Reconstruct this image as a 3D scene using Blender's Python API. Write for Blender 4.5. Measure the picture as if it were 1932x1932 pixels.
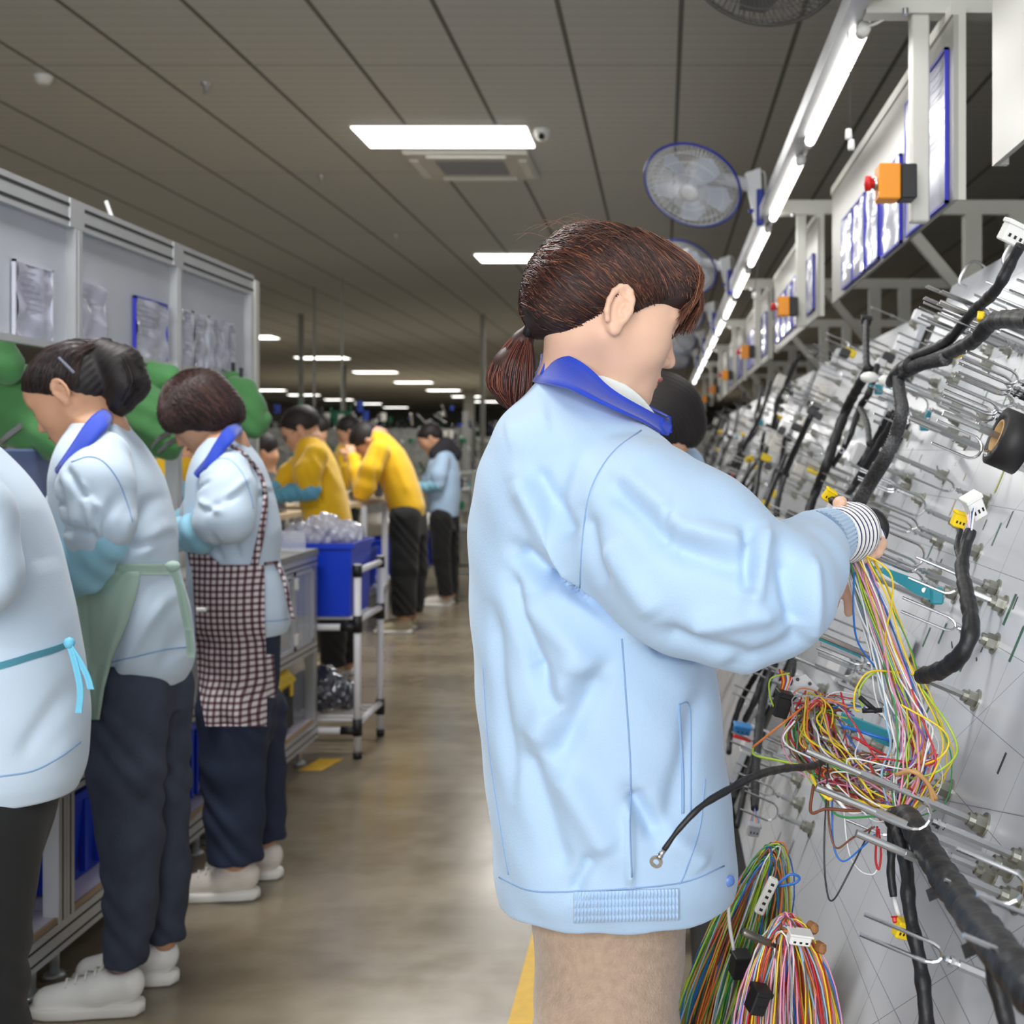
import bpy, math, random
import numpy as np
from mathutils import Vector, Matrix, Euler
from mathutils.bvhtree import BVHTree
for o in list(bpy.data.objects): bpy.data.objects.remove(o, do_unlink=True)
S = bpy.context.scene
COL = S.collection
rnd = random.Random(7)
rng = np.random.default_rng(7)
pi = math.pi
# ---------------------------------------------------------------- camera
# level camera looking down the aisle (+Y); the photograph is an off-centre crop, hence the lens shift
F, VX, VY, H = 2400.0, 1250.0, 847.0, 1.32
cam = bpy.data.cameras.new('camera'); cam_o = bpy.data.objects.new('camera', cam); COL.objects.link(cam_o)
cam_o.location = (0, 0, H); cam_o.rotation_euler = (pi/2, 0, 0)
cam.sensor_width = 36; cam.lens = F/1932*36
cam.shift_x = -(VX-966)/1932; cam.shift_y = -(966-VY)/1932
cam.clip_start = .05; cam.clip_end = 200
cam.dof.use_dof = True; cam.dof.focus_distance = 1.68; cam.dof.aperture_fstop = 7.0
S.camera = cam_o
# ---------------------------------------------------------------- world, lamps, exposure
W = bpy.data.worlds.new('world'); S.world = W; W.use_nodes = True
W.node_tree.nodes['Background'].inputs[0].default_value = (.75, .8, .85, 1)
W.node_tree.nodes['Background'].inputs[1].default_value = .35
S.view_settings.view_transform = 'Standard'; S.view_settings.look = 'None'
S.view_settings.exposure = 0.26; S.view_settings.gamma = 1; S.view_settings.use_curve_mapping = False
def area(name, loc, rot, sx, sy, power, col=(1, .99, .97)):
    l = bpy.data.lights.new(name, 'AREA'); l.shape = 'RECTANGLE'; l.size = sx; l.size_y = sy
    l.energy = power; l.color = col
    o = bpy.data.objects.new(name, l); COL.objects.link(o); o.location = loc; o.rotation_euler = rot
    return o
CEIL = 3.49
# ceiling panel lamps, with extra ones added farther down the hall to brighten it
for (lx, ly, pw) in ((-1.5, 2.9, 62), (-1.5, -2.7, 75), (-1.5, 8.5, 80), (-1.5, 14.1, 45), (-8.1, 2.9, 60), (-8.1, 13.5, 110), (-8.1, 24.3, 160), (5.1, -2.7, 60), (-1.5, 24, 160), (-8, 40, 420), (-1.5, 50, 350)):
    area('ceiling_lamp_light', (lx, ly, CEIL-.06), (0, 0, 0), 1.15, .55, pw)
# soft fill added behind the camera, not a source the hall has
area('fill_light', (-.8, -3.0, 1.9), (math.radians(82), 0, math.radians(3)), 4.0, 2.8, 188, (.96, .98, 1))
# work lamp row above the boards
area('tube_row_light', (.51, 4.2, 2.34), (0, 0, 0), .05, 7.2, 8)

# ---------------------------------------------------------------- helpers
def lin(c): return tuple((v/255/12.92 if v/255 <= .04045 else ((v/255+.055)/1.055)**2.4) for v in c)
MATS = {}
def mat(name, rgb, rough=.6, metal=0, bump=0, bscale=200, var=0, vscale=5, alpha=1, emit=0, trans=0, coat=0, sheen=0, stretch=None, spec=None):
    if name in MATS: return MATS[name]
    m = bpy.data.materials.new(name); m.use_nodes = True; nt = m.node_tree; b = nt.nodes['Principled BSDF']
    c = lin(rgb)+(1,)
    b.inputs['Base Color'].default_value = c; b.inputs['Roughness'].default_value = rough; b.inputs['Metallic'].default_value = metal
    if alpha < 1: b.inputs['Alpha'].default_value = alpha
    if trans: b.inputs['Transmission Weight'].default_value = trans
    if coat: b.inputs['Coat Weight'].default_value = coat
    if spec is not None: b.inputs['Specular IOR Level'].default_value = spec
    if sheen: b.inputs['Sheen Weight'].default_value = sheen
    if emit: b.inputs['Emission Color'].default_value = c; b.inputs['Emission Strength'].default_value = emit
    if var or bump:
        tc = nt.nodes.new('ShaderNodeTexCoord'); mp = nt.nodes.new('ShaderNodeMapping'); nt.links.new(tc.outputs['Object'], mp.inputs[0])
        if stretch: mp.inputs['Scale'].default_value = stretch
    if var:
        n = nt.nodes.new('ShaderNodeTexNoise'); n.inputs['Scale'].default_value = vscale; n.inputs['Detail'].default_value = 5
        nt.links.new(mp.outputs[0], n.inputs[0])
        r = nt.nodes.new('ShaderNodeValToRGB'); r.color_ramp.elements[0].position = .3; r.color_ramp.elements[1].position = .7
        r.color_ramp.elements[0].color = tuple(v*(1-var) for v in c[:3])+(1,); r.color_ramp.elements[1].color = tuple(min(1, v*(1+var*.6)) for v in c[:3])+(1,)
        nt.links.new(n.outputs[0], r.inputs[0]); nt.links.new(r.outputs[0], b.inputs['Base Color'])
    if bump:
        n = nt.nodes.new('ShaderNodeTexNoise'); n.inputs['Scale'].default_value = bscale; n.inputs['Detail'].default_value = 3
        nt.links.new(mp.outputs[0], n.inputs[0])
        bp_ = nt.nodes.new('ShaderNodeBump'); bp_.inputs['Strength'].default_value = bump; bp_.inputs['Distance'].default_value = .002
        nt.links.new(n.outputs[0], bp_.inputs['Height']); nt.links.new(bp_.outputs[0], b.inputs['Normal'])
    MATS[name] = m
    return m
def P(x, y, Y): return np.array(((x-VX)/F*Y, Y, H+(VY-y)/F*Y))
def V3(v): return np.array(v, float)
class MB:
    def __init__(s): s.v = []; s.f = []; s.mi = []
    def add(s, vs, fs, mi=0):
        n = len(s.v); s.v.extend([tuple(map(float, v)) for v in vs]); s.f.extend([tuple(int(i)+n for i in f) for f in fs]); s.mi.extend([mi]*len(fs)); return s
    def box(s, lo, hi, mi=0, bev=0):
        (a, b, c), (d, e, f) = lo, hi
        if bev:
            return s.rbox(((a+d)/2, (b+e)/2, (c+f)/2), (abs(d-a), abs(e-b), abs(f-c)), bev, mi=mi)
        s.add([(a, b, c), (d, b, c), (d, e, c), (a, e, c), (a, b, f), (d, b, f), (d, e, f), (a, e, f)],
              [(0, 3, 2, 1), (4, 5, 6, 7), (0, 1, 5, 4), (1, 2, 6, 5), (2, 3, 7, 6), (3, 0, 4, 7)], mi); return s
    def rbox(s, c, sz, bev=.01, R=None, mi=0):
        # box with chamfered edges
        hx, hy, hz = [v/2 for v in sz]; b = min(bev, hx*.9, hy*.9, hz*.9); vs = []; idx = {}
        for sx in (-1, 1):
            for sy in (-1, 1):
                for sz_ in (-1, 1):
                    for k in range(3):
                        p = [sx*hx, sy*hy, sz_*hz]
                        for j in range(3):
                            if j != k: p[j] -= (sx, sy, sz_)[j]*b
                        idx[(sx, sy, sz_, k)] = len(vs); vs.append(p)
        fs = []
        for k in range(3):
            o1, o2 = [j for j in range(3) if j != k]
            for sg in (-1, 1):
                q = []
                for (u, w) in ((-1, -1), (1, -1), (1, 1), (-1, 1)):
                    t = [0, 0, 0]; t[k] = sg; t[o1] = u; t[o2] = w; q.append(idx[(t[0], t[1], t[2], k)])
                fs.append(q)
            for u in (-1, 1):
                for w in (-1, 1):
                    t1 = [0, 0, 0]; t1[k] = -1; t1[o1] = u; t1[o2] = w; t2 = list(t1); t2[k] = 1
                    fs.append([idx[(*t1, o1)], idx[(*t2, o1)], idx[(*t2, o2)], idx[(*t1, o2)]])
        for sx in (-1, 1):
            for sy in (-1, 1):
                for sz_ in (-1, 1): fs.append([idx[(sx, sy, sz_, k)] for k in range(3)])
        vs = np.array(vs)
        if R is not None: vs = vs @ np.array(R).T
        s.add(vs+np.array(c), fs, mi); return s
    def tube(s, pts, r, n=8, mi=0, cap=True, closed=False):
        pts = np.array(pts, float); m = len(pts)
        rr = np.full(m, r) if np.isscalar(r) else np.interp(np.linspace(0, 1, m), np.linspace(0, 1, len(r)), r)
        t = np.gradient(pts, axis=0) if not closed else np.roll(pts, -1, 0)-np.roll(pts, 1, 0)
        t /= np.linalg.norm(t, axis=1)[:, None]+1e-9
        u = np.cross(t[0], (0, 0, 1));
        if np.linalg.norm(u) < .1: u = np.cross(t[0], (0, 1, 0))
        u /= np.linalg.norm(u); U = np.zeros((m, 3))
        for i in range(m):
            u = u-t[i]*u.dot(t[i]); u /= np.linalg.norm(u)+1e-9; U[i] = u
        Wv = np.cross(t, U); a = np.arange(n)*2*pi/n
        vs = pts[:, None]+rr[:, None, None]*(np.cos(a)[None, :, None]*U[:, None]+np.sin(a)[None, :, None]*Wv[:, None])
        i = np.arange(m if closed else m-1)[:, None]; j = np.arange(n)[None]; i2 = (i+1) % m; j2 = (j+1) % n
        fs = np.stack([i*n+j, i*n+j2, i2*n+j2, i2*n+j], -1).reshape(-1, 4).tolist()
        if cap and not closed: fs.append(list(range(n))[::-1]); fs.append([(m-1)*n+k for k in range(n)])
        s.add(vs.reshape(-1, 3), fs, mi); return s
    def cyl(s, a, b, r, n=12, mi=0, r2=None): return s.tube([a, b], [r, r if r2 is None else r2], n, mi)
    def lathe(s, prof, o=(0, 0, 0), ax=(0, 0, 1), n=24, mi=0):
        ax = V3(ax); ax /= np.linalg.norm(ax); u = np.cross(ax, (0, 0, 1))
        if np.linalg.norm(u) < .1: u = np.cross(ax, (1, 0, 0))
        u /= np.linalg.norm(u); w = np.cross(ax, u); a = np.arange(n)*2*pi/n; vs = []
        for (r, h) in prof:
            vs.extend(V3(o)+ax*h+max(r, 1e-5)*(np.cos(a)[:, None]*u+np.sin(a)[:, None]*w))
        fs = [[i*n+j, i*n+(j+1) % n, (i+1)*n+(j+1) % n, (i+1)*n+j] for i in range(len(prof)-1) for j in range(n)]
        s.add(vs, fs, mi); return s
    def ball(s, c, r, n=12, mi=0, sc=(1, 1, 1)):
        m = n//2; vs = []; 
        for i in range(m+1):
            th = pi*i/m
            for j in range(n): vs.append((c[0]+r*sc[0]*math.sin(th)*math.cos(2*pi*j/n), c[1]+r*sc[1]*math.sin(th)*math.sin(2*pi*j/n), c[2]+r*sc[2]*math.cos(th)))
        s.add(vs, [[i*n+j, (i+1)*n+j, (i+1)*n+(j+1) % n, i*n+(j+1) % n] for i in range(m) for j in range(n)], mi); return s
    def hexa(s, a, b, r, mi=0): return s.tube([a, b], r, 6, mi)
    def plate(s, pts, thick, nrm, mi=0):
        # extruded polygon
        nrm = V3(nrm); nrm /= np.linalg.norm(nrm); p = [V3(q) for q in pts]; n = len(p)
        s.add([q+nrm*thick/2 for q in p]+[q-nrm*thick/2 for q in p], [list(range(n)), list(range(2*n-1, n-1, -1))]+[[i, n+i, n+(i+1) % n, (i+1) % n] for i in range(n)], mi); return s
    def obj(s, name, m, parent=None, smooth=False, org=None): return mkobj(name, s.v, s.f, m, parent, smooth, org, s.mi)
def link(o, parent=None):
    COL.objects.link(o)
    if parent is not None: o.parent = parent
def wloc(o):
    v = V3(o.location)
    return v+wloc(o.parent) if o.parent else v
def mkobj(name, v, f, m, parent=None, smooth=False, org=None, mi=None):
    v = np.array(v, float)
    if org is None:
        if parent is None: org = V3(((v[:, 0].min()+v[:, 0].max())/2, (v[:, 1].min()+v[:, 1].max())/2, v[:, 2].min()))
        else: org = wloc(parent)
    org = V3(org)
    me = bpy.data.meshes.new(name); me.from_pydata((v-org).tolist(), [], [list(q) for q in f]); 
    ms = m if isinstance(m, (list, tuple)) else [m]
    for q in ms: me.materials.append(q)
    if len(ms) > 1 and mi is not None: me.polygons.foreach_set('material_index', np.array(mi, dtype=np.int32))
    if smooth: me.polygons.foreach_set('use_smooth', np.ones(len(me.polygons), bool))
    me.validate(); me.update()
    o = bpy.data.objects.new(name, me); link(o, parent)
    o.location = org if parent is None else org-wloc(parent)
    return o
def thing(name, label, cat, loc=(0, 0, 0), group=None, rz=0):
    o = bpy.data.objects.new(name, None); o.empty_display_size = .05; link(o); o.location = loc; o.rotation_euler = (0, 0, rz)
    return tag(o, label, cat, group)
def tag(o, label, cat, group=None, kind=None):
    o['label'] = label; o['category'] = cat
    if group: o['group'] = group
    if kind: o['kind'] = kind
    return o
def struct(o): o['kind'] = 'structure'; return o
def dup(root, loc, label=None, group=None, rz=None):
    r = root.copy(); COL.objects.link(r); r.location = loc
    if rz is not None: r.rotation_euler = (0, 0, rz)
    if label: r['label'] = label
    if group: r['group'] = group
    for ch in list(root.children):
        c = ch.copy(); COL.objects.link(c); c.parent = r
        for g in list(ch.children):
            d = g.copy(); COL.objects.link(d); d.parent = c
    return r
def spline(pts, n=8):
    # Catmull-Rom through the points
    p = np.array(pts, float); q = np.vstack([2*p[0]-p[1], p, 2*p[-1]-p[-2]]); out = []
    for i in range(len(p)-1):
        a, b, c, d = q[i:i+4]
        for t in np.linspace(0, 1, n, endpoint=False):
            out.append(.5*((2*b)+(-a+c)*t+(2*a-5*b+4*c-d)*t*t+(-a+3*b-3*c+d)*t**3))
    out.append(p[-1]); return np.array(out)
# ---------------------------------------------------------------- signed distance modelling
def smin(a, b, k):
    if k <= 0: return np.minimum(a, b)
    h = np.maximum(k-np.abs(a-b), 0)/k
    return np.minimum(a, b)-h*h*k*.25
class Field:
    def __init__(s, lo, hi, h):
        s.lo = V3(lo); s.h = h; s.n = np.ceil((V3(hi)-s.lo)/h).astype(int)+1
        s.F = np.full(tuple(s.n), 1.0, np.float32)
        s.ax = [(s.lo[i]+np.arange(s.n[i])*h).astype(np.float32) for i in range(3)]
    def sl(s, lo, hi):
        a = np.clip(np.floor((V3(lo)-s.lo)/s.h).astype(int), 0, s.n-1); b = np.clip(np.ceil((V3(hi)-s.lo)/s.h).astype(int)+1, 1, s.n)
        return tuple(slice(a[i], b[i]) for i in range(3))
    def put(s, lo, hi, fn, k=.02, op='add'):
        m = k+3*s.h; sl = s.sl(V3(lo)-m, V3(hi)+m)
        if any(q.stop <= q.start for q in sl): return s
        x = s.ax[0][sl[0]][:, None, None]; y = s.ax[1][sl[1]][None, :, None]; z = s.ax[2][sl[2]][None, None, :]
        d = fn(x, y, z).astype(np.float32)
        if op == 'add': s.F[sl] = smin(s.F[sl], d, k)
        elif op == 'sub': s.F[sl] = -smin(-s.F[sl], d, k)
        elif op == 'and': s.F[:] = np.maximum(s.F, 1e-3) if False else s.F
        return s
    def ell(s, c, r, R=None, k=.02, op='add'):
        c = V3(c); r = V3(r); R = np.eye(3) if R is None else np.array(R)
        e = np.sqrt(((R*r)**2).sum(1))
        def fn(x, y, z):
            X, Y, Z = x-c[0], y-c[1], z-c[2]
            u = (R[0, 0]*X+R[1, 0]*Y+R[2, 0]*Z)/r[0]; v = (R[0, 1]*X+R[1, 1]*Y+R[2, 1]*Z)/r[1]; w = (R[0, 2]*X+R[1, 2]*Y+R[2, 2]*Z)/r[2]
            k0 = np.sqrt(u*u+v*v+w*w)+1e-6; k1 = np.sqrt((u/r[0])**2+(v/r[1])**2+(w/r[2])**2)+1e-6
            return k0*(k0-1)/k1
        return s.put(c-e, c+e, fn, k, op)
    def cone(s, a, b, ra, rb, k=.02, op='add', sy=1.0):
        a = V3(a); b = V3(b); m = max(ra, rb)
        def fn(x, y, z):
            A = a.copy(); B = b.copy()
            A[1] /= sy; B[1] /= sy; Y = y/sy; d = B-A; L = d.dot(d)+1e-9
            t = np.clip(((x-A[0])*d[0]+(Y-A[1])*d[1]+(z-A[2])*d[2])/L, 0, 1)
            q = np.sqrt((x-A[0]-t*d[0])**2+(Y-A[1]-t*d[1])**2+(z-A[2]-t*d[2])**2)-(ra+(rb-ra)*t)
            return q*min(1, sy)
        return s.put(np.minimum(a, b)-m, np.maximum(a, b)+m, fn, k, op)
    def chain(s, pts, rs, k=.02, op='add', sy=1.0):
        for i in range(len(pts)-1): s.cone(pts[i], pts[i+1], rs[i], rs[i+1], k, op, sy)
        return s
    def loft(s, secs, k=.02, op='add', yaw=0, e=2.0):
        # secs: (z, cx, cy, a, b); smooth in z
        q = np.array(sorted(secs)); zz = np.linspace(q[0, 0], q[-1, 0], 120); cols = []
        for c in range(1, 5):
            tt = np.interp(zz, q[:, 0], q[:, c]); ker = np.ones(7)/7; pad = np.pad(tt, 3, mode='edge'); cols.append(np.convolve(pad, ker, 'valid'))
        z0, z1 = q[0, 0], q[-1, 0]; ca, sa = math.cos(yaw), math.sin(yaw); m = max(q[:, 3].max(), q[:, 4].max())
        def fn(x, y, z):
            zf = np.asarray(z).ravel(); cx, cy, A, B = [np.interp(zf, zz, c)[None, None, :] for c in cols]
            X = x-cx; Y = y-cy; u = (ca*X+sa*Y)/A; v = (-sa*X+ca*Y)/B
            d = ((np.abs(u)**e+np.abs(v)**e)**(1/e)-1)*np.minimum(A, B)
            return np.maximum(d, np.maximum(z0-z, z-z1))
        return s.put((q[:, 1].min()-m, q[:, 2].min()-m, z0), (q[:, 1].max()+m, q[:, 2].max()+m, z1), fn, k, op)
    def plane(s, p, n):
        # keeps the side the normal points away from
        n = V3(n); n /= np.linalg.norm(n); p = V3(p)
        x = s.ax[0][:, None, None]; y = s.ax[1][None, :, None]; z = s.ax[2][None, None, :]
        s.F = np.maximum(s.F, ((x-p[0])*n[0]+(y-p[1])*n[1]+(z-p[2])*n[2]).astype(np.float32)); return s
    def mesh(s):
        Fv = s.F; Fv[0] = np.maximum(Fv[0], 1e-3); Fv[-1] = np.maximum(Fv[-1], 1e-3); Fv[:, 0] = np.maximum(Fv[:, 0], 1e-3); Fv[:, -1] = np.maximum(Fv[:, -1], 1e-3); Fv[:, :, 0] = np.maximum(Fv[:, :, 0], 1e-3); Fv[:, :, -1] = np.maximum(Fv[:, :, -1], 1e-3)
        ins = Fv < 0; nx, ny, nz = ins.shape
        cnt = np.zeros((nx-1, ny-1, nz-1), np.int8)
        for i in (0, 1):
            for j in (0, 1):
                for k in (0, 1): cnt += ins[i:nx-1+i, j:ny-1+j, k:nz-1+k]
        ci, cj, ck = np.nonzero((cnt > 0) & (cnt < 8)); N = len(ci)
        idx = np.full(cnt.shape, -1, np.int32); idx[ci, cj, ck] = np.arange(N)
        acc = np.zeros((N, 3)); num = np.zeros(N)
        cor = [(i, j, k) for i in (0, 1) for j in (0, 1) for k in (0, 1)]
        val = {c: Fv[ci+c[0], cj+c[1], ck+c[2]] for c in cor}
        for a in cor:
            for d in range(3):
                if a[d] == 0:
                    b = tuple(a[q]+(1 if q == d else 0) for q in range(3)); va, vb = val[a], val[b]; m = (va < 0) != (vb < 0)
                    t = np.where(m, va/(va-vb+1e-12), 0); pt = np.tile(np.array(a, float), (N, 1)); pt[:, d] += t
                    acc[m] += pt[m]; num[m] += 1
        v = (acc/num[:, None]+np.stack([ci, cj, ck], 1))*s.h+s.lo
        fs = []
        for d in range(3):
            A = ins[tuple(slice(0, -1) if q == d else slice(1, -1) for q in range(3))]; B = ins[tuple(slice(1, None) if q == d else slice(1, -1) for q in range(3))]
            e = np.nonzero(A != B); fl = A[e]; e = [e[q]+(0 if q == d else 1) for q in range(3)]
            u, w = [(1, 2), (2, 0), (0, 1)][d]
            def g(du, dw):
                c = [e[0].copy(), e[1].copy(), e[2].copy()]; c[u] -= du; c[w] -= dw; return idx[c[0], c[1], c[2]]
            q = np.stack([g(1, 1), g(0, 1), g(0, 0), g(1, 0)], 1); q[~fl] = q[~fl][:, ::-1]; fs.append(q)
        return v, np.concatenate(fs)
    def obj(s, name, m, parent=None, smooth=True, disp=None, relax=1):
        v, f = s.mesh()
        for _ in range(relax): v = laplace(v, f)
        if disp is not None:
            n = normals(v, f); v = v+n*disp(v, n)[:, None]
        o = fastobj(name, v, f, m, parent)
        return o
def laplace(v, f, w=.5):
    acc = np.zeros_like(v); c = np.zeros(len(v))
    for a, b in ((0, 1), (1, 2), (2, 3), (3, 0)):
        for i, j in ((a, b), (b, a)):
            for d in range(3): acc[:, d] += np.bincount(f[:, i], v[f[:, j], d], len(v))
            c += np.bincount(f[:, i], minlength=len(v))
    return v*(1-w)+w*acc/np.maximum(c, 1)[:, None]
def normals(v, f):
    n = np.cross(v[f[:, 2]]-v[f[:, 0]], v[f[:, 3]]-v[f[:, 1]]); out = np.zeros_like(v)
    for c in range(4):
        for d in range(3): out[:, d] += np.bincount(f[:, c], n[:, d], len(v))
    return out/(np.linalg.norm(out, axis=1)[:, None]+1e-12)
def fastobj(name, v, f, m, parent=None, org=None):
    org = (V3(((v[:, 0].min()+v[:, 0].max())/2, (v[:, 1].min()+v[:, 1].max())/2, v[:, 2].min())) if parent is None else wloc(parent)) if org is None else V3(org)
    me = bpy.data.meshes.new(name); nv, nf = len(v), len(f); k = f.shape[1]
    me.vertices.add(nv); me.vertices.foreach_set('co', (v-org).astype(np.float32).ravel())
    me.loops.add(nf*k); me.loops.foreach_set('vertex_index', f.astype(np.int32).ravel())
    me.polygons.add(nf); me.polygons.foreach_set('loop_start', np.arange(0, nf*k, k, dtype=np.int32)); me.polygons.foreach_set('loop_total', np.full(nf, k, np.int32))
    me.materials.append(m); me.update(calc_edges=True); me.polygons.foreach_set('use_smooth', np.ones(nf, bool)); me.validate()
    o = bpy.data.objects.new(name, me); link(o, parent); o.location = org if parent is None else org-wloc(parent)
    return o
def bvh_of(o):
    v = np.empty(len(o.data.vertices)*3, np.float32); o.data.vertices.foreach_get('co', v); v = v.reshape(-1, 3)+wloc(o)
    f = [tuple(p.vertices) for p in o.data.polygons]
    return BVHTree.FromPolygons([tuple(map(float, q)) for q in v], f)
def onto(bvh, pts, off=0.0):
    # where the lines of sight through the given photo points meet the cloth
    out = []; C = Vector((0, 0, H))
    for (x, y) in pts:
        d = Vector(((x-VX)/F, 1, (VY-y)/F)).normalized(); hit, n, i, ds = bvh.ray_cast(C, d)
        if hit is not None: out.append(V3(hit)+V3(n)*off)
    return np.array(out)
def foldfn(folds, Yc):
    # soft cloth folds running between two points of the garment's side plane: (x0,y0,x1,y1,width px,amp mm)
    fl = []
    for q in folds:
        a = P(q[0], q[1], Yc); b = P(q[2], q[3], Yc); fl.append((a[[0, 2]], b[[0, 2]], q[4]/F*Yc, q[5]/1000))
    def disp(v, n):
        d = np.zeros(len(v)); p = v[:, [0, 2]]; front = np.clip(-n[:, 1]*1.5+.35, 0, 1)
        for a, b, w, amp in fl:
            ab = b-a; t = np.clip(((p-a)@ab)/(ab@ab), 0, 1); q = p-a-t[:, None]*ab
            r2 = (q**2).sum(1)/w**2; d += amp*np.exp(-r2)*np.clip(np.minimum(t, 1-t)*5+.35, 0, 1)
        return d*front
    return disp
# ================================================================ materials
ALU = mat('aluminium_profile', (196, 198, 200), .38, .6, var=.06, vscale=8)
WHITEP = mat('white_paint', (206, 206, 198), .5, var=.05, vscale=4)
WPLAS = mat('white_plastic', (232, 232, 228), .35)
BLUEP = mat('blue_plastic', (14, 62, 190), .4)
BLACK = mat('black_plastic', (22, 22, 25), .5)
STEEL = mat('bright_steel', (205, 206, 208), .22, 1.0)
GREYP = mat('grey_panel', (190, 194, 202), .55, var=.04)
EMIT = mat('lamp_diffuser', (255, 252, 246), .5, emit=4.5)
YEL = mat('yellow_plastic', (240, 205, 20), .4)
RED = mat('red_plastic', (205, 25, 30), .4)
ORANGE = mat('orange_enamel', (240, 150, 20), .45)
# ================================================================ room shell
def floor_mat():
    m = bpy.data.materials.new('sealed_concrete'); m.use_nodes = True; nt = m.node_tree; b = nt.nodes['Principled BSDF']; L = nt.links
    tc = nt.nodes.new('ShaderNodeTexCoord'); n1 = nt.nodes.new('ShaderNodeTexNoise'); n1.inputs['Scale'].default_value = 1.1; n1.inputs['Detail'].default_value = 8
    n2 = nt.nodes.new('ShaderNodeTexNoise'); n2.inputs['Scale'].default_value = 9; n2.inputs['Detail'].default_value = 6
    mp = nt.nodes.new('ShaderNodeMapping'); mp.inputs['Scale'].default_value = (.6, 2.2, 1); L.new(tc.outputs['Object'], mp.inputs[0]); L.new(mp.outputs[0], n1.inputs[0]); L.new(tc.outputs['Object'], n2.inputs[0])
    mx = nt.nodes.new('ShaderNodeMix'); mx.data_type = 'FLOAT'; mx.inputs[0].default_value = .22; L.new(n1.outputs[0], mx.inputs[2]); L.new(n2.outputs[0], mx.inputs[3])
    r = nt.nodes.new('ShaderNodeValToRGB'); e = r.color_ramp.elements; e[0].position = .25; e[0].color = lin((110, 99, 80))+(1,); e[1].position = .75; e[1].color = lin((150, 138, 116))+(1,)
    r.color_ramp.interpolation = 'EASE'
    L.new(mx.outputs[0], r.inputs[0]); L.new(r.outputs[0], b.inputs['Base Color'])
    rr = nt.nodes.new('ShaderNodeMapRange'); rr.inputs[3].default_value = .14; rr.inputs[4].default_value = .30; L.new(n2.outputs[0], rr.inputs[0]); L.new(rr.outputs[0], b.inputs['Roughness'])
    bm = nt.nodes.new('ShaderNodeBump'); bm.inputs['Strength'].default_value = .12; bm.inputs['Distance'].default_value = .01; L.new(n1.outputs[0], bm.inputs['Height']); L.new(bm.outputs[0], b.inputs['Normal'])
    return m
struct(MB().box((-18, -7, -.2), (9, 72, 0)).obj('floor', floor_mat(), org=(0, 0, 0)))
def ceil_mat():
    m = bpy.data.materials.new('ceiling_panels'); m.use_nodes = True; nt = m.node_tree; b = nt.nodes['Principled BSDF']; L = nt.links
    tc = nt.nodes.new('ShaderNodeTexCoord'); sp = nt.nodes.new('ShaderNodeSeparateXYZ'); L.new(tc.outputs['Object'], sp.inputs[0])
    def M(op, a, c=None, d=None):
        n = nt.nodes.new('ShaderNodeMath'); n.operation = op
        for i, q in enumerate((a, c, d)):
            if q is None: continue
            if isinstance(q, (int, float)): n.inputs[i].default_value = q
            else: L.new(q, n.inputs[i])
        return n.outputs[0]
    fx = M('FRACT', M('DIVIDE', M('ADD', sp.outputs[0], 60.307+.0), .604)); gx = M('LESS_THAN', M('MINIMUM', fx, M('SUBTRACT', 1, fx)), .022)
    fy = M('FRACT', M('DIVIDE', M('ADD', sp.outputs[1], 60), 2.8)); gy = M('LESS_THAN', M('MINIMUM', fy, M('SUBTRACT', 1, fy)), .003)
    wv = M('MULTIPLY', M('SINE', M('MULTIPLY', sp.outputs[1], 48)), .04)
    g = M('MAXIMUM', gx, M('MULTIPLY', gy, .6))
    mx = nt.nodes.new('ShaderNodeMix'); mx.data_type = 'RGBA'; mx.inputs[6].default_value = lin((196, 198, 196))+(1,); mx.inputs[7].default_value = lin((104, 104, 100))+(1,)
    L.new(g, mx.inputs[0]); hs = nt.nodes.new('ShaderNodeHueSaturation'); L.new(mx.outputs[2], hs.inputs['Color']); L.new(M('ADD', wv, 1.0), hs.inputs['Value']); L.new(hs.outputs[0], b.inputs['Base Color'])
    b.inputs['Roughness'].default_value = .6
    return m
struct(MB().box((-18, -7, CEIL), (9, 72, CEIL+.1)).obj('ceiling', ceil_mat(), org=(0, 0, CEIL)))
WALLM = mat('painted_wall', (150, 152, 146), .8, var=.1, vscale=.6)
struct(MB().box((-18, 72, 0), (9, 72.2, CEIL)).obj('wall_back', WALLM))
struct(MB().box((-18.2, -7, 0), (-18, 72, CEIL)).obj('wall_left', WALLM))
struct(MB().box((9, -7, 0), (9.2, 72, CEIL)).obj('wall_right', mat('painted_wall_dark', (96, 94, 88), .8, var=.1, vscale=.6)))
# ---------------------------------------------------------------- floor tape
TAPE = mat('floor_tape', (222, 176, 40), .5, var=.12, vscale=30)
tag(MB().box((-.355, .3, 0), (-.285, 18, .0012)).obj('floor_tape', TAPE), 'long yellow floor tape stripe running beside the beige trousers', 'floor tape')
tag(MB().plate([(-1.50, 5.22, .0006), (-1.40, 5.22, .0006), (-1.36, 5.42, .0006), (-1.46, 5.42, .0006)], .0012, (0, 0, 1)).obj('floor_tape', TAPE), 'short yellow tape mark on the floor below the end of the cabinets', 'floor tape')
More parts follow.
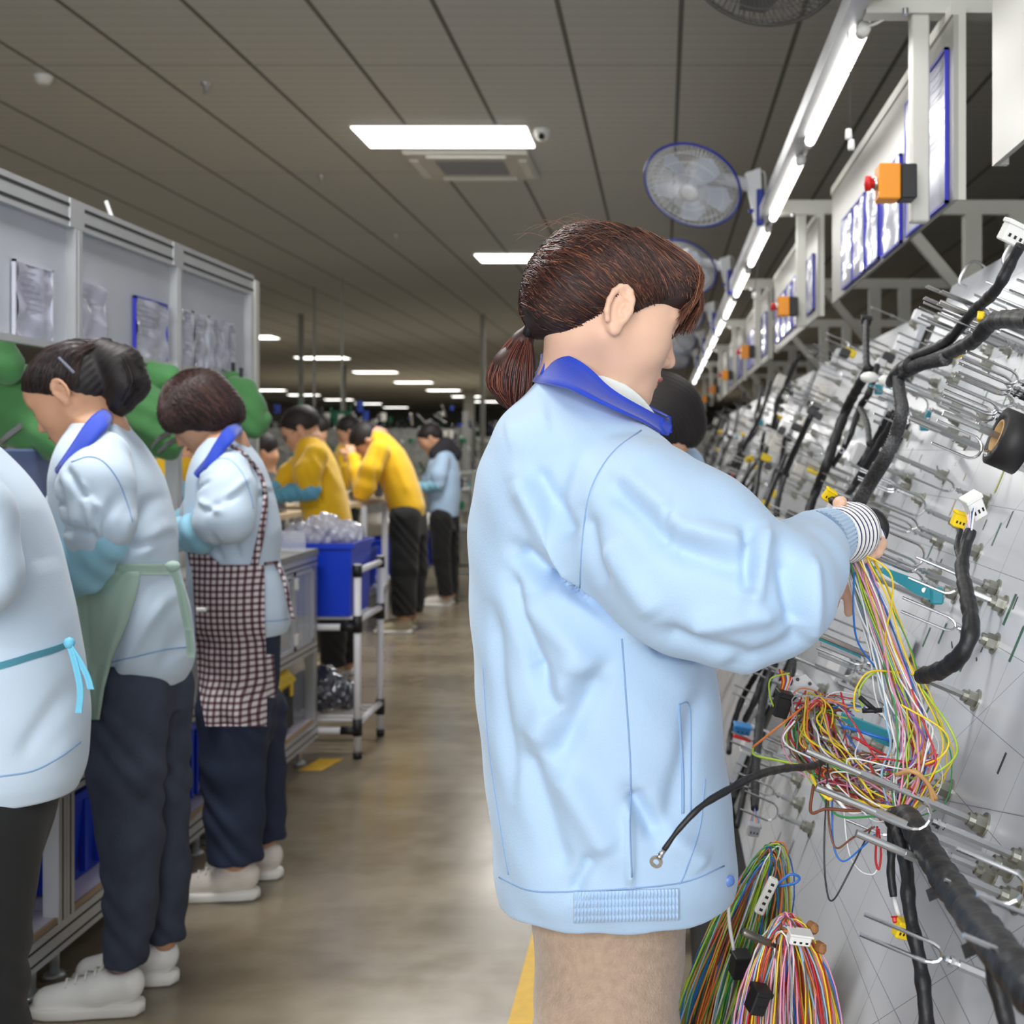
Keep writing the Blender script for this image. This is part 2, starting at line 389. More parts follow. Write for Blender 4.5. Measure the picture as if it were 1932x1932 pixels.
# ---------------------------------------------------------------- ceiling lights
FR = mat('lamp_frame', (210, 210, 205), .5)
def ceiling_light(x, y, label, first=None):
    if first is None:
        t = thing('ceiling_light', label, 'ceiling light', (x, y, CEIL), 'recessed ceiling light panels')
        MB().box((x-.6, y, CEIL-.012), (x+.6, y+.6, CEIL-.001)).obj('frame', FR, t)
        MB().box((x-.585, y+.015, CEIL-.02), (x+.585, y+.585, CEIL-.013)).obj('diffuser', EMIT, t)
        return t
    return dup(first, (x, y, CEIL), label)
CL = None
for k in range(2):
    lab = ['large bright ceiling light panel above the air conditioner, nearest of all', 'ceiling light panel just above the dark haired head of the nearest woman'][k]
    q = ceiling_light(-1.5, 8.5+5.6*k, lab, CL); CL = CL or q
k1 = ['highest', 'second highest', 'third', 'fourth', 'fifth', 'sixth', 'seventh', 'eighth', 'lowest']
for k, d in enumerate((24.3, 29.9, 35.5, 41, 46.6, 52.2, 57.8)):
    ceiling_light(-8.08, d, 'ceiling light panel in the row receding past the ponytail, %s of that row' % k1[k], CL)
for k, d in enumerate((46.5, 50.6, 55.5, 60.5, 66)):
    ceiling_light(-14.5+.15*k, d, 'small distant ceiling light strip over the yellow jacket men, %s from the left' % ['first', 'second', 'third', 'fourth', 'fifth'][k], CL)
for k, d in enumerate((19.7, 25.3)):
    ceiling_light(-1.5, d, 'ceiling light panel partly hidden behind the nearest woman, %s one' % ['closer', 'farther'][k], CL)
# ---------------------------------------------------------------- ceiling fittings
t = thing('air_conditioner', 'white ceiling cassette air conditioner behind the nearest light panel', 'air conditioner', (-1.43, 9.6, CEIL))
MB().rbox((-1.43, 9.65, CEIL-.02), (.92, .92, .04), .012).obj('housing', WHITEP, t)
g = MB()
for i in range(9): g.box((-1.68, 9.42+.05*i, CEIL-.052), (-1.18, 9.44+.05*i, CEIL-.041))
g.obj('grille', mat('ac_grille', (150, 152, 158), .5), t)
for (x0, y0, x1, y1) in ((-1.72, 9.24, -1.14, 9.31), (-1.72, 9.98, -1.14, 10.05), (-1.86, 9.36, -1.8, 9.94), (-1.06, 9.36, -1.0, 9.94)):
    MB().box((x0, y0, CEIL-.055), (x1, y1, CEIL-.041)).obj('louvre', WPLAS, t)
t = thing('security_camera', 'white dome security camera on the ceiling right of the light panel', 'camera', (-.82, 8.65, CEIL))
MB().lathe([(0, -.075), (.035, -.07), (.052, -.045), (.055, -.02), (.06, 0)], (-.82, 8.65, CEIL), (0, 0, 1)).obj('housing', WPLAS, t, True)
MB().ball((-.82, 8.605, CEIL-.055), .024).obj('lens', mat('black_glass', (8, 8, 10), .1), t, True)
t = thing('smoke_detector', 'small round white smoke detector on the upper left ceiling', 'detector', (-3.6, 7.4, CEIL))
MB().lathe([(0, -.05), (.03, -.05), (.045, -.035), (.05, -.015), (.055, 0)], (-3.6, 7.4, CEIL)).obj('housing', WPLAS, t, True)
MB().lathe([(0, -.056), (.014, -.054), (.016, -.045)], (-3.6, 7.4, CEIL)).obj('sensor', GREYP, t, True)
spk = None
for k, (x, y, w) in enumerate(((-2.71, 7.55, 'upper'), (-2.71, 10.1, 'middle'), (-2.71, 12.9, 'lower'))):
    lab = '%s of the small sprinkler heads along the ceiling seam left of the light panel' % w
    if spk is None:
        spk = thing('sprinkler_head', lab, 'sprinkler', (x, y, CEIL), 'ceiling sprinkler heads')
        MB().lathe([(.0, -.06), (.012, -.06), (.012, -.02), (.028, -.012), (.03, 0)], (x, y, CEIL)).obj('nozzle', ALU, spk, True)
        MB().lathe([(0, -.068), (.022, -.068), (.022, -.064), (0, -.064)], (x, y, CEIL)).obj('deflector', ALU, spk)
    else: dup(spk, (x, y, CEIL), lab)
# ================================================================ right hand line: portals, tubes, boards overhead
BEZ = H+1.10
RAILX = .51
for k in range(7):
    d = 3.15+2.68*k
    t = thing('steel_portal', ['white steel portal beam at the top right corner of the photo', 'white steel portal behind the first large sign board', 'white steel portal behind the second sign board', 'fourth white steel portal down the line', 'fifth white steel portal down the line', 'sixth white steel portal down the line', 'farthest white steel portal down the line'][k], 'steel frame', (1.0, d, 0), 'white steel portals over the assembly boards')
    MB().box((.5, d-.03, BEZ-.03), (3.4, d+.03, BEZ+.035)).obj('crossbeam', WHITEP, t)
    for px in (1.38, 1.58):
        z0 = 0
        MB().box((px, d-.035, z0), (px+.075, d+.035, BEZ-.03)).obj('post', WHITEP, t)
    MB().plate([(1.05, d, BEZ-.03), (1.11, d, BEZ-.03), (1.385, d, BEZ-.36), (1.385, d, BEZ-.29+.0-.15)], .04, (0, 1, 0)).obj('brace', WHITEP, t)
    MB().rbox((.635, d, (BEZ-.03+1.88)/2), (.045, .045, BEZ-.03-1.88), .004).obj('hanger', WHITEP, t)
    MB().cyl((.59, d-.06, BEZ-.03), (.59, d-.06, BEZ-.045), .008).obj('bolt', STEEL, t)
    # emergency stop
    e = thing('emergency_stop', ['orange and black emergency stop box with red button, largest and nearest', 'second nearest orange emergency stop box, on the post past the big sign board', 'third orange emergency stop box down the line', 'fourth orange emergency stop box, tiny and blurred', 'fifth orange emergency stop box down the line', 'sixth orange emergency stop box down the line', 'farthest orange emergency stop box'][k], 'switch', (.585, d, 1.91), 'orange emergency stop boxes')
    c = V3((.565, d-.059, 1.965))
    MB().rbox(c+(-.018, 0, 0), (.052, .07, .086), .003).obj('lid', ORANGE, e)
    MB().rbox(c+(.028, 0, 0), (.039, .068, .084), .003).obj('back_box', BLACK, e)
    MB().lathe([(0, .0), (.013, .0), (.013, .014), (.018, .014), (.019, .02), (.018, .027), (0, .03)], c+(-.045, 0, 0), (-1, 0, 0)).obj('button', RED, e, True)
    MB().lathe([(.016, 0), (.017, .006), (.011, .008)], c+(-.045, 0, 0), (-1, 0, 0)).obj('collar', STEEL, e, True)
    MB().lathe([(0, .001), (.006, .001)], c+(.03, -.034, 0), (0, -1, 0)).obj('plug', mat('dark_plug', (8, 8, 9), .3), e)
# lamp rail and tubes
t = thing('lamp_rail', 'long silver lamp rail carrying the tubes over the boards', 'rail', (RAILX, 10, 2.43))
MB().box((.455, 2.9, 2.40), (.50, 21, 2.455)).obj('beam', ALU, t)
MB().box((.50, 2.9, 2.417), (.535, 21, 2.43)).obj('tray', WHITEP, t)
TB = None
for k in range(13):
    y0 = 3.26+1.465*k
    if y0 > 20: break
    lab = 'glowing tube lamp under the rail, %s from the camera' % ['nearest', 'second', 'third', 'fourth', 'fifth', 'sixth', 'seventh', 'eighth', 'ninth', 'tenth', 'eleventh', 'twelfth', 'farthest'][k]
    if TB is None:
        TB = thing('tube_lamp', lab, 'tube lamp', (RAILX, y0, 2.38), 'tube lamps under the rail')
        MB().tube([(RAILX, y0, 2.385), (RAILX, y0+1.14, 2.385)], .017, 12).obj('tube', EMIT, TB, True)
        for e0, e1 in ((-.05, 0), (1.14, 1.19)): MB().tube([(RAILX, y0+e0, 2.385), (RAILX, y0+e1, 2.385)], .017, 12).obj('end_cap', WPLAS, TB, True)
        MB().box((RAILX-.014, y0-.02, 2.397), (RAILX+.014, y0+1.16, 2.415)).obj('fitting', WHITEP, TB)
    else: dup(TB, (RAILX, y0, 2.38), lab)
tag(MB().tube(spline([(RAILX+.0, 3.22, 2.385), (RAILX+.035, 3.18, 2.39), (RAILX+.06, 3.16, 2.41), (RAILX+.06, 3.15, 2.44)]), .004, 6).obj('cord', WPLAS, smooth=True), 'short looped white cable at the near end of the first tube', 'cable')
cp = P(1603, 150, 3.3)
t = thing('pull_switch', 'dark pull cord with two white bell shaped knobs beside the first tube', 'switch', P(1603, 285, 3.3))
MB().tube(spline([P(1601, 0, 3.3)+(0, 0, .03), P(1600, 100, 3.3), P(1604, 160, 3.3), P(1604, 245, 3.3)]), .0014, 5).obj('cord', BLACK, t)
for (x, y) in ((1601, 243), (1606, 263)): MB().lathe([(0, 0), (.008, -.001), (.0095, -.022), (.0085, -.028), (0, -.028)], P(x, y, 3.3)).obj('knob', WPLAS, t, True)
c2 = thing('pull_switch', 'small white pull cord switch hanging left of the second sign board', 'switch', P(1423, 560, 6.1))
MB().tube([P(1440, 425, 6.1), P(1423, 555, 6.1)], .0015, 5).obj('cord', BLACK, c2); MB().lathe([(0, 0), (.01, 0), (.012, -.028), (0, -.03)], P(1423, 552, 6.1)).obj('knob', WPLAS, c2, True)
# sign boards
SHEET = mat('printed_sheet', (196, 196, 210), .25, var=.12, vscale=14, coat=.6)
GLOS = mat('plastic_sleeve', (186, 188, 206), .22, coat=.35, var=.12, vscale=9)
BLF = mat('blue_border', (42, 44, 178), .45)
BOARDW = mat('sign_board_metal', (170, 170, 163), .35, var=.06, vscale=3)
def crumple(x, y0, y1, z0, z1, amp, seed, n=(10, 14)):
    # a slightly wavy plastic sleeve in the YZ plane
    r = np.random.default_rng(seed); ys = np.linspace(y0, y1, n[0]); zs = np.linspace(z0, z1, n[1]); p1, p2 = r.uniform(0, 6, 2)
    v = [(x-amp*(1+math.sin(i*1.1+p1+.6*math.sin(j*.8))*.6+math.sin(j*.9+p2+i*.35)*.6), yy, zz) for i, yy in enumerate(ys) for j, zz in enumerate(zs)]
    f = [[i*n[1]+j, (i+1)*n[1]+j, (i+1)*n[1]+j+1, i*n[1]+j+1] for i in range(n[0]-1) for j in range(n[1]-1)]
    return v, f
def framed_sheet(parentlabel, x, y0, y1, z0, z1, seed, blue=True, flip=1, group=None, amp=.003):
    t = thing('document_sleeve', parentlabel, 'document', (x, (y0+y1)/2, z0), group)
    v, f = crumple(x-.006*flip, y0+.006, y1-.006, z0+.006, z1-.006, amp*flip, seed)
    mkobj('sheet', v, f, GLOS, t, True)
    b = MB(); w = .007; q = (x-.012*flip, x-.002*flip); q = (min(q), max(q))
    for (a, c, e, g_) in ((y0, y1, z0, z0+w), (y0, y1, z1-w, z1), (y0, y0+w, z0, z1), (y1-w, y1, z0, z1)): b.box((q[0], a, e), (q[1], c, g_))
    b.obj('border', BLF if blue else mat('clear_edge', (205, 208, 220), .2), t)
    ln = MB(); r = random.Random(seed)
    for k in range(r.randint(5, 9)):
        zz = z1-.03-(z1-z0-.06)*k/9; yy = y0+.02+r.random()*.02
        ln.box((x-.0145*flip-.0004, yy, zz), (x-.0145*flip+.0004, y1-.02-(y1-y0)*r.random()*.5, zz+.0025))
    ln.obj('printed_lines', mat('faint_print', (150, 150, 168), .6), t)
    return t
SX = .70
spans = [(1.2, 2.70), (3.06, 5.25), (5.74, 7.95), (8.42, 10.6), (11.1, 13.3), (13.8, 16)]
nm = ['white hanging metal panel cut off by the top right corner', 'largest white hanging sign board, with the blue framed sheets', 'second hanging sign board past the large one', 'third hanging sign board', 'fourth hanging sign board', 'farthest hanging sign board']
for k, (y0, y1) in enumerate(spans):
    t = thing('sign_board', nm[k], 'sign board', (SX, y0, 1.92), 'hanging sign boards')
    MB().box((SX, y0, H+.60), (SX+.012, y1, H+1.045)).obj('panel', BOARDW, t)
    for a in (y0, y1-.02): MB().box((SX+.012, a, H+.60), (SX+.03, a+.02, H+1.045)).obj('edge_strip', WHITEP, t)
    MB().box((SX-.006, y0, H+1.045), (SX+.03, y1, H+1.075)).obj('top_channel', WHITEP, t)
gsh = 'blue framed sheets on the hanging sign boards'
framed_sheet('large blue framed plastic sheet at the near end of the largest sign board', SX, 3.10, 3.62, H+.60, H+.98, 1, group=gsh)
framed_sheet('blue framed sheet partly behind the orange emergency stop box', SX, 3.70, 4.02, H+.60, H+.86, 2, group=gsh)
for k in range(3): framed_sheet('upright blue framed sheet at the far end of the largest sign board, %s of three' % ['nearest', 'middle', 'farthest'][k], SX, 4.08+.28*k, 4.34+.28*k, H+.61, H+.88, 3+k, group=gsh)
for k in range(6): framed_sheet('blue framed sheet on the second sign board, number %s from the near end' % ['one', 'two', 'three', 'four', 'five', 'six'][k], SX, 5.85+.33*k, 6.12+.33*k, H+.64, H+.9, 20+k, group=gsh)
for k in range(5): framed_sheet('blurred sheet on the third sign board, number %s from the near end' % ['one', 'two', 'three', 'four', 'five'][k], SX, 8.5+.4*k, 8.8+.4*k, H+.64, H+.92, 40+k, group=gsh)
for k in range(4): framed_sheet('blurred sheet on the fourth sign board, number %s from the near end' % ['one', 'two', 'three', 'four'][k], SX, 11.2+.5*k, 11.6+.5*k, H+.64, H+.92, 60+k, group=gsh)
# ---------------------------------------------------------------- wall fans
FANW = mat('fan_white', (226, 228, 232), .35); FANB = mat('fan_blue', (24, 48, 160), .4)
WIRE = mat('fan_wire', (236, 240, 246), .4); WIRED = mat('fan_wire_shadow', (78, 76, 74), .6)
BLADE = mat('fan_blade', (206, 216, 230), .3, alpha=.8)
def fan(loc, label, dark=False, first=None):
    if first is not None: return dup(first, loc, label)
    L0 = V3(loc); t = thing('wall_fan', label, 'fan', loc, 'fans along the lamp rail')
    ax = V3((-.30, -.62, -.72)); ax /= np.linalg.norm(ax); c = L0+(-.30, -.05, .10); R = .235
    u = np.cross(ax, (0, 0, 1)); u /= np.linalg.norm(u); w = np.cross(ax, u)
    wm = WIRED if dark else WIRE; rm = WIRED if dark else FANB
    ring = lambda r, h, n=40: [c+ax*h+r*(math.cos(a)*u+math.sin(a)*w) for a in np.linspace(0, 2*pi, n, endpoint=False)]
    MB().tube(ring(R, 0), .0065, 8, closed=True).obj('rim', rm, t, True)
    for h0, nme in ((1, 'front_guard'), (-1, 'back_guard')):
        g = MB(); nn = 80 if h0 > 0 else 48
        for k in range(nn):
            a = 2*pi*k/nn+.0; dr = math.cos(a)*u+math.sin(a)*w; pts = [c+ax*h0*.055*math.sqrt(max(0, 1-(q/R)**2.6))+dr*q for q in np.linspace(.05, R, 7)]
            g.tube(pts, .0015, 3, cap=False)
        for q in (.10, .165, .205): g.tube(ring(q, h0*.055*math.sqrt(1-(q/R)**2.6)), .0013, 4, closed=True)
        g.obj(nme, wm, t)
    MB().lathe([(0, .068), (.03, .068), (.045, .06), (.05, .05), (0, .048)], c, ax).obj('badge', FANW if not dark else WIRED, t, True)
    b = MB()
    for k in range(5):
        a0 = 2*pi*k/5; pts = []
        for (rr, da, hh) in ((.035, -.25, .012), (.12, -.38, .02), (.19, -.25, .022), (.20, .1, 0), (.16, .42, -.018), (.08, .4, -.015), (.035, .3, -.012)):
            a = a0+da; pts.append(c+ax*(hh+.005)+rr*(math.cos(a)*u+math.sin(a)*w))
        b.add(pts+[p-ax*.003 for p in pts], [list(range(7)), list(range(13, 6, -1))]+[[i, 7+i, 7+(i+1) % 7, (i+1) % 7] for i in range(7)])
    b.lathe([(0, .03), (.032, .026), (.036, -.01), (0, -.012)], c, ax)
    b.obj('blades', BLADE if not dark else WIRED, t)
    MB().lathe([(0, -.175), (.04, -.17), (.058, -.14), (.064, -.09), (.05, -.05), (0, -.045)], c, ax).obj('motor', FANW if not dark else WIRED, t, True)
    m0 = c-ax*.10
    if not dark:
        MB().tube([m0+(.0, 0, -.01), L0+(-.09, 0, .135), L0+(-.02, 0, .11)], [.028, .028, .034], 12).obj('neck', FANW, t, True)
        MB().plate([L0+V3(q) for q in ((-.05, -.03, .16), (.022, -.03, .185), (.03, -.03, -.06), (-.005, -.03, -.06), (-.03, -.03, .05))], .055, (0, 1, 0)).obj('bracket', FANW, t)
        MB().rbox(L0+(.02, -.045, -.0), (.035, .04, .17), .006).obj('base', FANB, t)
        MB().cyl(L0+(-.01, -.05, -.015), L0+(-.035, -.05, -.02), .010).obj('knob', FANB, t)
        MB().tube(spline([L0+(.02, 0, .18), L0+(.045, 0, .17), L0+(.05, 0, .08), L0+(.05, 0, .02)]), .004, 6).obj('cord', WPLAS, t, True)
    return t
fy = [6.05, 8.75, 11.45, 14.15, 16.85]
fl = ['nearest complete fan with blue rim, above the head of the nearest woman', 'second fan, partly behind the head of the nearest woman', 'third fan down the rail', 'fourth fan down the rail', 'farthest fan down the rail']
FAN = None
for y, l in zip(fy, fl):
    q = fan((.44, y, 2.46), l, first=FAN); FAN = FAN or q
t0 = fan((.56, 3.42, 2.56), 'dark blurred fan cut off by the top edge of the photo', dark=True)
tag(MB().rbox(P(1619, -20, 3.3), (.045, .05, .09), .008).obj('fan_base', FANB), 'blue fan base end at the top edge beside the first tube', 'fan')
# ---------------------------------------------------------------- far clutter poles
POLE = mat('conduit_grey', (150, 150, 142), .6)
for k, (x, d, w) in enumerate(((567, 20.5, .07), (648, 33, .1), (910, 20.5, .07), (884, 46, .35))):
    X = (x-VX)/F*d
    tag(MB().box((X-w/2, d, 0), (X+w/2, d+w, CEIL)).obj('vertical_conduit', POLE), ['thin grey vertical conduit above the first yellow jacket man', 'grey vertical conduit between the two yellow jacket men', 'thin grey vertical conduit just left of the ponytail', 'thick far column left of the ponytail'][k], 'conduit', 'vertical conduits')
# ================================================================ people
SKIN = mat('skin', (226, 184, 158), .5, var=.06, vscale=18)
SKIN2 = mat('skin_tanned', (208, 158, 126), .5, var=.06, vscale=18)
for q in (SKIN, SKIN2):
    b_ = q.node_tree.nodes['Principled BSDF']; b_.inputs['Subsurface Weight'].default_value = .12; b_.inputs['Subsurface Radius'].default_value = (.012, .005, .003); b_.inputs['Subsurface Scale'].default_value = .6
LIP = mat('lip', (176, 84, 80), .4); BROW = mat('eyebrow', (50, 34, 28), .8); EYEW = mat('eye_dark', (25, 18, 16), .2)
def cloth(name, rgb, rough=.75, sheen=.25, b=.25, sc=420, var=.03): return mat(name, rgb, rough, bump=b, bscale=sc, sheen=sheen, var=var, vscale=7)
LBLUE = cloth('light_blue_twill', (176, 204, 233)); LBLUE2 = cloth('pale_blue_twill', (198, 216, 234)); SEAM = mat('seam_blue', (136, 168, 208), .8)
ROYAL = cloth('royal_blue_cotton', (20, 62, 190)); SLEEVE = cloth('oversleeve_cyan', (150, 205, 230), .5, .1, .3, 60)
YELC = cloth('yellow_fleece', (244, 192, 16), .85, .3, .5, 300); JEAN = mat('dark_denim', (58, 66, 84), .85, bump=.6, bscale=160, var=.35, vscale=11)
JEAN2 = mat('blue_denim', (36, 46, 70), .85, bump=.5, bscale=160, var=.2, vscale=10)
BLKC = cloth('black_trouser_cloth', (17, 17, 19), .85, .1); BEIGE = mat('beige_knit', (172, 148, 128), .92, bump=.8, bscale=330, var=.14, vscale=90, sheen=.4)
SHOEW = mat('white_shoe_leather', (238, 238, 235), .5, var=.04, vscale=20); SHOEC = mat('cream_shoe_mesh', (222, 214, 204), .7, var=.06, vscale=30); SOLE = mat('shoe_sole', (236, 234, 228), .6)
SHOEB = mat('beige_shoe', (182, 170, 140), .7)
HAIRD = mat('black_hair', (28, 22, 22), .6, var=.35, vscale=60, stretch=(1, 1, .15)); HAIRB = mat('dark_brown_hair', (50, 32, 29), .6, var=.4, vscale=60, stretch=(1, 1, .15))
GRN_AP = cloth('pale_green_cotton', (164, 190, 176)); LACE = cloth('white_lace', (222, 228, 226), .8, .2, .9, 120, .1)
def Rz(a): c, s = math.cos(a), math.sin(a); return np.array([[c, -s, 0], [s, c, 0], [0, 0, 1]])
def Ry(a): c, s = math.cos(a), math.sin(a); return np.array([[c, 0, s], [0, 1, 0], [-s, 0, c]])
def Rx(a): c, s = math.cos(a), math.sin(a); return np.array([[1, 0, 0], [0, c, -s], [0, s, c]])
class Head:
    def __init__(s, earpx, Ye, yaw, pitch, near, sc=1.0, roll=0, neck=None):
        s.neck = neck
        s.R = Rz(math.radians(yaw)) @ Ry(math.radians(pitch)) @ Rx(math.radians(roll)); s.s = sc
        s.o = P(earpx[0], earpx[1], Ye)-s.R @ V3((-.01, near*.078, -.005))*sc
    def p(s, *q): return s.o+s.R @ V3(q)*s.s
    def r(s, *q): return V3(q)*s.s
    def build(s, F, fine=True):
        e = lambda c, r, k=.02, op='add', R=None: F.ell(s.p(*c), s.r(*r), s.R if R is None else s.R @ R, k*s.s, op)
        c = lambda a, b, ra, rb, k=.02, op='add': F.cone(s.p(*a), s.p(*b), ra*s.s, rb*s.s, k*s.s, op)
        e((-.012, 0, .038), (.098, .076, .076)); e((.03, 0, -.01), (.062, .064, .085), .03)
        e((.058, 0, .035), (.035, .055, .04), .03)
        for q in (-1, 1):
            c((-.005, q*.052, -.035), (.055, q*.022, -.092), .024, .018, .03); e((.056, q*.036, -.024), (.03, .026, .034), .03)
        e((.078, 0, -.096), (.022, .024, .018), .025); e((.07, 0, -.06), (.026, .03, .03), .025)
        F.cone(s.p(-.028, 0, -.04), s.p(-.045, 0, -.15) if s.neck is None else s.neck, .052*s.s, .054*s.s, .03*s.s)
        if fine:
            for q in (-1, 1):
                e((.096, q*.033, .004), (.014, .019, .012), .012, 'sub'); e((.076, q*.033, .002), (.0135, .0145, .0125), .004)
                c((.083, q*.016, .024), (.076, q*.052, .024), .007, .006, .012)
            c((.088, 0, .008), (.106, 0, -.026), .0065, .0095, .012); e((.106, 0, -.031), (.010, .009, .0085), .008)
            for q in (-1, 1): e((.097, q*.012, -.034), (.009, .0065, .007), .006)
            e((.0935, 0, -.058), (.008, .020, .0065), .006); e((.0905, 0, -.070), (.008, .017, .0065), .006)
            c((.103, -.016, -.0637), (.103, .016, -.0637), .0016, .0016, .003, 'sub')
            for q in (-1, 1):
                RR = Rz(q*.35) @ Ry(-.15)
                e((-.012, q*.079, -.004), (.018, .0065, .033), .006, R=RR)
                pts = [(-.012+.0165*math.cos(a), q*(.084+.003*abs(math.cos(a))), -.001+.029*math.sin(a)) for a in np.linspace(-.5, 4.1, 10)]
                for i in range(9): c(pts[i], pts[i+1], .0042, .0042, .004)
                e((-.008, q*.088, -.002), (.0085, .006, .015), .004, 'sub'); c((-.004, q*.085, -.006), (-.001, q*.084, .006), .004, .003, .003)
                e((-.006, q*.082, -.032), (.008, .0055, .009), .006); c((-.016, q*.086, .018), (-.004, q*.086, .012), .003, .003, .004)
        else:
            c((.088, 0, .008), (.108, 0, -.028), .008, .011, .012)
            for q in (-1, 1): e((-.012, q*.079, -.004), (.018, .008, .03), .006)
    def faceparts(s, t, skin=None):
        m = MB()
        for q in (-1, 1): m.tube(spline([s.p(.090, q*.014, .030), s.p(.0895, q*.030, .036), s.p(.078, q*.052, .030)], 5), [.002, .0028, .001], 6)
        m.obj('eyebrow', BROW, t, True)
        for q in (-1, 1):
            MB().tube(spline([s.p(.0875, q*.021, .000), s.p(.0905, q*.033, -.002), s.p(.084, q*.046, .000)], 5), [.0008, .0016, .0008], 6).obj('eye', EYEW, t, True)
        m = MB(); m.tube(spline([s.p(.096, -.021, -.0625), s.p(.1015, -.007, -.0585), s.p(.1025, 0, -.0597), s.p(.1015, .007, -.0585), s.p(.096, .021, -.0625)], 5), [.0012, .0038, .0034, .0038, .0012], 8)
        m.tube(spline([s.p(.095, -.019, -.065), s.p(.0985, 0, -.0695), s.p(.095, .019, -.065)], 6), [.001, .0046, .001], 8); m.obj('lips', LIP, t, True)
    def hairfield(s, F, style):
        e = lambda c, r, k=.02, op='add': F.ell(s.p(*c), s.r(*r), s.R, k*s.s, op)
        if style == 'bob':
            e((-.014, 0, .035), (.118, .100, .104)); e((-.04, 0, -.03), (.088, .103, .088), .03); e((.055, 0, .03), (.058, .08, .07), .02)
            e((.10, 0, -.07), (.085, .066, .09), .01, 'sub'); F.plane(s.p(0, 0, -.085), s.R @ V3((.25, 0, -1)))
        elif style == 'short':
            e((-.014, 0, .045), (.108, .086, .095)); e((.085, 0, -.06), (.09, .2, .105), .008, 'sub'); F.plane(s.p(0, 0, -.03), s.R @ V3((-.2, 0, -1)))
        else:
            e((-.012, 0, .040), (.108, .087, .082)); e((-.06, 0, -.01), (.055, .062, .05), .03)
            e((.095, 0, -.065), (.105, .2, .115), .008, 'sub'); F.plane(s.p(-.08, 0, -.055 if style != 'nape' else -.072), s.R @ V3((.1, 0, -1)))
def hand(F, w, d, n, r=.009, k=.012, curl=.9, side=1, sc=1.0):
    # w wrist, d pointing direction, n back-of-hand normal; five unequal bent fingers and a side thumb
    w = V3(w); d = V3(d)/np.linalg.norm(d); n = V3(n); n = n-d*n.dot(d); n /= np.linalg.norm(n); u = np.cross(n, d)*side
    F.ell(w+d*.045*sc, V3((.048, .036, .016))*sc, np.stack([d, u, n], 1), .012)
    for i, (off, L) in enumerate(((.027, .068), (.009, .078), (-.009, .073), (-.026, .056))):
        p = w+d*.08*sc+u*off*sc; a = 0; pts = [p-d*.02]
        pts.append(p); seg = L*sc/3
        for j in range(3):
            a += curl*(.5+.18*i/3) if j else curl*.5
            pts.append(pts[-1]+(d*math.cos(a)-n*math.sin(a))*seg)
        F.chain(pts, [r*1.05*sc, r*sc, r*.95*sc, r*.88*sc, r*.78*sc], .006)
    b = w+d*.025*sc+u*.032*sc; dd = (d*.75+u*.6-n*.35); dd /= np.linalg.norm(dd)
    F.chain([b-u*.015, b+dd*.028*sc, b+dd*.05*sc+(-n*.006), b+dd*.066*sc+(d*.004-n*.014)], [r*1.35*sc, r*1.2*sc, r*1.05*sc, r*.85*sc], .008)
def sheet(name, up, lo, thick, m, parent, nseg=6, rows=5, inward=None, smooth=True, bulge=0):
    # cloth strip between an upper and a lower edge line, with real thickness
    U = spline(up, nseg); L = spline(lo, nseg); n = min(len(U), len(L)); A = []
    for i in range(n):
        A.append([U[i]*(1-t)+L[i]*t for t in np.linspace(0, 1, rows)])
    A = np.array(A); du = np.gradient(A, axis=0); dv = np.gradient(A, axis=1); N = np.cross(du, dv); N /= np.linalg.norm(N, axis=2)[..., None]+1e-9
    if bulge: A = A+N*(bulge*np.sin(np.linspace(0, pi, rows)))[None, :, None]
    v = np.concatenate([(A+N*thick/2).reshape(-1, 3), (A-N*thick/2).reshape(-1, 3)]); q = n*rows; f = []
    for i in range(n-1):
        for j in range(rows-1):
            a = i*rows+j; f.append([a, a+rows, a+rows+1, a+1]); f.append([q+a, q+a+1, q+a+rows+1, q+a+rows])
    for i in range(n-1):
        for j in (0, rows-1): a = i*rows+j; f.append([a, a+rows, q+a+rows, q+a])
    for j in range(rows-1):
        for i in (0, n-1): a = i*rows+j; f.append([a, a+1, q+a+1, q+a])
    return mkobj(name, v, f, m, parent, smooth)
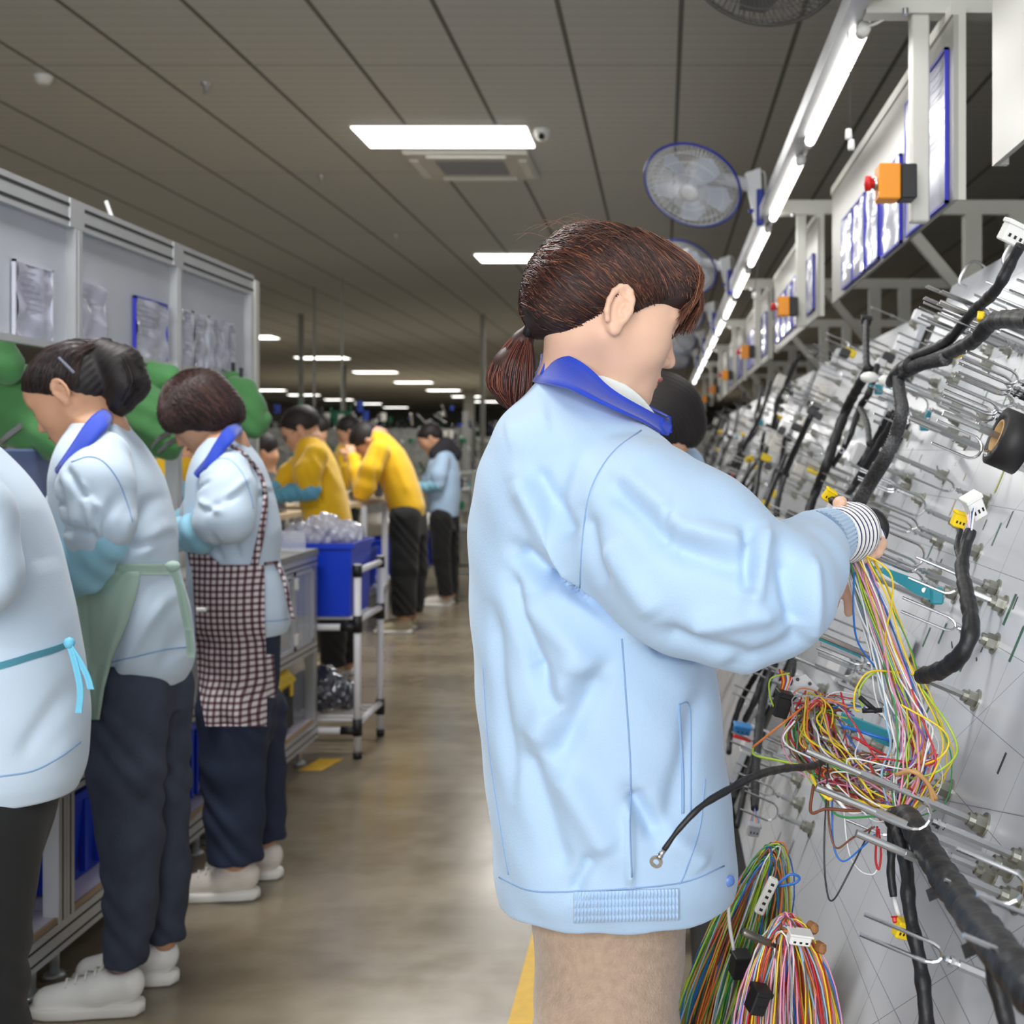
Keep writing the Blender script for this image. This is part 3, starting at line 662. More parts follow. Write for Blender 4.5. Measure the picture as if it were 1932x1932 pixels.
def drape(name, rows, bvhs, Yd, off, m, parent, nx=24, ny=30, fold=.004, seed=1, thick=.003):
    # an apron panel hanging over the body: rows of (y, x left, x right)
    rows = np.array(rows, float); ys = np.linspace(rows[0, 0], rows[-1, 0], ny); xl = np.interp(ys, rows[:, 0], rows[:, 1]); xr = np.interp(ys, rows[:, 0], rows[:, 2])
    Yg = np.full((ny, nx), np.nan); C = Vector((0, 0, H))
    for i in range(ny):
        for j in range(nx):
            x = xl[i]+(xr[i]-xl[i])*j/(nx-1); d = Vector(((x-VX)/F, 1, (VY-ys[i])/F)); best = None
            for b in bvhs:
                h, n, ii, ds = b.ray_cast(C, d.normalized())
                if h is not None and (best is None or h.y < best) and abs(h.y-Yd) < .4: best = h.y
            if best is not None: Yg[i, j] = best-off
    ok = ~np.isnan(Yg)
    if ok.any():
        for j in range(nx):
            c = ok[:, j]
            if c.any(): Yg[:, j] = np.interp(np.arange(ny), np.nonzero(c)[0], Yg[c, j])
        cols = np.nonzero(~np.isnan(Yg[0]))[0]
        for i in range(ny): Yg[i] = np.interp(np.arange(nx), cols, Yg[i, cols])
    else: Yg[:] = Yd
    for _ in range(5):
        p = np.pad(Yg, 1, mode='edge'); sm = (p[:-2, 1:-1]+p[2:, 1:-1]+p[1:-1, :-2]+p[1:-1, 2:]+4*Yg)/8; Yg = np.minimum(sm, Yg) if _ > 2 else sm
    r = np.random.default_rng(seed); ph = r.uniform(0, 6, 3)
    jj = np.linspace(0, 1, nx)[None]; ii = np.linspace(0, 1, ny)[:, None]
    Yg = Yg-fold*(np.sin(jj*14+ph[0]+ii*2)+np.sin(jj*9+ph[1]-ii*3)*.7)*(.3+ii*.7)
    A = np.zeros((ny, nx, 3)); uv = []
    for i in range(ny):
        for j in range(nx): A[i, j] = P(xl[i]+(xr[i]-xl[i])*j/(nx-1), ys[i], Yg[i, j])
    du = np.gradient(A, axis=1); dv = np.gradient(A, axis=0); N = np.cross(du, dv); N /= np.linalg.norm(N, axis=2)[..., None]+1e-9
    v = np.concatenate([A.reshape(-1, 3), (A+V3((0, thick, 0))).reshape(-1, 3)]); q = nx*ny; f = []
    for i in range(ny-1):
        for j in range(nx-1): a = i*nx+j; f += [[a, a+nx, a+nx+1, a+1], [q+a, q+a+1, q+a+nx+1, q+a+nx]]
    for i in range(ny-1):
        for j in (0, nx-1): a = i*nx+j; f.append([a, a+nx, q+a+nx, q+a])
    for j in range(nx-1):
        for i in (0, ny-1): a = i*nx+j; f.append([a, a+1, q+a+1, q+a])
    return mkobj(name, v, f, m, parent, True)
def shoe(parent, heel, yaw, L=.26, m=None, lace=True, h=.004, name='shoe'):
    # sneaker: heel = world point of the heel on the floor, toe along yaw
    R = Rz(yaw); o = V3(heel)+(0, 0, .002); q = lambda *a: o+R @ V3(a)
    lo = np.minimum(q(-.03, 0, 0), q(L+.02, 0, 0))-.08; hi = np.maximum(q(-.03, 0, 0), q(L+.02, 0, 0))+.08; lo[2] = -.01; hi[2] = .15
    F = Field(lo, hi, h)
    F.cone(q(.036, 0, .055), q(.10, 0, .052), .032, .038, .02); F.cone(q(.10, 0, .052), q(L-.045, 0, .03), .04, .033, .02); F.cone(q(.034, 0, .075), q(.07, 0, .075), .030, .034, .02)
    F.ell(q(.055, 0, .13), (.036, .036, .04), R, .006, 'sub'); F.plane(q(0, 0, .022), (0, 0, -1))
    sh = F.obj(name, m, parent)
    pr = [(0, 0), (.01, .027), (.045, .033), (.10, .036), (.16, .044), (L-.05, .044), (L-.015, .03), (L, 0)]
    pl = [(a-.002, b+.001) for a, b in pr]; out = [q(a, b, 0) for a, b in pl]+[q(a, -b, 0) for a, b in pl[::-1][1:-1]]
    s = MB(); mx = len(out); vs = []
    for (z, g) in ((.0, .96), (.004, 1.0), (.018, 1.01), (.025, .97)):
        c = q(L/2, 0, 0); vs += [c+(p-c)*V3((g, g, 1))+(0, 0, z) for p in out]
    fs = [[k*mx+i, k*mx+(i+1) % mx, (k+1)*mx+(i+1) % mx, (k+1)*mx+i] for k in range(3) for i in range(mx)]+[list(range(mx))[::-1], [3*mx+i for i in range(mx)]]
    s.add(vs, fs); s.obj('sole', SOLE, sh, True)
    if lace:
        l = MB()
        for k in range(4):
            x = .105+.022*k; z = .103-.0085*k
            l.tube([q(x, -.024, z-.008), q(x+.006, 0, z+.003), q(x, .024, z-.008)], .0028, 6)
        l.tube(spline([q(.10, 0, .10), q(.085, .02, .125), (q(.075, .03, .13)), q(.10, .01, .10)]), .0028, 6); l.tube(spline([q(.10, 0, .10), q(.09, -.02, .12), q(.11, -.035, .09)]), .0028, 6)
        l.obj('laces', SOLE, sh, True)
    return sh
def rows2secs(rows, Yc): 
    out = []
    for (y, xl, xr, b) in rows:
        z = H+(VY-y)/F*Yc; out.append((z, ((xl+xr)/2-VX)/F*Yc, Yc, (xr-xl)/2/F*Yc, b))
    return out
def bounds(pts, m):
    a = np.array(pts); return a.min(0)-m, a.max(0)+m
def person(label, Yc, head, rows, arms, jm, legs=None, hips=None, tm=None, skin=None, hair='short', hm=None, pony=None, folds=(), h=.006, hj=None, collar=None, over=None, overs=None, hands=True, group=None, curl=.9, fine=True, jname='jacket', hmin=.0):
    skin = skin or SKIN2; hm = hm or HAIRD; hj = hj or h
    secs = rows2secs(rows, Yc)
    foot = (np.mean([s_[1] for s_ in secs]), Yc, hmin)
    t = thing('person', label, 'person', foot, group)
    hd = Head(*head)
    AW = [([P(q[0], q[1], q[2]) for q in a], [q[3] for q in a]) for a in arms]
    LW = [([P(q[0], q[1], q[2]) if len(q) == 4 else V3(q[:3]) for q in a], [q[-1] for q in a]) for a in (legs or [])]
    OV = [([P(q[0], q[1], q[2]) for q in a], [q[3] for q in a]) for a in (overs or [])]
    # body
    pts = [hd.p(.13, 0, 0), hd.p(-.12, 0, .14), hd.p(0, 0, .15), hd.p(0, .09, 0), hd.p(0, -.09, 0)]
    for s_ in secs: pts += [(s_[1]-s_[3], s_[2]-s_[4], s_[0]), (s_[1]+s_[3], s_[2]+s_[4], s_[0])]
    for A, r in AW+OV+LW: pts += [p for p in A]
    for A, r in OV or AW: pts.append(A[-1]+(A[-1]-A[-2])/np.linalg.norm(A[-1]-A[-2])*.16)
    lo, hi = bounds(pts, .06); lo[2] = max(lo[2], -.0)
    B = Field(lo, hi, h); hd.build(B, fine)
    B.loft([(a, b, c, d*.72, e*.78) for a, b, c, d, e in secs], .04)
    top = secs[-1]; B.cone(hd.neck if hd.neck is not None else hd.p(-.045, 0, -.14), (top[1], top[2], top[0]-.03), .052*hd.s, .06, .04)
    ends = []
    for A, r in AW: B.chain(A, [q*.6 for q in r], .03)
    for A, r in OV: B.chain(A, [min(q*.6, .034) for q in r], .02)
    for A, r in LW: B.chain(A, [q*.62 for q in r], .03)
    if hands:
        for k, (A, r) in enumerate(OV or AW):
            d = A[-1]-A[-2]; hand(B, A[-1]+d/np.linalg.norm(d)*.005, d, (0.1, -.3, 1), r=.0095, curl=curl, side=1 if k == 0 else -1)
    B.obj('body', skin, t, relax=0 if h < .004 else 1)
    if fine: hd.faceparts(t)
    # hair
    pts = [hd.p(-.13, 0, 0), hd.p(.13, 0, .1), hd.p(0, .12, 0), hd.p(0, -.12, 0), hd.p(-.02, 0, .16), hd.p(0, 0, -.14)]+[P(*q[:3]) for q in (pony or [])]
    lo, hi = bounds(pts, .05); G = Field(lo, hi, min(h, .005)); hd.hairfield(G, hair)
    if pony: G.chain([P(*q[:3]) for q in pony], [q[3] for q in pony], .015)
    hrip = np.array([0., 1, 0])
    o = G.obj('hair', hm, t, disp=lambda v, n: .0009*np.sin((v @ hd.R[:, 2])*420+5*np.sin(v @ hd.R[:, 0]*23)+3*np.sin(v @ hd.R[:, 1]*31)))
    # jacket
    pts = []
    for s_ in secs: pts += [(s_[1]-s_[3], s_[2]-s_[4], s_[0]), (s_[1]+s_[3], s_[2]+s_[4], s_[0])]
    for A, r in AW: pts += [p-max(r) for p in A]+[p+max(r) for p in A]
    lo, hi = bounds(pts, .03); J = Field(lo, hi, hj); J.loft(secs, .03, e=2.2)
    for A, r in AW: J.chain(A, r, .028)
    jo = J.obj(jname, jm, t, disp=foldfn(folds, Yc-.15) if folds else None)
    for A, r in OV:
        lo, hi = bounds([p-max(r) for p in A]+[p+max(r) for p in A], .02); O = Field(lo, hi, hj); O.chain(A, r, .02)
        O.obj('oversleeve', over or SLEEVE, t, disp=lambda v, n: .0025*np.sin(v[:, 0]*110+v[:, 2]*60))
    to = None
    if legs:
        pts = []
        for A, r in LW: pts += [p-max(r) for p in A]+[p+max(r) for p in A]
        hs = rows2secs(hips, Yc) if hips else []
        for s_ in hs: pts += [(s_[1]-s_[3], s_[2]-s_[4], s_[0]), (s_[1]+s_[3], s_[2]+s_[4], s_[0])]
        lo, hi = bounds(pts, .03); lo[2] = max(lo[2], .0); T = Field(lo, hi, hj)
        if hs: T.loft(hs, .03)
        for A, r in LW: T.chain(A, r, .02)
        zc = max(.055, min(A[-1][2] for A, r in LW)); T.plane((0, 0, zc), (0, 0, -1))
        to = T.obj('trousers', tm, t, disp=lambda v, n: .0034*np.sin(v[:, 2]*52+v[:, 0]*48+v[:, 1]*30+3*np.sin(v[:, 2]*13+v[:, 0]*22))*(.45+.55*np.sin(v[:, 2]*9+v[:, 0]*14+1)**2))
    return t, jo, hd, to
def seams(parent, bvh, lines, r=.0011, m=None, n=8):
    for ln in lines:
        p = spline(ln, n)[:, :2] if len(ln) > 2 else np.array([np.array(ln[0])*(1-a)+np.array(ln[1])*a for a in np.linspace(0, 1, 12)])
        q = onto(bvh, p, .0002)
        if len(q) > 2: MB().tube(q, r, 5).obj('seam', m or SEAM, parent, True)
# ---------------------------------------------------------------- the nearest woman
YW = 1.75
rows = [(1684, 943, 1384, .150), (1668, 941, 1389, .160), (1650, 937, 1392, .17), (1600, 934, 1390, .18), (1500, 925, 1378, .185), (1400, 912, 1366, .19), (1300, 903, 1356, .195), (1200, 896, 1345, .20), (1100, 890, 1330, .205), (1000, 889, 1310, .205),
        (950, 893, 1295, .205), (900, 904, 1280, .205), (860, 916, 1266, .20), (820, 931, 1250, .18), (790, 948, 1228, .145), (765, 968, 1196, .112), (740, 992, 1168, .08), (722, 1026, 1142, .055)]
armR = [(1188, 912, 1.635, .075), (1212, 985, 1.57, .098), (1300, 1062, 1.53, .110), (1400, 1118, 1.505, .090), (1462, 1112, 1.51, .071), (1508, 1078, 1.58, .056), (1538, 1038, 1.66, .045)]
armL = [(1190, 890, 1.90, .07), (1300, 1040, 1.97, .085), (1390, 1120, 2.0, .075), (1470, 1110, 1.98, .055), (1530, 1100, 1.95, .042)]
fW = [(1035, 1074, 1095, 1114, 7, -12), (1085, 1108, 1175, 1176, 7, -14), (1165, 1170, 1255, 1226, 7, -14), (1245, 1220, 1345, 1262, 7, -12), (1010, 880, 1085, 1010, 20, -9), (985, 900, 1090, 1100, 24, 9), (978, 1032, 1060, 1095, 20, -15), (1040, 1070, 1100, 1120, 12, -8), (965, 1080, 1025, 1260, 16, -8), (1000, 1120, 1130, 1260, 30, 9), (1015, 1240, 1055, 1330, 20, -9), (1140, 1250, 1050, 1430, 22, -7),
      (1090, 1220, 1010, 1400, 26, 7), (985, 1400, 1070, 1640, 26, -8), (1060, 1440, 1150, 1600, 30, 7), (1192, 1480, 1245, 1570, 18, -11), (1188, 1500, 1190, 1660, 8, 5), (1120, 1600, 1080, 1680, 14, -6), (930, 1150, 965, 1500, 16, -5), (1330, 1300, 1260, 1560, 24, -5), (1250, 1560, 1330, 1640, 20, 5),
      (1155, 905, 1270, 1010, 26, -8), (1175, 890, 1260, 960, 20, 6), (1255, 975, 1400, 1012, 18, 9), (1270, 1010, 1380, 1050, 22, -6), (1392, 985, 1395, 1090, 14, -10), (1425, 985, 1395, 1110, 16, 9), (1250, 1160, 1400, 1205, 20, -6), (1290, 1150, 1440, 1120, 18, 6), (1455, 1030, 1475, 1150, 16, -9), (1500, 1030, 1505, 1180, 16, 8), (1110, 960, 1150, 1090, 18, -6), (1350, 1240, 1500, 1160, 18, -5),
      (1150, 1010, 1240, 1130, 24, 6), (950, 820, 1040, 790, 30, 4)]
hW = Head((1166, 585), 1.655, 20, 20, -1, .96, 0, P(1094, 735, 1.76))
PW = thing('person', 'nearest woman, light blue jacket and brown ponytail, working at the wire board', 'person', (-.07, YW, 0))
def w(q): return P(q[0], q[1], q[2])
secW = rows2secs(rows, YW)
B = Field((-.30, 1.42, 1.02), (.36, 2.10, 1.66), .0029)
hW.build(B, True)
B.cone(P(1094, 735, 1.76), P(1096, 810, 1.76), .05, .07, .03)
B.loft([(a, b, c, d*.7, e*.75) for a, b, c, d, e in secW], .03)
B.chain([w(q) for q in armR], [q[3]*.5 for q in armR], .02); B.chain([w(q) for q in armL], [q[3]*.5 for q in armL], .02)
wr = w(armR[-1]); hx = P(1578, 1016, 1.735)
B.cone(wr, hx, .026, .024, .01)
# right hand: palm, four unequal fingers closed on the harness, thumb
pc = P(1605, 1006, 1.765); B.ell(pc, (.034, .026, .034), Rz(.5) @ Ry(.5), .015)
fing = [([(1600, 978, 1.77), (1590, 962, 1.755), (1584, 950, 1.745), (1588, 946, 1.74)], .0092), ([(1632, 985, 1.79), (1650, 992, 1.80), (1656, 1012, 1.79), (1648, 1028, 1.775)], .0088),
        ([(1634, 1000, 1.79), (1654, 1008, 1.795), (1662, 1026, 1.785), (1657, 1042, 1.77)], .0088), ([(1630, 1014, 1.785), (1648, 1024, 1.79), (1652, 1040, 1.775), (1644, 1050, 1.76)], .0082), ([(1622, 1024, 1.775), (1636, 1036, 1.78), (1638, 1048, 1.77), (1630, 1056, 1.755)], .0074)]
for pts, r in fing: B.chain([w(q) for q in pts], [r, r*.97, r*.92, r*.82], .006)
# left hand
wl = P(1512, 1088, 1.93); B.cone(w(armL[-1]), wl, .024, .022, .01)
hand(B, wl, P(1560, 1082, 1.88)-wl, (-.3, .2, 1), r=.0088, curl=1.1, side=1)
bodyW = B.obj('body', SKIN, PW, relax=1)
hW.faceparts(PW)
# jacket
J = Field((-.33, 1.36, .66), (.36, 2.12, 1.46), .0042)
J.loft(secW, .03, e=2.25)
J.chain([w(q) for q in armR], [q[3] for q in armR], .022); J.chain([w(q) for q in armL], [q[3] for q in armL], .03)
J.cone(P(1470, 1012, 1.60), P(1525, 992, 1.66), .018, .016, .02)
J.plane(P(1550, 1022, 1.69), P(1600, 1000, 1.76)-P(1535, 1045, 1.64))
ff = foldfn(fW, 1.60)
def dW(v, n): return 1.9*ff(v, n)+.0012*np.sin(v[:, 2]*60+v[:, 0]*80)
jW = J.obj('jacket', LBLUE, PW, disp=dW, relax=2)
bW = bvh_of(jW)
seams(jW, bW, [[(1210, 812), (1165, 845), (1135, 882), (1113, 930), (1102, 990), (1097, 1050), (1094, 1108)], [(1173, 1205), (1180, 1300), (1187, 1400), (1190, 1480), (1188, 1560), (1192, 1655)],
               [(1281, 1328), (1300, 1332), (1303, 1420), (1303, 1530)], [(942, 1655), (1000, 1680), (1080, 1682), (1190, 1676), (1290, 1664), (1366, 1634)], [(912, 1250), (922, 1400), (945, 1560), (960, 1650)], [(1330, 1470), (1320, 1560), (1295, 1640), (1282, 1668)]])
seams(jW, bW, [[(1280, 1328), (1284, 1400), (1288, 1470), (1288, 1535)]], .0022)
for q in ((1374, 1662),):
    c = onto(bW, [q], .002)
    if len(c): MB().lathe([(0, .003), (.006, .003), (.0075, 0)], c[0], (.5, -1, 0)).obj('button', mat('blue_button', (96, 128, 196), .3), jW, True)
# gathered elastic waistband
def ribpatch(name, xa, xb, ytop, ybot, nr, amp, rowsd, parent, m, bvh=bW, nu=300, nv=22):
    v = []; C = Vector((0, 0, H)); ok = True; last = None
    for i in range(nu):
        u = i/(nu-1); x = xa+(xb-xa)*u
        for j in range(nv):
            s_ = j/(nv-1); y = ytop(u)*(1-s_)+ybot(u)*s_
            h_, n_, ii, ds = bvh.ray_cast(C, Vector(((x-VX)/F, 1, (VY-y)/F)).normalized())
            if h_ is None: h_ = last if last is not None else Vector(P(x, y, 1.6)); h_ = Vector(P(x, y, h_[1]))
            last = h_; g = abs(math.sin(pi*nr*u))*amp; 
            for rr in rowsd: g *= 1-.7*math.exp(-((s_-rr)/.035)**2)
            g *= min(1, s_*8+.2, (1-s_)*8+.2)
            p = V3(h_); d = V3((0, -1, 0)); v.append(p+d*(.0016+g))
    f = [[i*nv+j, (i+1)*nv+j, (i+1)*nv+j+1, i*nv+j+1] for i in range(nu-1) for j in range(nv-1)]
    n = len(v); v = v+[q+V3((0, .006, 0)) for q in v]; f = f+[[a+n for a in q[::-1]] for q in f]
    return mkobj(name, v, f, m, parent, True)
ribpatch('elastic_waistband', 1082, 1282, lambda u: 1682-6*u, lambda u: 1741-6*u, 30, .0045, (.27, .52, .78), jW, LBLUE)
# collar, lace neck, cuff, glove
cu = [(1022, 672, 1.80), (1026, 668, 1.75), (1052, 668, 1.70), (1082, 677, 1.675), (1112, 697, 1.665), (1142, 726, 1.655), (1172, 748, 1.645), (1215, 772, 1.66), (1250, 790, 1.69)]
cl = [(1008, 708, 1.81), (1004, 720, 1.75), (1032, 724, 1.655), (1068, 731, 1.618), (1100, 744, 1.60), (1135, 760, 1.60), (1175, 778, 1.60), (1215, 796, 1.63), (1252, 820, 1.675)]
sheet('collar', [w(q) for q in cu], [w(q) for q in cl], .004, ROYAL, PW, 5, 6, bulge=.004)
far = lambda q, k=3.52: (q[0]+14, q[1]-3, k-q[2])
sheet('collar', [w(far(q)) for q in cu], [w(far(q)) for q in cl], .004, ROYAL, PW, 5, 6)
sheet('collar_tip', [w(q) for q in ((1242, 786, 1.69), (1256, 796, 1.70), (1266, 803, 1.71))], [w(q) for q in ((1243, 806, 1.68), (1252, 818, 1.69), (1259, 822, 1.70))], .004, ROYAL, PW, 4, 4)
sheet('lace_neckband', [w(q) for q in ((1100, 690, 1.70), (1135, 706, 1.69), (1170, 722, 1.69), (1205, 748, 1.70), (1232, 780, 1.72), (1240, 800, 1.74))], [w(q) for q in ((1100, 712, 1.69), (1132, 726, 1.672), (1165, 752, 1.665), (1205, 778, 1.675), (1232, 800, 1.70), (1240, 815, 1.72))], .004, LACE, PW, 6, 6, bulge=.004)
# knitted cuff: ribs run along the forearm
def ringcuff(name, a, b, ra, rb, nr, amp, m, parent):
    a = V3(a); b = V3(b); ax = (b-a)/np.linalg.norm(b-a); u = np.cross(ax, (0, 0, 1)); u /= np.linalg.norm(u); wv = np.cross(ax, u); n = nr*4; v = []; K = 10
    for k in range(K):
        t_ = k/(K-1); r0 = ra+(rb-ra)*t_
        for i in range(n):
            an = 2*pi*i/n; r = r0+amp*abs(math.sin(an*nr/2))*min(1, (1-t_)*6+.2); v.append(a+(b-a)*t_+r*(math.cos(an)*u+math.sin(an)*wv))
    f = [[k*n+i, k*n+(i+1) % n, (k+1)*n+(i+1) % n, (k+1)*n+i] for k in range(K-1) for i in range(n)]+[list(range(n)), [(K-1)*n+i for i in range(n)][::-1]]
    return mkobj(name, v, f, m, parent, True)
ringcuff('knitted_cuff', P(1540, 1026, 1.67), P(1570, 1011, 1.72), .042, .037, 44, .0028, LBLUE, jW)
def stripemat(ax, org, pitch, c1, c2, w_=.22):
    m = bpy.data.materials.new('striped_knit'); m.use_nodes = True; nt = m.node_tree; b = nt.nodes['Principled BSDF']; L = nt.links
    tc = nt.nodes.new('ShaderNodeTexCoord'); d = nt.nodes.new('ShaderNodeVectorMath'); d.operation = 'DOT_PRODUCT'; d.inputs[1].default_value = tuple(ax); L.new(tc.outputs['Object'], d.inputs[0])
    k = nt.nodes.new('ShaderNodeMath'); k.operation = 'DIVIDE'; L.new(d.outputs['Value'], k.inputs[0]); k.inputs[1].default_value = pitch
    f_ = nt.nodes.new('ShaderNodeMath'); f_.operation = 'FRACT'; L.new(k.outputs[0], f_.inputs[0]); g = nt.nodes.new('ShaderNodeMath'); g.operation = 'LESS_THAN'; L.new(f_.outputs[0], g.inputs[0]); g.inputs[1].default_value = w_
    mx = nt.nodes.new('ShaderNodeMix'); mx.data_type = 'RGBA'; mx.inputs[6].default_value = lin(c1)+(1,); mx.inputs[7].default_value = lin(c2)+(1,); L.new(g.outputs[0], mx.inputs[0]); L.new(mx.outputs[2], b.inputs['Base Color']); b.inputs['Roughness'].default_value = .9
    return m
gax = P(1625, 1000, 1.80)-P(1560, 1020, 1.70); gax /= np.linalg.norm(gax)
G = Field((.16, 1.60, 1.10), (.36, 1.88, 1.32), .0026)
G.chain([P(1560, 1018, 1.70), P(1585, 1010, 1.735), P(1608, 1004, 1.765)], [.034, .037, .037], .01); G.chain([P(1608, 1004, 1.765), P(1626, 1010, 1.785)], [.037, .022], .02)
for pts, r in fing[1:]: G.chain([w(pts[0]), w(pts[1]), (w(pts[1])+w(pts[2]))/2], [r*1.35, r*1.3, r*1.25], .006)
G.cone(w(fing[0][0][0]), w(fing[0][0][1]), .0135, .012, .008)
G.obj('striped_glove', stripemat(gax, None, .0102, (236, 236, 232), (52, 36, 100), .30), PW, disp=lambda v, n: .0006*np.sin(v @ gax*616))
# hair: scalp volume, ponytail, then strands
G = Field((-.32, 1.55, 1.34), (.08, 1.92, 1.67), .004); hW.hairfield(G, 'nape')
G.ell(hW.p(.062, 0, .062), (.052, .072, .045), hW.R, .02)
G.ell(hW.p(.115, -.02, .01), (.045, .13, .034), hW.R, .01, 'sub')
tie = P(1003, 617, 1.755); G.cone(hW.p(-.075, 0, .0), tie, .05, .02, .03)
G.plane(tie+V3((-.004, 0, 0)), (-1, 0, -.5))
HW = bpy.data.materials.new('brown_streaked_hair'); HW.use_nodes = True; nt = HW.node_tree; bs = nt.nodes['Principled BSDF']
at = nt.nodes.new('ShaderNodeAttribute'); at.attribute_name = 'tone'; nt.links.new(at.outputs['Color'], bs.inputs['Base Color']); bs.inputs['Roughness'].default_value = .36; bs.inputs['Anisotropic'].default_value = .5
scalp = G.obj('hair', mat('scalp_hair', (44, 27, 24), .55, var=.5, vscale=50, stretch=(.3, 1, 1.4)), PW)
bS = bvh_of(scalp)
def strands(name, paths, r, cols, parent):
    m = MB(); cc = []
    for pth, c in zip(paths, cols):
        n0 = len(m.v); m.tube(pth, [r*.7, r, r, r*.35], 3, cap=False); cc += [c]*(len(m.v)-n0)
    o = m.obj(name, HW, parent, True); ca = o.data.color_attributes.new('tone', 'FLOAT_COLOR', 'POINT')
    ca.data.foreach_set('color', np.array([tuple(lin(c))+(1.,) for c in cc], np.float32).ravel()); return o
tones = [(42, 26, 24), (56, 34, 30), (34, 22, 22), (84, 48, 38), (66, 40, 34), (108, 64, 46), (140, 88, 60)]
hc = hW.p(-.01, 0, .03)
def scalp_pt(p, off=.0012):
    d = Vector(p-hc).normalized(); h_, n_, i_, ds = bS.ray_cast(Vector(hc)+d*.3, -d)
    return V3(h_)+V3(d)*off if h_ is not None else p
paths = []; cols = []
for k in range(2900):
    side = rnd.choice((-1, -1, -1, 1)); t_ = rnd.random()
    # root: along the front hairline and temple, or the parting on the crown
    if t_ < .42: a = rnd.random(); s0 = hW.p(.085-.085*a+rnd.uniform(-.02, .01), side*(.02+.062*a), .075-.075*a+rnd.uniform(0, .03))
    elif t_ < .66: a = rnd.random(); s0 = hW.p(.08-.10*a, side*rnd.uniform(0, .07), .12)
    else: s0 = hW.p(-.05+.12*rnd.random(), side*.085, -.02+.10*rnd.random())
    if t_ > .82: s0 = hW.p(-.02-.08*rnd.random(), side*rnd.uniform(.03, .085), -.05+.05*rnd.random()) if rnd.random() < .6 else hW.p(-.09, side*.06*rnd.random(), .10*rnd.random())
    e0 = tie+V3((rnd.uniform(-.004, .01), rnd.uniform(-.012, .012), rnd.uniform(-.014, .014)))
    n = 9; pts = []; wob = rnd.uniform(-.004, .004); lift = rnd.uniform(.0004, .0022)
    for i in range(n):
        u = i/(n-1); q = s0*(1-u)+e0*u+V3((0, 0, .05*math.sin(pi*u)))
        q = scalp_pt(q, lift) if u < .93 else e0
        pts.append(q+V3((0, 0, wob*math.sin(pi*u))))
    paths.append(np.array(pts)); fr = max(0, .6-t_)
    cols.append(rnd.choice(tones[3:] if rnd.random() < (.42 if t_ < .42 else .2) else tones[:5]))
strands('hair_strand', paths, .00062, cols, scalp)['kind'] = 'stuff'
def headstrands(hd, hobj, n, cols_, tie_=None, seed=3, down=False):
    bv = bvh_of(hobj); hc_ = hd.p(-.01, 0, .03); r = random.Random(seed); ps = []; cs = []
    def onsc(p, off):
        d = Vector(p-hc_).normalized(); h_, n_, i_, ds = bv.ray_cast(Vector(hc_)+d*.35, -d); return V3(h_)+V3(d)*off if h_ is not None else p
    for k in range(n):
        side = r.choice((-1, 1)); off = r.uniform(.0005, .0025)
        if down:
            a = r.uniform(-.2, 1); s0 = hd.p(-.02+r.uniform(-.03, .05), side*r.uniform(0, .02), .14); e0 = hd.p(.08-.18*a, side*r.uniform(.05, .11), -.02-.085*min(1, max(0, a+.15)))
        else:
            if r.random() < .6: a = r.random(); s0 = hd.p(.09-.10*a, side*(.02+.065*a), .08-.09*a)
            else: s0 = hd.p(-.06+.13*r.random(), side*.085, -.03+.12*r.random())
            e0 = tie_
        pts = []
        for i_ in range(8):
            u = i_/7; q = s0*(1-u)+e0*u+hd.R[:, 2]*.03*math.sin(pi*u)*(0 if down else 1); pts.append(onsc(q, off) if u < .93 or down else e0)
        ps.append(np.array(pts)); cs.append(r.choice(cols_))
    strands('hair_strand', ps, .0011, cs, hobj)['kind'] = 'stuff'
# fringe swept forward over the brow
paths = []; cols = []
for k in range(750):
    a = rnd.random(); yy = -.062+.12*a+rnd.uniform(-.01, .01); rt = hW.p(.015+rnd.uniform(-.03, .02), yy*.55, .125); mid = hW.p(.082+rnd.uniform(-.004, .006), yy*.9, .100+rnd.uniform(-.008, .004)); ed = 1 if yy < -.04 else 0
    tip = hW.p(.112+rnd.uniform(-.008, .004)-.028*ed, yy*1.08, .026+rnd.uniform(-.014, .016)); m2 = hW.p(.112+rnd.uniform(-.004, .004)-.02*ed, yy*1.05, .062)
    paths.append(spline([rt, mid, m2, tip], 3)); cols.append(rnd.choice([(96, 56, 40), (128, 78, 52), (160, 104, 72), (70, 42, 34), (112, 66, 46)]))
strands('fringe', paths, .0008, cols, scalp)['kind'] = 'stuff'
# ponytail
paths = []; cols = []
for k in range(900):
    a = rnd.uniform(0, 2*pi); q = math.sqrt(rnd.random()); cx, cy = math.cos(a)*q, math.sin(a)*q
    g = lambda x, y, wx, wy, j=.0: P(x+cx*wx+rnd.uniform(-j, j), y, 1.755+cy*wy+rnd.uniform(-j, j)*.0006)
    L = rnd.uniform(-14, 10)+14*cx
    paths.append(spline([tie+V3((0, cy*.008, cx*.008)), g(985, 642+6*cx, 20, .016), g(966, 690, 42, .03, 2), g(962, 735+L*.3, 42, .032, 3), g(968-6*cx, 768+L, 22, .024, 5)], 3))
    f_ = (cx+1)/2; cols.append(rnd.choice([(70, 38, 34), (92, 48, 40), (54, 30, 29), (116, 60, 46)] if rnd.random() < .75 else [(140, 78, 56), (40, 24, 24)]))
strands('ponytail', paths, .0008, cols, scalp)['kind'] = 'stuff'
G = Field((-.28, 1.66, 1.35), (-.13, 1.86, 1.53), .004); G.chain([tie, P(985, 645, 1.755), P(966, 690, 1.755), P(963, 735, 1.755), P(966, 758, 1.755)], [.009, .014, .025, .025, .010], .01)
G.obj('ponytail_core', mat('auburn_core', (60, 34, 31), .5), scalp)
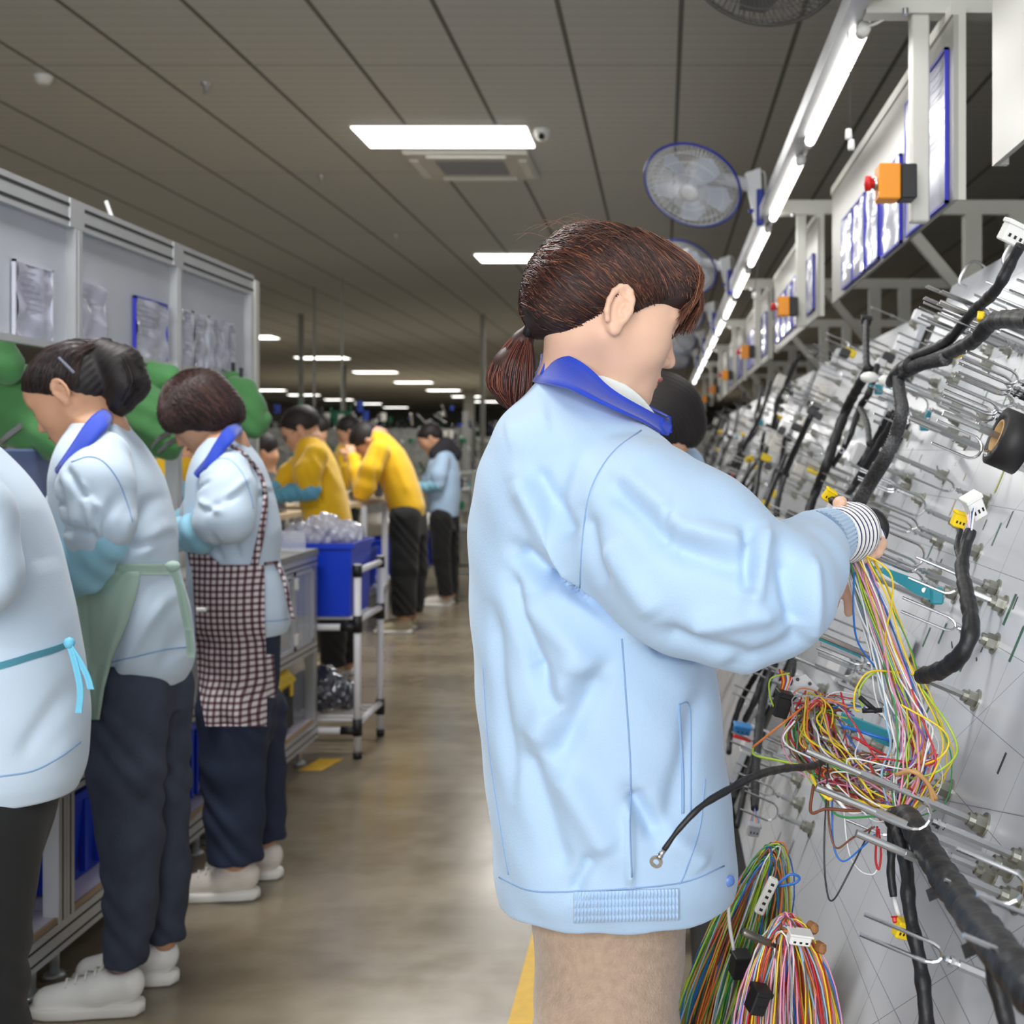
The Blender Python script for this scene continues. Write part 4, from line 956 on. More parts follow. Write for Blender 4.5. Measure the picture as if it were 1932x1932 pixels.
MB().tube([tie+.0145*(math.cos(a)*V3((.45, 0, .89))+math.sin(a)*V3((0, 1, 0))) for a in np.linspace(0, 2*pi, 20, endpoint=False)], .0072, 10, closed=True).obj('hair_tie', BLACK, PW, True)
# stray hairs
paths = []
for k in range(60):
    s0 = scalp_pt(hW.p(rnd.uniform(-.1, .08), rnd.uniform(-.07, .02), rnd.uniform(.05, .13))); o_ = (s0-hc)/np.linalg.norm(s0-hc)
    paths.append(spline([s0, s0+o_*rnd.uniform(.006, .014)+V3((-.02, 0, 0)), s0+o_*rnd.uniform(.004, .012)+V3((-.045, 0, -.006+rnd.uniform(-.01, .01)))], 4))
strands('stray_hair', paths, .0003, [(120, 84, 66)]*60, scalp)['kind'] = 'stuff'
# trousers, shoes
T = Field((-.28, 1.52, .04), (.10, 1.98, .80), .005)
T.loft(rows2secs([(1640, 1000, 1300, .12), (1720, 1000, 1300, .125), (1800, 1012, 1292, .13), (1950, 1026, 1266, .13), (2050, 1040, 1240, .12)], YW), .03, e=2.3)
T.chain([V3((-.075, 1.67, .56)), V3((-.075, 1.68, .30)), V3((-.085, 1.69, .06))], [.095, .08, .075], .03); T.chain([V3((-.075, 1.83, .56)), V3((-.07, 1.84, .30)), V3((-.08, 1.85, .06))], [.095, .08, .075], .03)
T.plane((0, 0, .07), (0, 0, -1))
T.obj('trousers', BEIGE, PW, disp=lambda v, n: .0022*np.sin(v[:, 2]*70+v[:, 0]*30+2*np.sin(v[:, 2]*23)))
for yy in (1.66, 1.86): shoe(PW, (-.15, yy, 0), .05, .24, SHOEW, h=.006)
# roll of tape held in the hand
t = thing('tape_roll', 'roll of black tape held in the right hand of the nearest woman', 'tape', P(1640, 1008, 1.80))
MB().lathe([(.019, -.009), (.030, -.009), (.030, .009), (.019, .009), (.019, -.009)], P(1637, 998, 1.80), (.25, 1, .1), 32).obj('tape', mat('black_tape', (26, 25, 27), .55), t, True)
MB().lathe([(.017, -.0095), (.0192, -.0095), (.0192, .0095), (.017, .0095), (.017, -.0095)], P(1637, 998, 1.80), (.25, 1, .1), 32).obj('core', mat('card_core', (196, 160, 110), .8), t, True)
# ---------------------------------------------------------------- the other workers
# woman with the pale green apron
nk = P(185, 812, 3.06)
t2, j2, h2, tr2 = person('woman with black ponytail and pale green apron, bending over the left bench', 3.05, ((117, 740), 2.98, 180, 34, 1, 1.0, 0, nk),
    [(1288, 198, 340, .12), (1270, 194, 352, .14), (1240, 192, 357, .155), (1150, 186, 345, .16), (1075, 164, 325, .145), (1000, 120, 322, .165), (950, 112, 310, .17), (900, 112, 294, .17), (860, 120, 272, .155), (830, 128, 255, .12), (800, 145, 232, .08)],
    [[(195, 862, 2.92, .06), (182, 920, 2.85, .078), (188, 985, 2.83, .072), (180, 1012, 2.83, .06)], [(190, 870, 3.18, .06), (140, 960, 3.24, .065), (112, 1010, 3.25, .055)]],
    LBLUE2, legs=[[(240, 1300, 2.98, .098), (238, 1450, 2.96, .083), (246, 1580, 2.97, .071), (248, 1700, 2.98, .058), (236, 1808, 2.98, .05)], [(285, 1300, 3.10, .098), (298, 1480, 3.12, .074), (308, 1640, 3.13, .062), (312, 1772, 3.13, .046)]],
    hips=[(1340, 182, 338, .13), (1290, 184, 336, .13), (1250, 200, 340, .12)], tm=JEAN, hair='tied', hm=HAIRD, pony=[(172, 676, 3.05, .02), (196, 668, 3.05, .034), (228, 690, 3.05, .05), (242, 725, 3.05, .048), (226, 762, 3.05, .03), (218, 778, 3.05, .012)],
    folds=[(165, 880, 225, 940, 8, -12), (150, 900, 180, 1000, 8, -9), (210, 930, 240, 1010, 8, 10), (120, 940, 170, 950, 4, -7), (125, 985, 230, 1000, 8, -9), (260, 930, 235, 1040, 9, -12), (290, 950, 250, 1060, 9, 10), (240, 1040, 310, 1000, 8, -10), (260, 1110, 200, 1290, 10, -10), (300, 1110, 230, 1270, 10, 10), (330, 1130, 290, 1270, 10, -8), (200, 905, 240, 960, 6, 9), (235, 955, 228, 1010, 5, -10)],
    h=.005, overs=[[(190, 1022, 2.83, .060), (150, 1070, 2.86, .062), (105, 1060, 2.95, .044), (60, 1050, 3.0, .034)], [(100, 1020, 3.25, .05), (50, 1040, 3.22, .036)]])
h2y = 3.05
def w2(q): return P(q[0], q[1], q[2])
sheet('collar', [w2(q) for q in ((196, 770, 3.05), (180, 780, 2.95), (160, 802, 2.91), (138, 836, 2.88), (114, 872, 2.86), (106, 882, 2.90))], [w2(q) for q in ((214, 788, 3.05), (206, 802, 2.92), (184, 826, 2.87), (158, 856, 2.84), (134, 886, 2.82), (116, 896, 2.88))], .005, ROYAL, t2, 5, 5, bulge=.006)
sheet('collar', [w2(q) for q in ((196, 770, 3.05), (184, 785, 3.11), (164, 808, 3.14), (144, 840, 3.14), (120, 868, 3.12))], [w2(q) for q in ((214, 788, 3.05), (204, 800, 3.16), (180, 822, 3.19), (156, 850, 3.2), (130, 880, 3.18))], .005, ROYAL, t2, 5, 5)
b2 = bvh_of(j2); bt2 = bvh_of(tr2)
seams(j2, b2, [[(135, 872), (168, 862), (196, 872), (222, 905), (240, 950), (250, 985)], [(198, 1252), (250, 1240), (310, 1226), (356, 1220)]], .0018)
q = onto(bvh_of([c for c in t2.children if c.name.startswith('hair')][0]), [(112, 676), (122, 686), (132, 696), (140, 704)], .003); MB().tube(q, .0035, 6).obj('hair_clip', mat('grey_clip', (120, 124, 140), .3), t2)
MB().tube([P(172, 668, 3.03), P(186, 682, 3.03)], .016, 10).obj('hair_tie', mat('blue_hair_tie', (96, 134, 176), .6), t2, True)
ap = thing('apron', 'pale green apron tied round the waist of the second woman', 'apron', P(200, 1350, 2.95))
ap.parent = None
drape('apron_panel', [(1078, 214, 262), (1100, 178, 262), (1125, 140, 256), (1180, 138, 238), (1240, 145, 212), (1300, 150, 196), (1358, 158, 187)], [b2, bt2], 2.9, .012, GRN_AP, ap, 20, 30, .006, 3)
drape('waistband', [(1064, 212, 332), (1074, 206, 332), (1084, 200, 332)], [b2], 2.9, .008, GRN_AP, ap, 30, 5, 0, 3)
for nme, pts in (('tie_tail', ((322, 1068), (338, 1100), (348, 1150), (356, 1188))), ('tie_tail', ((326, 1070), (346, 1120), (356, 1180), (362, 1240)))):
    c = [P(a, b, 2.98) for a, b in pts]; sheet(nme, [q+V3((-.010, 0, 0)) for q in c], [q+V3((.010, -.01, 0)) for q in c], .002, GRN_AP, ap, 5, 3)
MB().ball(P(326, 1068, 2.97), .016, 10, 0, (1.2, .8, .8)).obj('knot', GRN_AP, ap, True)
shoe(t2, P(272, 1903, 2.98)*V3((1, 1, 0)), pi+.05, .265, SHOEW); shoe(t2, P(337, 1850, 3.15)*V3((1, 1, 0)), pi+.05, .26, SHOEW)
hob = [c for c in t2.children if c.name.startswith('hair') and c.type == 'MESH' and len(c.data.vertices) > 3000][0]
headstrands(h2, hob, 900, [(34, 24, 23), (26, 20, 20), (52, 36, 32), (70, 48, 42), (30, 22, 24)], P(176, 674, 3.04), 5)
ps = []; cs = []
for k in range(420):
    a = rnd.uniform(0, 2*pi); q_ = .75+.3*rnd.random(); cx, cy = math.cos(a)*q_, math.sin(a)*q_
    ps.append(spline([P(178, 672, 3.05+.01*cy), P(200+4*cx, 662-8*cx, 3.05+.03*cy), P(232+14*cx, 682-20*cx, 3.05+.048*cy), P(245+30*cx, 722-6*cx, 3.05+.048*cy), P(226+24*cx, 762, 3.05+.03*cy), P(216+10*cx, 782+rnd.uniform(-6, 6), 3.05+.012*cy)], 3)); cs.append(rnd.choice([(30, 22, 23), (22, 17, 18), (46, 33, 31)]))
strands('ponytail', ps, .0011, cs, hob)['kind'] = 'stuff'
# woman with the checked apron
def checkmat():
    m = bpy.data.materials.new('gingham_cotton'); m.use_nodes = True; nt = m.node_tree; b = nt.nodes['Principled BSDF']; L = nt.links
    tc = nt.nodes.new('ShaderNodeTexCoord'); sp = nt.nodes.new('ShaderNodeSeparateXYZ'); L.new(tc.outputs['Object'], sp.inputs[0]); o = []
    for k in (0, 2):
        a = nt.nodes.new('ShaderNodeMath'); a.operation = 'DIVIDE'; L.new(sp.outputs[k], a.inputs[0]); a.inputs[1].default_value = .0185
        f_ = nt.nodes.new('ShaderNodeMath'); f_.operation = 'FRACT'; L.new(a.outputs[0], f_.inputs[0]); g = nt.nodes.new('ShaderNodeMath'); g.operation = 'LESS_THAN'; L.new(f_.outputs[0], g.inputs[0]); g.inputs[1].default_value = .42; o.append(g)
    s_ = nt.nodes.new('ShaderNodeMath'); s_.operation = 'ADD'; L.new(o[0].outputs[0], s_.inputs[0]); L.new(o[1].outputs[0], s_.inputs[1]); h_ = nt.nodes.new('ShaderNodeMath'); h_.operation = 'MULTIPLY'; h_.inputs[1].default_value = .5; L.new(s_.outputs[0], h_.inputs[0])
    r = nt.nodes.new('ShaderNodeValToRGB'); r.color_ramp.interpolation = 'CONSTANT'; e = r.color_ramp.elements; e[0].color = lin((212, 204, 208))+(1,); e[1].position = .3; e[1].color = lin((118, 92, 98))+(1,)
    q = r.color_ramp.elements.new(.8); q.color = lin((66, 38, 44))+(1,); L.new(h_.outputs[0], r.inputs[0]); L.new(r.outputs[0], b.inputs['Base Color']); b.inputs['Roughness'].default_value = .85; return m
CHECK = checkmat()
Y3 = 3.8
t3, j3, h3, tr3 = person('woman with short brown bob and checked apron at the left bench', Y3, ((378, 778), 3.73, 192, 42, 1, .95, 0, P(425, 845, Y3)),
    [(1196, 372, 536, .13), (1185, 366, 543, .145), (1150, 364, 545, .155), (1100, 362, 537, .155), (1060, 358, 522, .145), (1000, 356, 526, .16), (950, 358, 515, .165), (900, 362, 500, .16), (870, 370, 488, .145), (845, 380, 472, .11), (826, 400, 452, .08)],
    [[(432, 885, 3.64, .058), (430, 930, 3.57, .075), (428, 975, 3.54, .072), (405, 985, 3.54, .06)], [(430, 890, 3.95, .06), (385, 960, 4.0, .06), (360, 985, 4.02, .05)]],
    LBLUE2, legs=[[(440, 1340, 3.72, .105), (440, 1450, 3.72, .090), (442, 1540, 3.72, .082), (445, 1612, 3.72, .078)], [(478, 1340, 3.9, .10), (488, 1450, 3.92, .078), (494, 1540, 3.93, .07), (498, 1582, 3.93, .066)]],
    hips=[(1400, 385, 512, .13), (1300, 378, 522, .13), (1200, 385, 528, .13), (1150, 400, 520, .12)], tm=JEAN2, hair='bob', hm=HAIRB,
    folds=[(400, 900, 440, 880, 5, 9), (385, 925, 430, 905, 5, -9), (430, 960, 480, 930, 7, -12), (455, 950, 490, 900, 7, 9), (400, 1010, 420, 1060, 6, -9), (440, 1000, 450, 1060, 6, -10), (500, 1000, 505, 1050, 6, 8), (515, 1090, 535, 1160, 7, -8), (410, 940, 460, 960, 6, 9)],
    h=.0055, overs=[[(402, 985, 3.55, .058), (375, 1005, 3.58, .056), (335, 1008, 3.68, .044), (300, 1000, 3.76, .036)], [(355, 985, 4.02, .05), (315, 990, 4.0, .036)]])
w3 = [P(*q) for q in ((448, 798, 3.8), (426, 808, 3.67), (406, 836, 3.63), (388, 866, 3.61), (368, 890, 3.64))]; w3b = [P(*q) for q in ((456, 818, 3.8), (444, 828, 3.63), (420, 854, 3.60), (400, 884, 3.58), (374, 902, 3.62))]
sheet('collar', w3, w3b, .005, ROYAL, t3, 6, 5, bulge=.006)
hob3 = [c for c in t3.children if c.name.startswith('hair') and c.type == 'MESH'][0]
headstrands(h3, hob3, 1100, [(54, 34, 31), (40, 27, 26), (74, 48, 43), (34, 24, 24), (90, 60, 54)], None, 6, True)
b3 = bvh_of(j3); bt3 = bvh_of(tr3)
seams(j3, b3, [[(400, 868), (430, 866), (455, 890), (470, 925), (478, 960)], [(500, 1172), (520, 1171), (545, 1168)]], .0018)
ap = thing('apron', 'brown and white checked apron on the woman with short hair', 'apron', P(440, 1378, 3.62))
drape('apron_panel', [(1066, 360, 498), (1100, 364, 499), (1180, 368, 500), (1250, 372, 502), (1320, 378, 503), (1370, 388, 504)], [b3, bt3], 3.6, .012, CHECK, ap, 34, 44, .005, 5)
drape('apron_bib', [(1028, 352, 386), (1045, 354, 392), (1068, 358, 420)], [b3], 3.6, .012, CHECK, ap, 8, 8, .001, 6)
q = onto(b3, spline([(418, 838), (440, 845), (468, 868), (492, 905), (498, 950), (490, 1010), (478, 1068)], 6), .004)
MB().tube(q, [.006, .007, .009, .012], 6).obj('strap', CHECK, ap, True)
q = onto(b3, spline([(498, 1064), (512, 1062), (521, 1061)], 4), .004)
if len(q) > 2: MB().tube(q, .005, 6).obj('waist_tie', CHECK, ap, True)
MB().tube(spline([P(524, 1064, 3.78), P(536, 1095, 3.76), P(546, 1140, 3.77), P(553, 1168, 3.78)]), .007, 6).obj('tie_tail', CHECK, ap, True)
drape('apron_panel', [(1235, 503, 516), (1300, 503, 520), (1316, 503, 520)], [bt3], 3.85, .02, CHECK, ap, 5, 10, .0, 6)
MB().rbox(P(380, 1150, 3.57), (.03, .012, .012), .003).obj('clip', WPLAS, ap)
shoe(t3, P(490, 1684, 3.74)*V3((1, 1, 0)), pi+.04, .27, SHOEC); shoe(t3, P(534, 1646, 3.92)*V3((1, 1, 0)), pi+.04, .25, SHOEC)
# leftmost woman, cut off by the frame
t1, j1, h1, tr1 = person('leftmost worker in pale blue jacket and black trousers, cut off by the left edge', 2.25, ((-215, 700), 2.2, 180, 30, 1, .95, 0, P(-130, 800, 2.25)),
    [(1498, -250, 128, .13), (1480, -262, 142, .145), (1440, -268, 152, .155), (1350, -262, 156, .16), (1250, -262, 144, .16), (1150, -262, 124, .165), (1050, -262, 98, .17), (1000, -255, 82, .17), (950, -240, 62, .17), (905, -215, 28, .165), (870, -190, -5, .15), (830, -175, -40, .11), (800, -165, -70, .08)],
    [[(-110, 900, 2.1, .065), (-70, 980, 2.05, .075), (-58, 1080, 2.04, .074), (-90, 1120, 2.06, .06)], [(-110, 900, 2.38, .065), (-140, 1040, 2.42, .07), (-160, 1130, 2.42, .05)]],
    LBLUE2, legs=[[(-30, 1560, 2.2, .10), (-40, 1750, 2.19, .080), (-34, 1960, 2.19, .072), (-30, 2170, 2.19, .066)], [(-60, 1560, 2.33, .10), (-80, 1750, 2.34, .085), (-90, 1960, 2.34, .075), (-95, 2150, 2.34, .06)]],
    hips=[(1640, -190, 62, .13), (1560, -200, 88, .135), (1480, -200, 105, .13)], tm=BLKC, hair='tied', hm=HAIRD, folds=[(-10, 960, 20, 1080, 8, -10), (40, 960, 45, 1100, 12, -8), (80, 1060, 60, 1210, 14, 8), (100, 1270, 20, 1440, 16, -8), (130, 1330, 60, 1460, 12, 7), (-40, 1250, -120, 1450, 20, -8)],
    h=.0055, overs=[[(-100, 1125, 2.06, .058), (-180, 1130, 2.12, .05), (-260, 1100, 2.2, .036)], [(-165, 1130, 2.42, .05), (-260, 1110, 2.36, .036)]])
b1 = bvh_of(j1)
seams(j1, b1, [[(0, 1465), (60, 1455), (110, 1430), (152, 1400)]], .0016)
CYT = mat('cyan_tape', (112, 196, 228), .6)
q = onto(b1, spline([(-240, 1290), (-100, 1280), (0, 1256), (60, 1238), (100, 1226), (130, 1214)], 6), .002)
ties = thing('apron_tie', 'bright cyan apron tie round the waist of the leftmost worker', 'apron tie', q[-1]*V3((1, 1, 1))-(0, 0, .1))
sheet('waist_tape', [p+V3((0, 0, .006)) for p in q], [p-V3((0, 0, .006)) for p in q], .002, CYT, ties, 1, 2)
for pts in (((130, 1212), (142, 1250), (152, 1300), (149, 1345)), ((130, 1214), (150, 1245), (165, 1275), (172, 1300))):
    c = [P(a, b, 2.14) for a, b in pts]; sheet('tie_tail', [p+V3((-.006, 0, 0)) for p in c], [p+V3((.006, -.003, 0)) for p in c], .0015, CYT, ties, 5, 3)
MB().ball(P(131, 1213, 2.14), .01, 8).obj('knot', CYT, ties, True)
for hx_, hy_ in ((.02, 2.19), (-.03, 2.35)): shoe(t1, (P(-10, 2200, hy_)[0]+hx_, hy_, 0), pi, .25, SHOEB, h=.007)
# man in yellow, bending, spectacles
Yy = 7.3
t4, j4, h4, tr4 = person('man in yellow jacket with short black hair and glasses, left of the two', Yy, ((568, 812), 7.22, 184, 28, 1, 1.04, 0, P(590, 845, Yy)),
    [(1020, 580, 664, .14), (980, 576, 662, .16), (940, 566, 654, .17), (900, 556, 642, .175), (870, 556, 632, .17), (845, 560, 618, .14), (825, 568, 604, .09)],
    [[(596, 860, 7.12, .07), (580, 892, 7.06, .072), (584, 915, 7.06, .062)], [(580, 865, 7.46, .07), (545, 895, 7.5, .06), (530, 915, 7.5, .05)]], YELC,
    legs=[[(628, 1010, 7.24, .10), (630, 1120, 7.25, .085), (628, 1258, 7.26, .07)], [(645, 1010, 7.38, .10), (650, 1120, 7.4, .085), (655, 1250, 7.42, .07)]], hips=[(1060, 598, 666, .13), (1000, 596, 664, .13)], tm=BLKC, hair='short',
    h=.008, over=cloth('oversleeve_blue', (100, 172, 205), .5, .1, .3, 60), overs=[[(585, 925, 7.06, .06), (550, 930, 7.1, .05), (522, 938, 7.14, .036)], [(530, 915, 7.5, .05), (510, 925, 7.45, .036)]],
    folds=[(590, 880, 610, 950, 4, -12), (600, 860, 640, 930, 5, 9)])
g = MB(); 
for k in (-1, 1): g.tube([h4.p(.099, k*.03+.02*math.cos(a), .002+.016*math.sin(a)) for a in np.linspace(0, 2*pi, 14, endpoint=False)], .002, 5, closed=True); g.tube([h4.p(.098, k*.05, .004), h4.p(.0, k*.082, .008)], .0018, 5)
g.obj('glasses', BLACK, t4)
for (x, y, d) in ((650, 1268, 7.3), (668, 1260, 7.46)): shoe(t4, P(x, 0, d)*V3((1, 1, 0)), pi, .27, SHOEB, False, .008)
# second man in yellow, bent low
t5, j5, h5, tr5 = person('man in yellow jacket bent far over the work table, black trousers', 9.2, ((695, 832), 9.1, 185, 62, 1, 1.08, 0, P(712, 835, 9.2)),
    [(975, 738, 800, .14), (955, 732, 802, .16), (920, 722, 792, .175), (880, 705, 778, .185), (850, 700, 762, .18), (828, 700, 742, .15), (814, 704, 726, .1)],
    [[(715, 850, 9.0, .075), (700, 885, 8.94, .075), (690, 918, 8.94, .07), (684, 928, 8.95, .06), (672, 890, 9.0, .055), (666, 865, 9.04, .045)], [(708, 850, 9.4, .07), (670, 890, 9.42, .07), (660, 920, 9.4, .06), (656, 880, 9.36, .05)]], YELC,
    legs=[[(764, 975, 9.12, .115), (762, 1070, 9.12, .10), (762, 1160, 9.12, .088)], [(778, 975, 9.28, .11), (784, 1070, 9.3, .09), (778, 1155, 9.3, .08)]], hips=[(1010, 734, 800, .13), (955, 738, 800, .13)], tm=BLKC, hair='short', h=.009, folds=[(722, 850, 720, 930, 4, -14), (740, 850, 770, 930, 6, 10)], fine=False)
for (x, d) in ((778, 9.1), (786, 9.32)): shoe(t5, P(x, 0, d)*V3((1, 1, 0)), pi, .28, SHOEB, False, .009)
# blue woman far back
t6, j6, h6, tr6 = person('woman in pale blue jacket and dark hood farthest down the aisle, black trousers', 10.7, ((812, 826), 10.6, 182, 35, 1, 1.0, 0, P(826, 846, 10.7)),
    [(975, 812, 864, .14), (940, 808, 868, .16), (900, 806, 868, .165), (875, 808, 864, .16), (855, 816, 858, .12), (845, 824, 850, .08)],
    [[(836, 866, 10.55, .06), (828, 895, 10.5, .065), (828, 912, 10.5, .055)], [(830, 870, 10.9, .06), (805, 905, 10.92, .05)]], LBLUE,
    legs=[[(832, 980, 10.6, .10), (832, 1050, 10.62, .075), (842, 1124, 10.65, .06)], [(845, 980, 10.8, .1), (850, 1050, 10.82, .075), (852, 1118, 10.84, .06)]], hips=[(1000, 812, 860, .12), (970, 812, 860, .12)], tm=BLKC, hair='tied', h=.009,
    overs=[[(826, 914, 10.5, .055), (806, 920, 10.55, .045), (792, 916, 10.6, .036)]], fine=False)
G = Field(P(800, 880, 10.5), P(870, 815, 10.95), .009)
lo, hi = bounds([P(825, 845, 10.7), P(860, 860, 10.7)], .16); G = Field(lo, hi, .009); G.chain([P(822, 856, 10.62), P(840, 842, 10.68), P(856, 856, 10.72)], [.06, .075, .07], .03); G.obj('hood', mat('dark_hood', (44, 42, 48), .9), t6)
shoe(t6, P(852, 0, 10.68)*V3((1, 1, 0)), pi, .26, SHOEC, False, .009); shoe(t6, P(858, 0, 10.86)*V3((1, 1, 0)), pi, .26, SHOEC, False, .009)
# partly hidden people
def partial(label, Y, head, rows, arms, jm, hair='short', overs=None, hm=None, pony=None, over=None, legs=True, h=.009, tm=None):
    c = np.mean([(r[1]+r[2])/2 for r in rows]); zb = rows[0][0]; X = P(c, 0, Y)[0]
    lg = [[(X+.02, Y-.09, .80, .095), (X+.02, Y-.09, .45, .075), (X+.03, Y-.09, .08, .06)], [(X, Y+.09, .80, .095), (X, Y+.09, .45, .075), (X-.02, Y+.09, .08, .06)]]
    t, j, hd, tr = person(label, Y, head, rows, arms, jm, hair=hair, h=h, overs=overs, hm=hm, pony=pony, over=over, fine=False)
    lo, hi = (X-.25, Y-.3, .0), (X+.25, Y+.3, 1.0); T = Field(lo, hi, .01)
    for A in lg: T.chain([V3(q[:3]) for q in A], [q[3] for q in A], .03)
    T.plane((0, 0, .03), (0, 0, -1)); T.obj('trousers', tm or BLKC, t)
    for q in (-.09, .09): shoe(t, (X+.06, Y+q, 0), pi, .26, SHOEB, False, .01)
    return t, hd
partial('person in yellow half hidden behind the bent man in yellow', 11.5, ((660, 815), 11.4, 190, 25, 1, 1.05, 0, P(658, 835, 11.5)), [(960, 630, 682, .15), (900, 628, 680, .17), (860, 630, 676, .16), (840, 638, 668, .1)], [[(650, 860, 11.35, .06), (636, 900, 11.3, .06), (640, 925, 11.3, .045)]], YELC)
partial('person in yellow with blue sleeve, behind the bench between the two women', 5.6, ((405, 820), 5.5, 165, 20, 1, .98, 0, P(372, 842, 5.6)), [(1010, 300, 372, .14), (960, 292, 378, .16), (910, 290, 384, .17), (880, 294, 382, .16), (862, 310, 372, .12)], [[(305, 890, 5.45, .06), (322, 925, 5.4, .06)], [(370, 890, 5.75, .06), (375, 930, 5.78, .05)]], YELC, overs=[[(308, 905, 5.42, .055), (335, 925, 5.4, .045), (352, 935, 5.42, .036)]], h=.008, over=SLEEVE)
partial('person with dark hair behind the neck of the first yellow jacket man', 10.2, ((592, 815), 10.1, 175, 15, 1, 1.0, 0, P(598, 838, 10.2)), [(960, 575, 640, .15), (900, 572, 642, .17), (865, 578, 634, .16), (848, 588, 620, .1)], [[(600, 870, 10.05, .06), (590, 910, 10.0, .05)]], mat('dark_work_jacket', (60, 62, 64), .9))
partial('dark haired person low behind the bench, seen left of the man with glasses', 8.2, ((497, 855), 8.1, 190, 30, 1, 1.0, 0, P(500, 880, 8.2)), [(1000, 470, 535, .15), (940, 468, 536, .17), (905, 475, 528, .15), (890, 485, 518, .1)], [[(495, 915, 8.05, .06), (480, 950, 8.0, .05)]], mat('grey_work_jacket', (70, 74, 74), .9))
# woman beyond, at the second board
t9, h9 = partial('black haired worker in blue jacket, hidden behind the chin of the nearest woman', 3.45, ((1262, 800), 3.37, 25, 40, -1, 1.02, 0, P(1225, 850, 3.47)), [(1160, 1080, 1262, .15), (1080, 1085, 1290, .17), (1000, 1095, 1310, .18), (940, 1110, 1312, .18), (890, 1140, 1302, .16), (862, 1180, 1270, .11)],
    [[(1250, 900, 3.3, .065), (1290, 950, 3.24, .068), (1318, 1000, 3.2, .05)], [(1290, 880, 3.6, .06), (1325, 960, 3.62, .05)]], LBLUE, hair='bob', hm=HAIRD, h=.006)
# ================================================================ left workbench line
XF, XB = -1.46, -1.72      # cabinet front, upper frame
GLASS = mat('clear_acrylic', (225, 230, 240), .12, alpha=.32); WOODE = mat('board_edge', (176, 150, 120), .7); SHELFW = mat('shelf_laminate', (206, 200, 214), .5)
DKG = mat('dark_slot', (40, 40, 42), .7); BLUEB = mat('blue_bin_plastic', (12, 60, 205), .38); BLUED = mat('blue_bin_deep', (20, 58, 190), .45)
def profile(mb, lo, hi, axis, face, slot=None):
    # extruded aluminium profile with its grooves as a second material
    mb.box(lo, hi, 0)
YS = [2.35, 3.12, 3.66, 4.20, 4.74, 5.38]
lab = ['cabinet unit of the left bench behind the leftmost worker, blue bin inside', 'cabinet unit of the left bench behind the woman with the pale green apron', 'cabinet unit of the left bench beside the woman with the checked apron', 'cabinet unit of the left bench hidden behind the checked apron', 'end cabinet unit of the left bench with clear doors and the yellow lidded box']
for i in range(5):
    y0, y1 = YS[i], YS[i+1]; t = thing('cabinet', lab[i], 'cabinet', (XF-.3, (y0+y1)/2, 0), 'cabinets of the left bench')
    b = MB(); e = .02
    for y in (y0+.001, y1-.041): b.box((XF-.04, y, .101), (XF-.0012, y+.04, .86), 0); b.box((XF-.55, y, .10), (XF-.51, y+.04, .86), 0)
    b.box((XF-.04, y0, .10), (XF, y1, .17)); b.box((XF-.04, y0, .47), (XF, y1, .51)); b.box((XF-.04, y0, .83), (XF, y1, .87)); b.box((XF-.55, y0, .10), (XF-.51, y1, .14))
    for y in (y0, y1-.03):
        for z in (.10, .83): b.box((XF-.55, y+.002, z+.001), (XF-.0022, y+.028, z+.029))
    b.obj('frame', ALU, t)
    g = MB()
    for z in (.118, .15, .488, .848): g.box((XF-.002, y0+.001, z-.003), (XF+.0006, y1-.001, z+.003))
    for y in (y0+.02, y1-.02): g.box((XF-.003, y-.003, .172), (XF-.0006, y+.003, .828))
    g.obj('groove', DKG, t)
    MB().box((XF-.54, y0+.002, .17), (XF-.012, y1-.002, .186)).obj('bottom_shelf', SHELFW, t)
    MB().box((XF-.012, y0+.042, .172), (XF-.004, y1-.042, .186)).obj('shelf_edge', WOODE, t)
    MB().box((XF-.54, y0+.002, .47), (XF-.03, y1-.002, .478)).obj('middle_shelf', GREYP, t)
    MB().box((XF-.556, y0, .14), (XF-.55, y1, .86)).obj('back_panel', mat('cabinet_back', (120, 118, 124), .6), t)
    ym = (y0+y1)/2
    for a, c in ((y0+.045, ym-.004), (ym+.004, y1-.045)):
        d = MB().box((XF-.012, a, .515), (XF-.006, c, .825)).obj('door', GLASS if i > 1 else mat('grey_door', (150, 152, 158), .4), t)
        f = MB(); w_ = .014
        for q in ((a, a+w_, .515, .825), (c-w_, c, .515, .825), (a, c, .515, .529), (a, c, .811, .825)): f.box((XF-.014, q[0], q[2]), (XF-.002, q[1], q[3]))
        f.obj('door_frame', mat('door_edge', (188, 190, 196), .4), d)
    for z in (.56, .78): MB().rbox((XF+.004, ym, z), (.012, .03, .045), .003).obj('hinge', WPLAS, t)
    for y in (y0+.06, y1-.06): MB().cyl((XF-.06, y, 0), (XF-.06, y, .10), .012).lathe([(0, 0), (.028, 0), (.024, .012), (0, .014)], (XF-.06, y, 0)).obj('levelling_foot', ALU, t, True)
    if i == 4:
        MB().box((XF-.5, y1+.0, .17), (XF-.04, y1+.004, .86)).obj('end_panel', GLASS, t)
tag(MB().box((-2.35, 2.35, .872), (XF+.005, 5.38, .90)).obj('worktop', mat('grey_worktop', (142, 142, 140), .5, var=.1)), 'long grey worktop running over the cabinets on the left', 'worktop')
q = MB(); q.box((-1.62, 5.20, .901), (-1.46, 5.206, .985)); o = tag(q.obj('clear_guard', GLASS), 'clear upright acrylic guard on the end of the left worktop', 'guard')
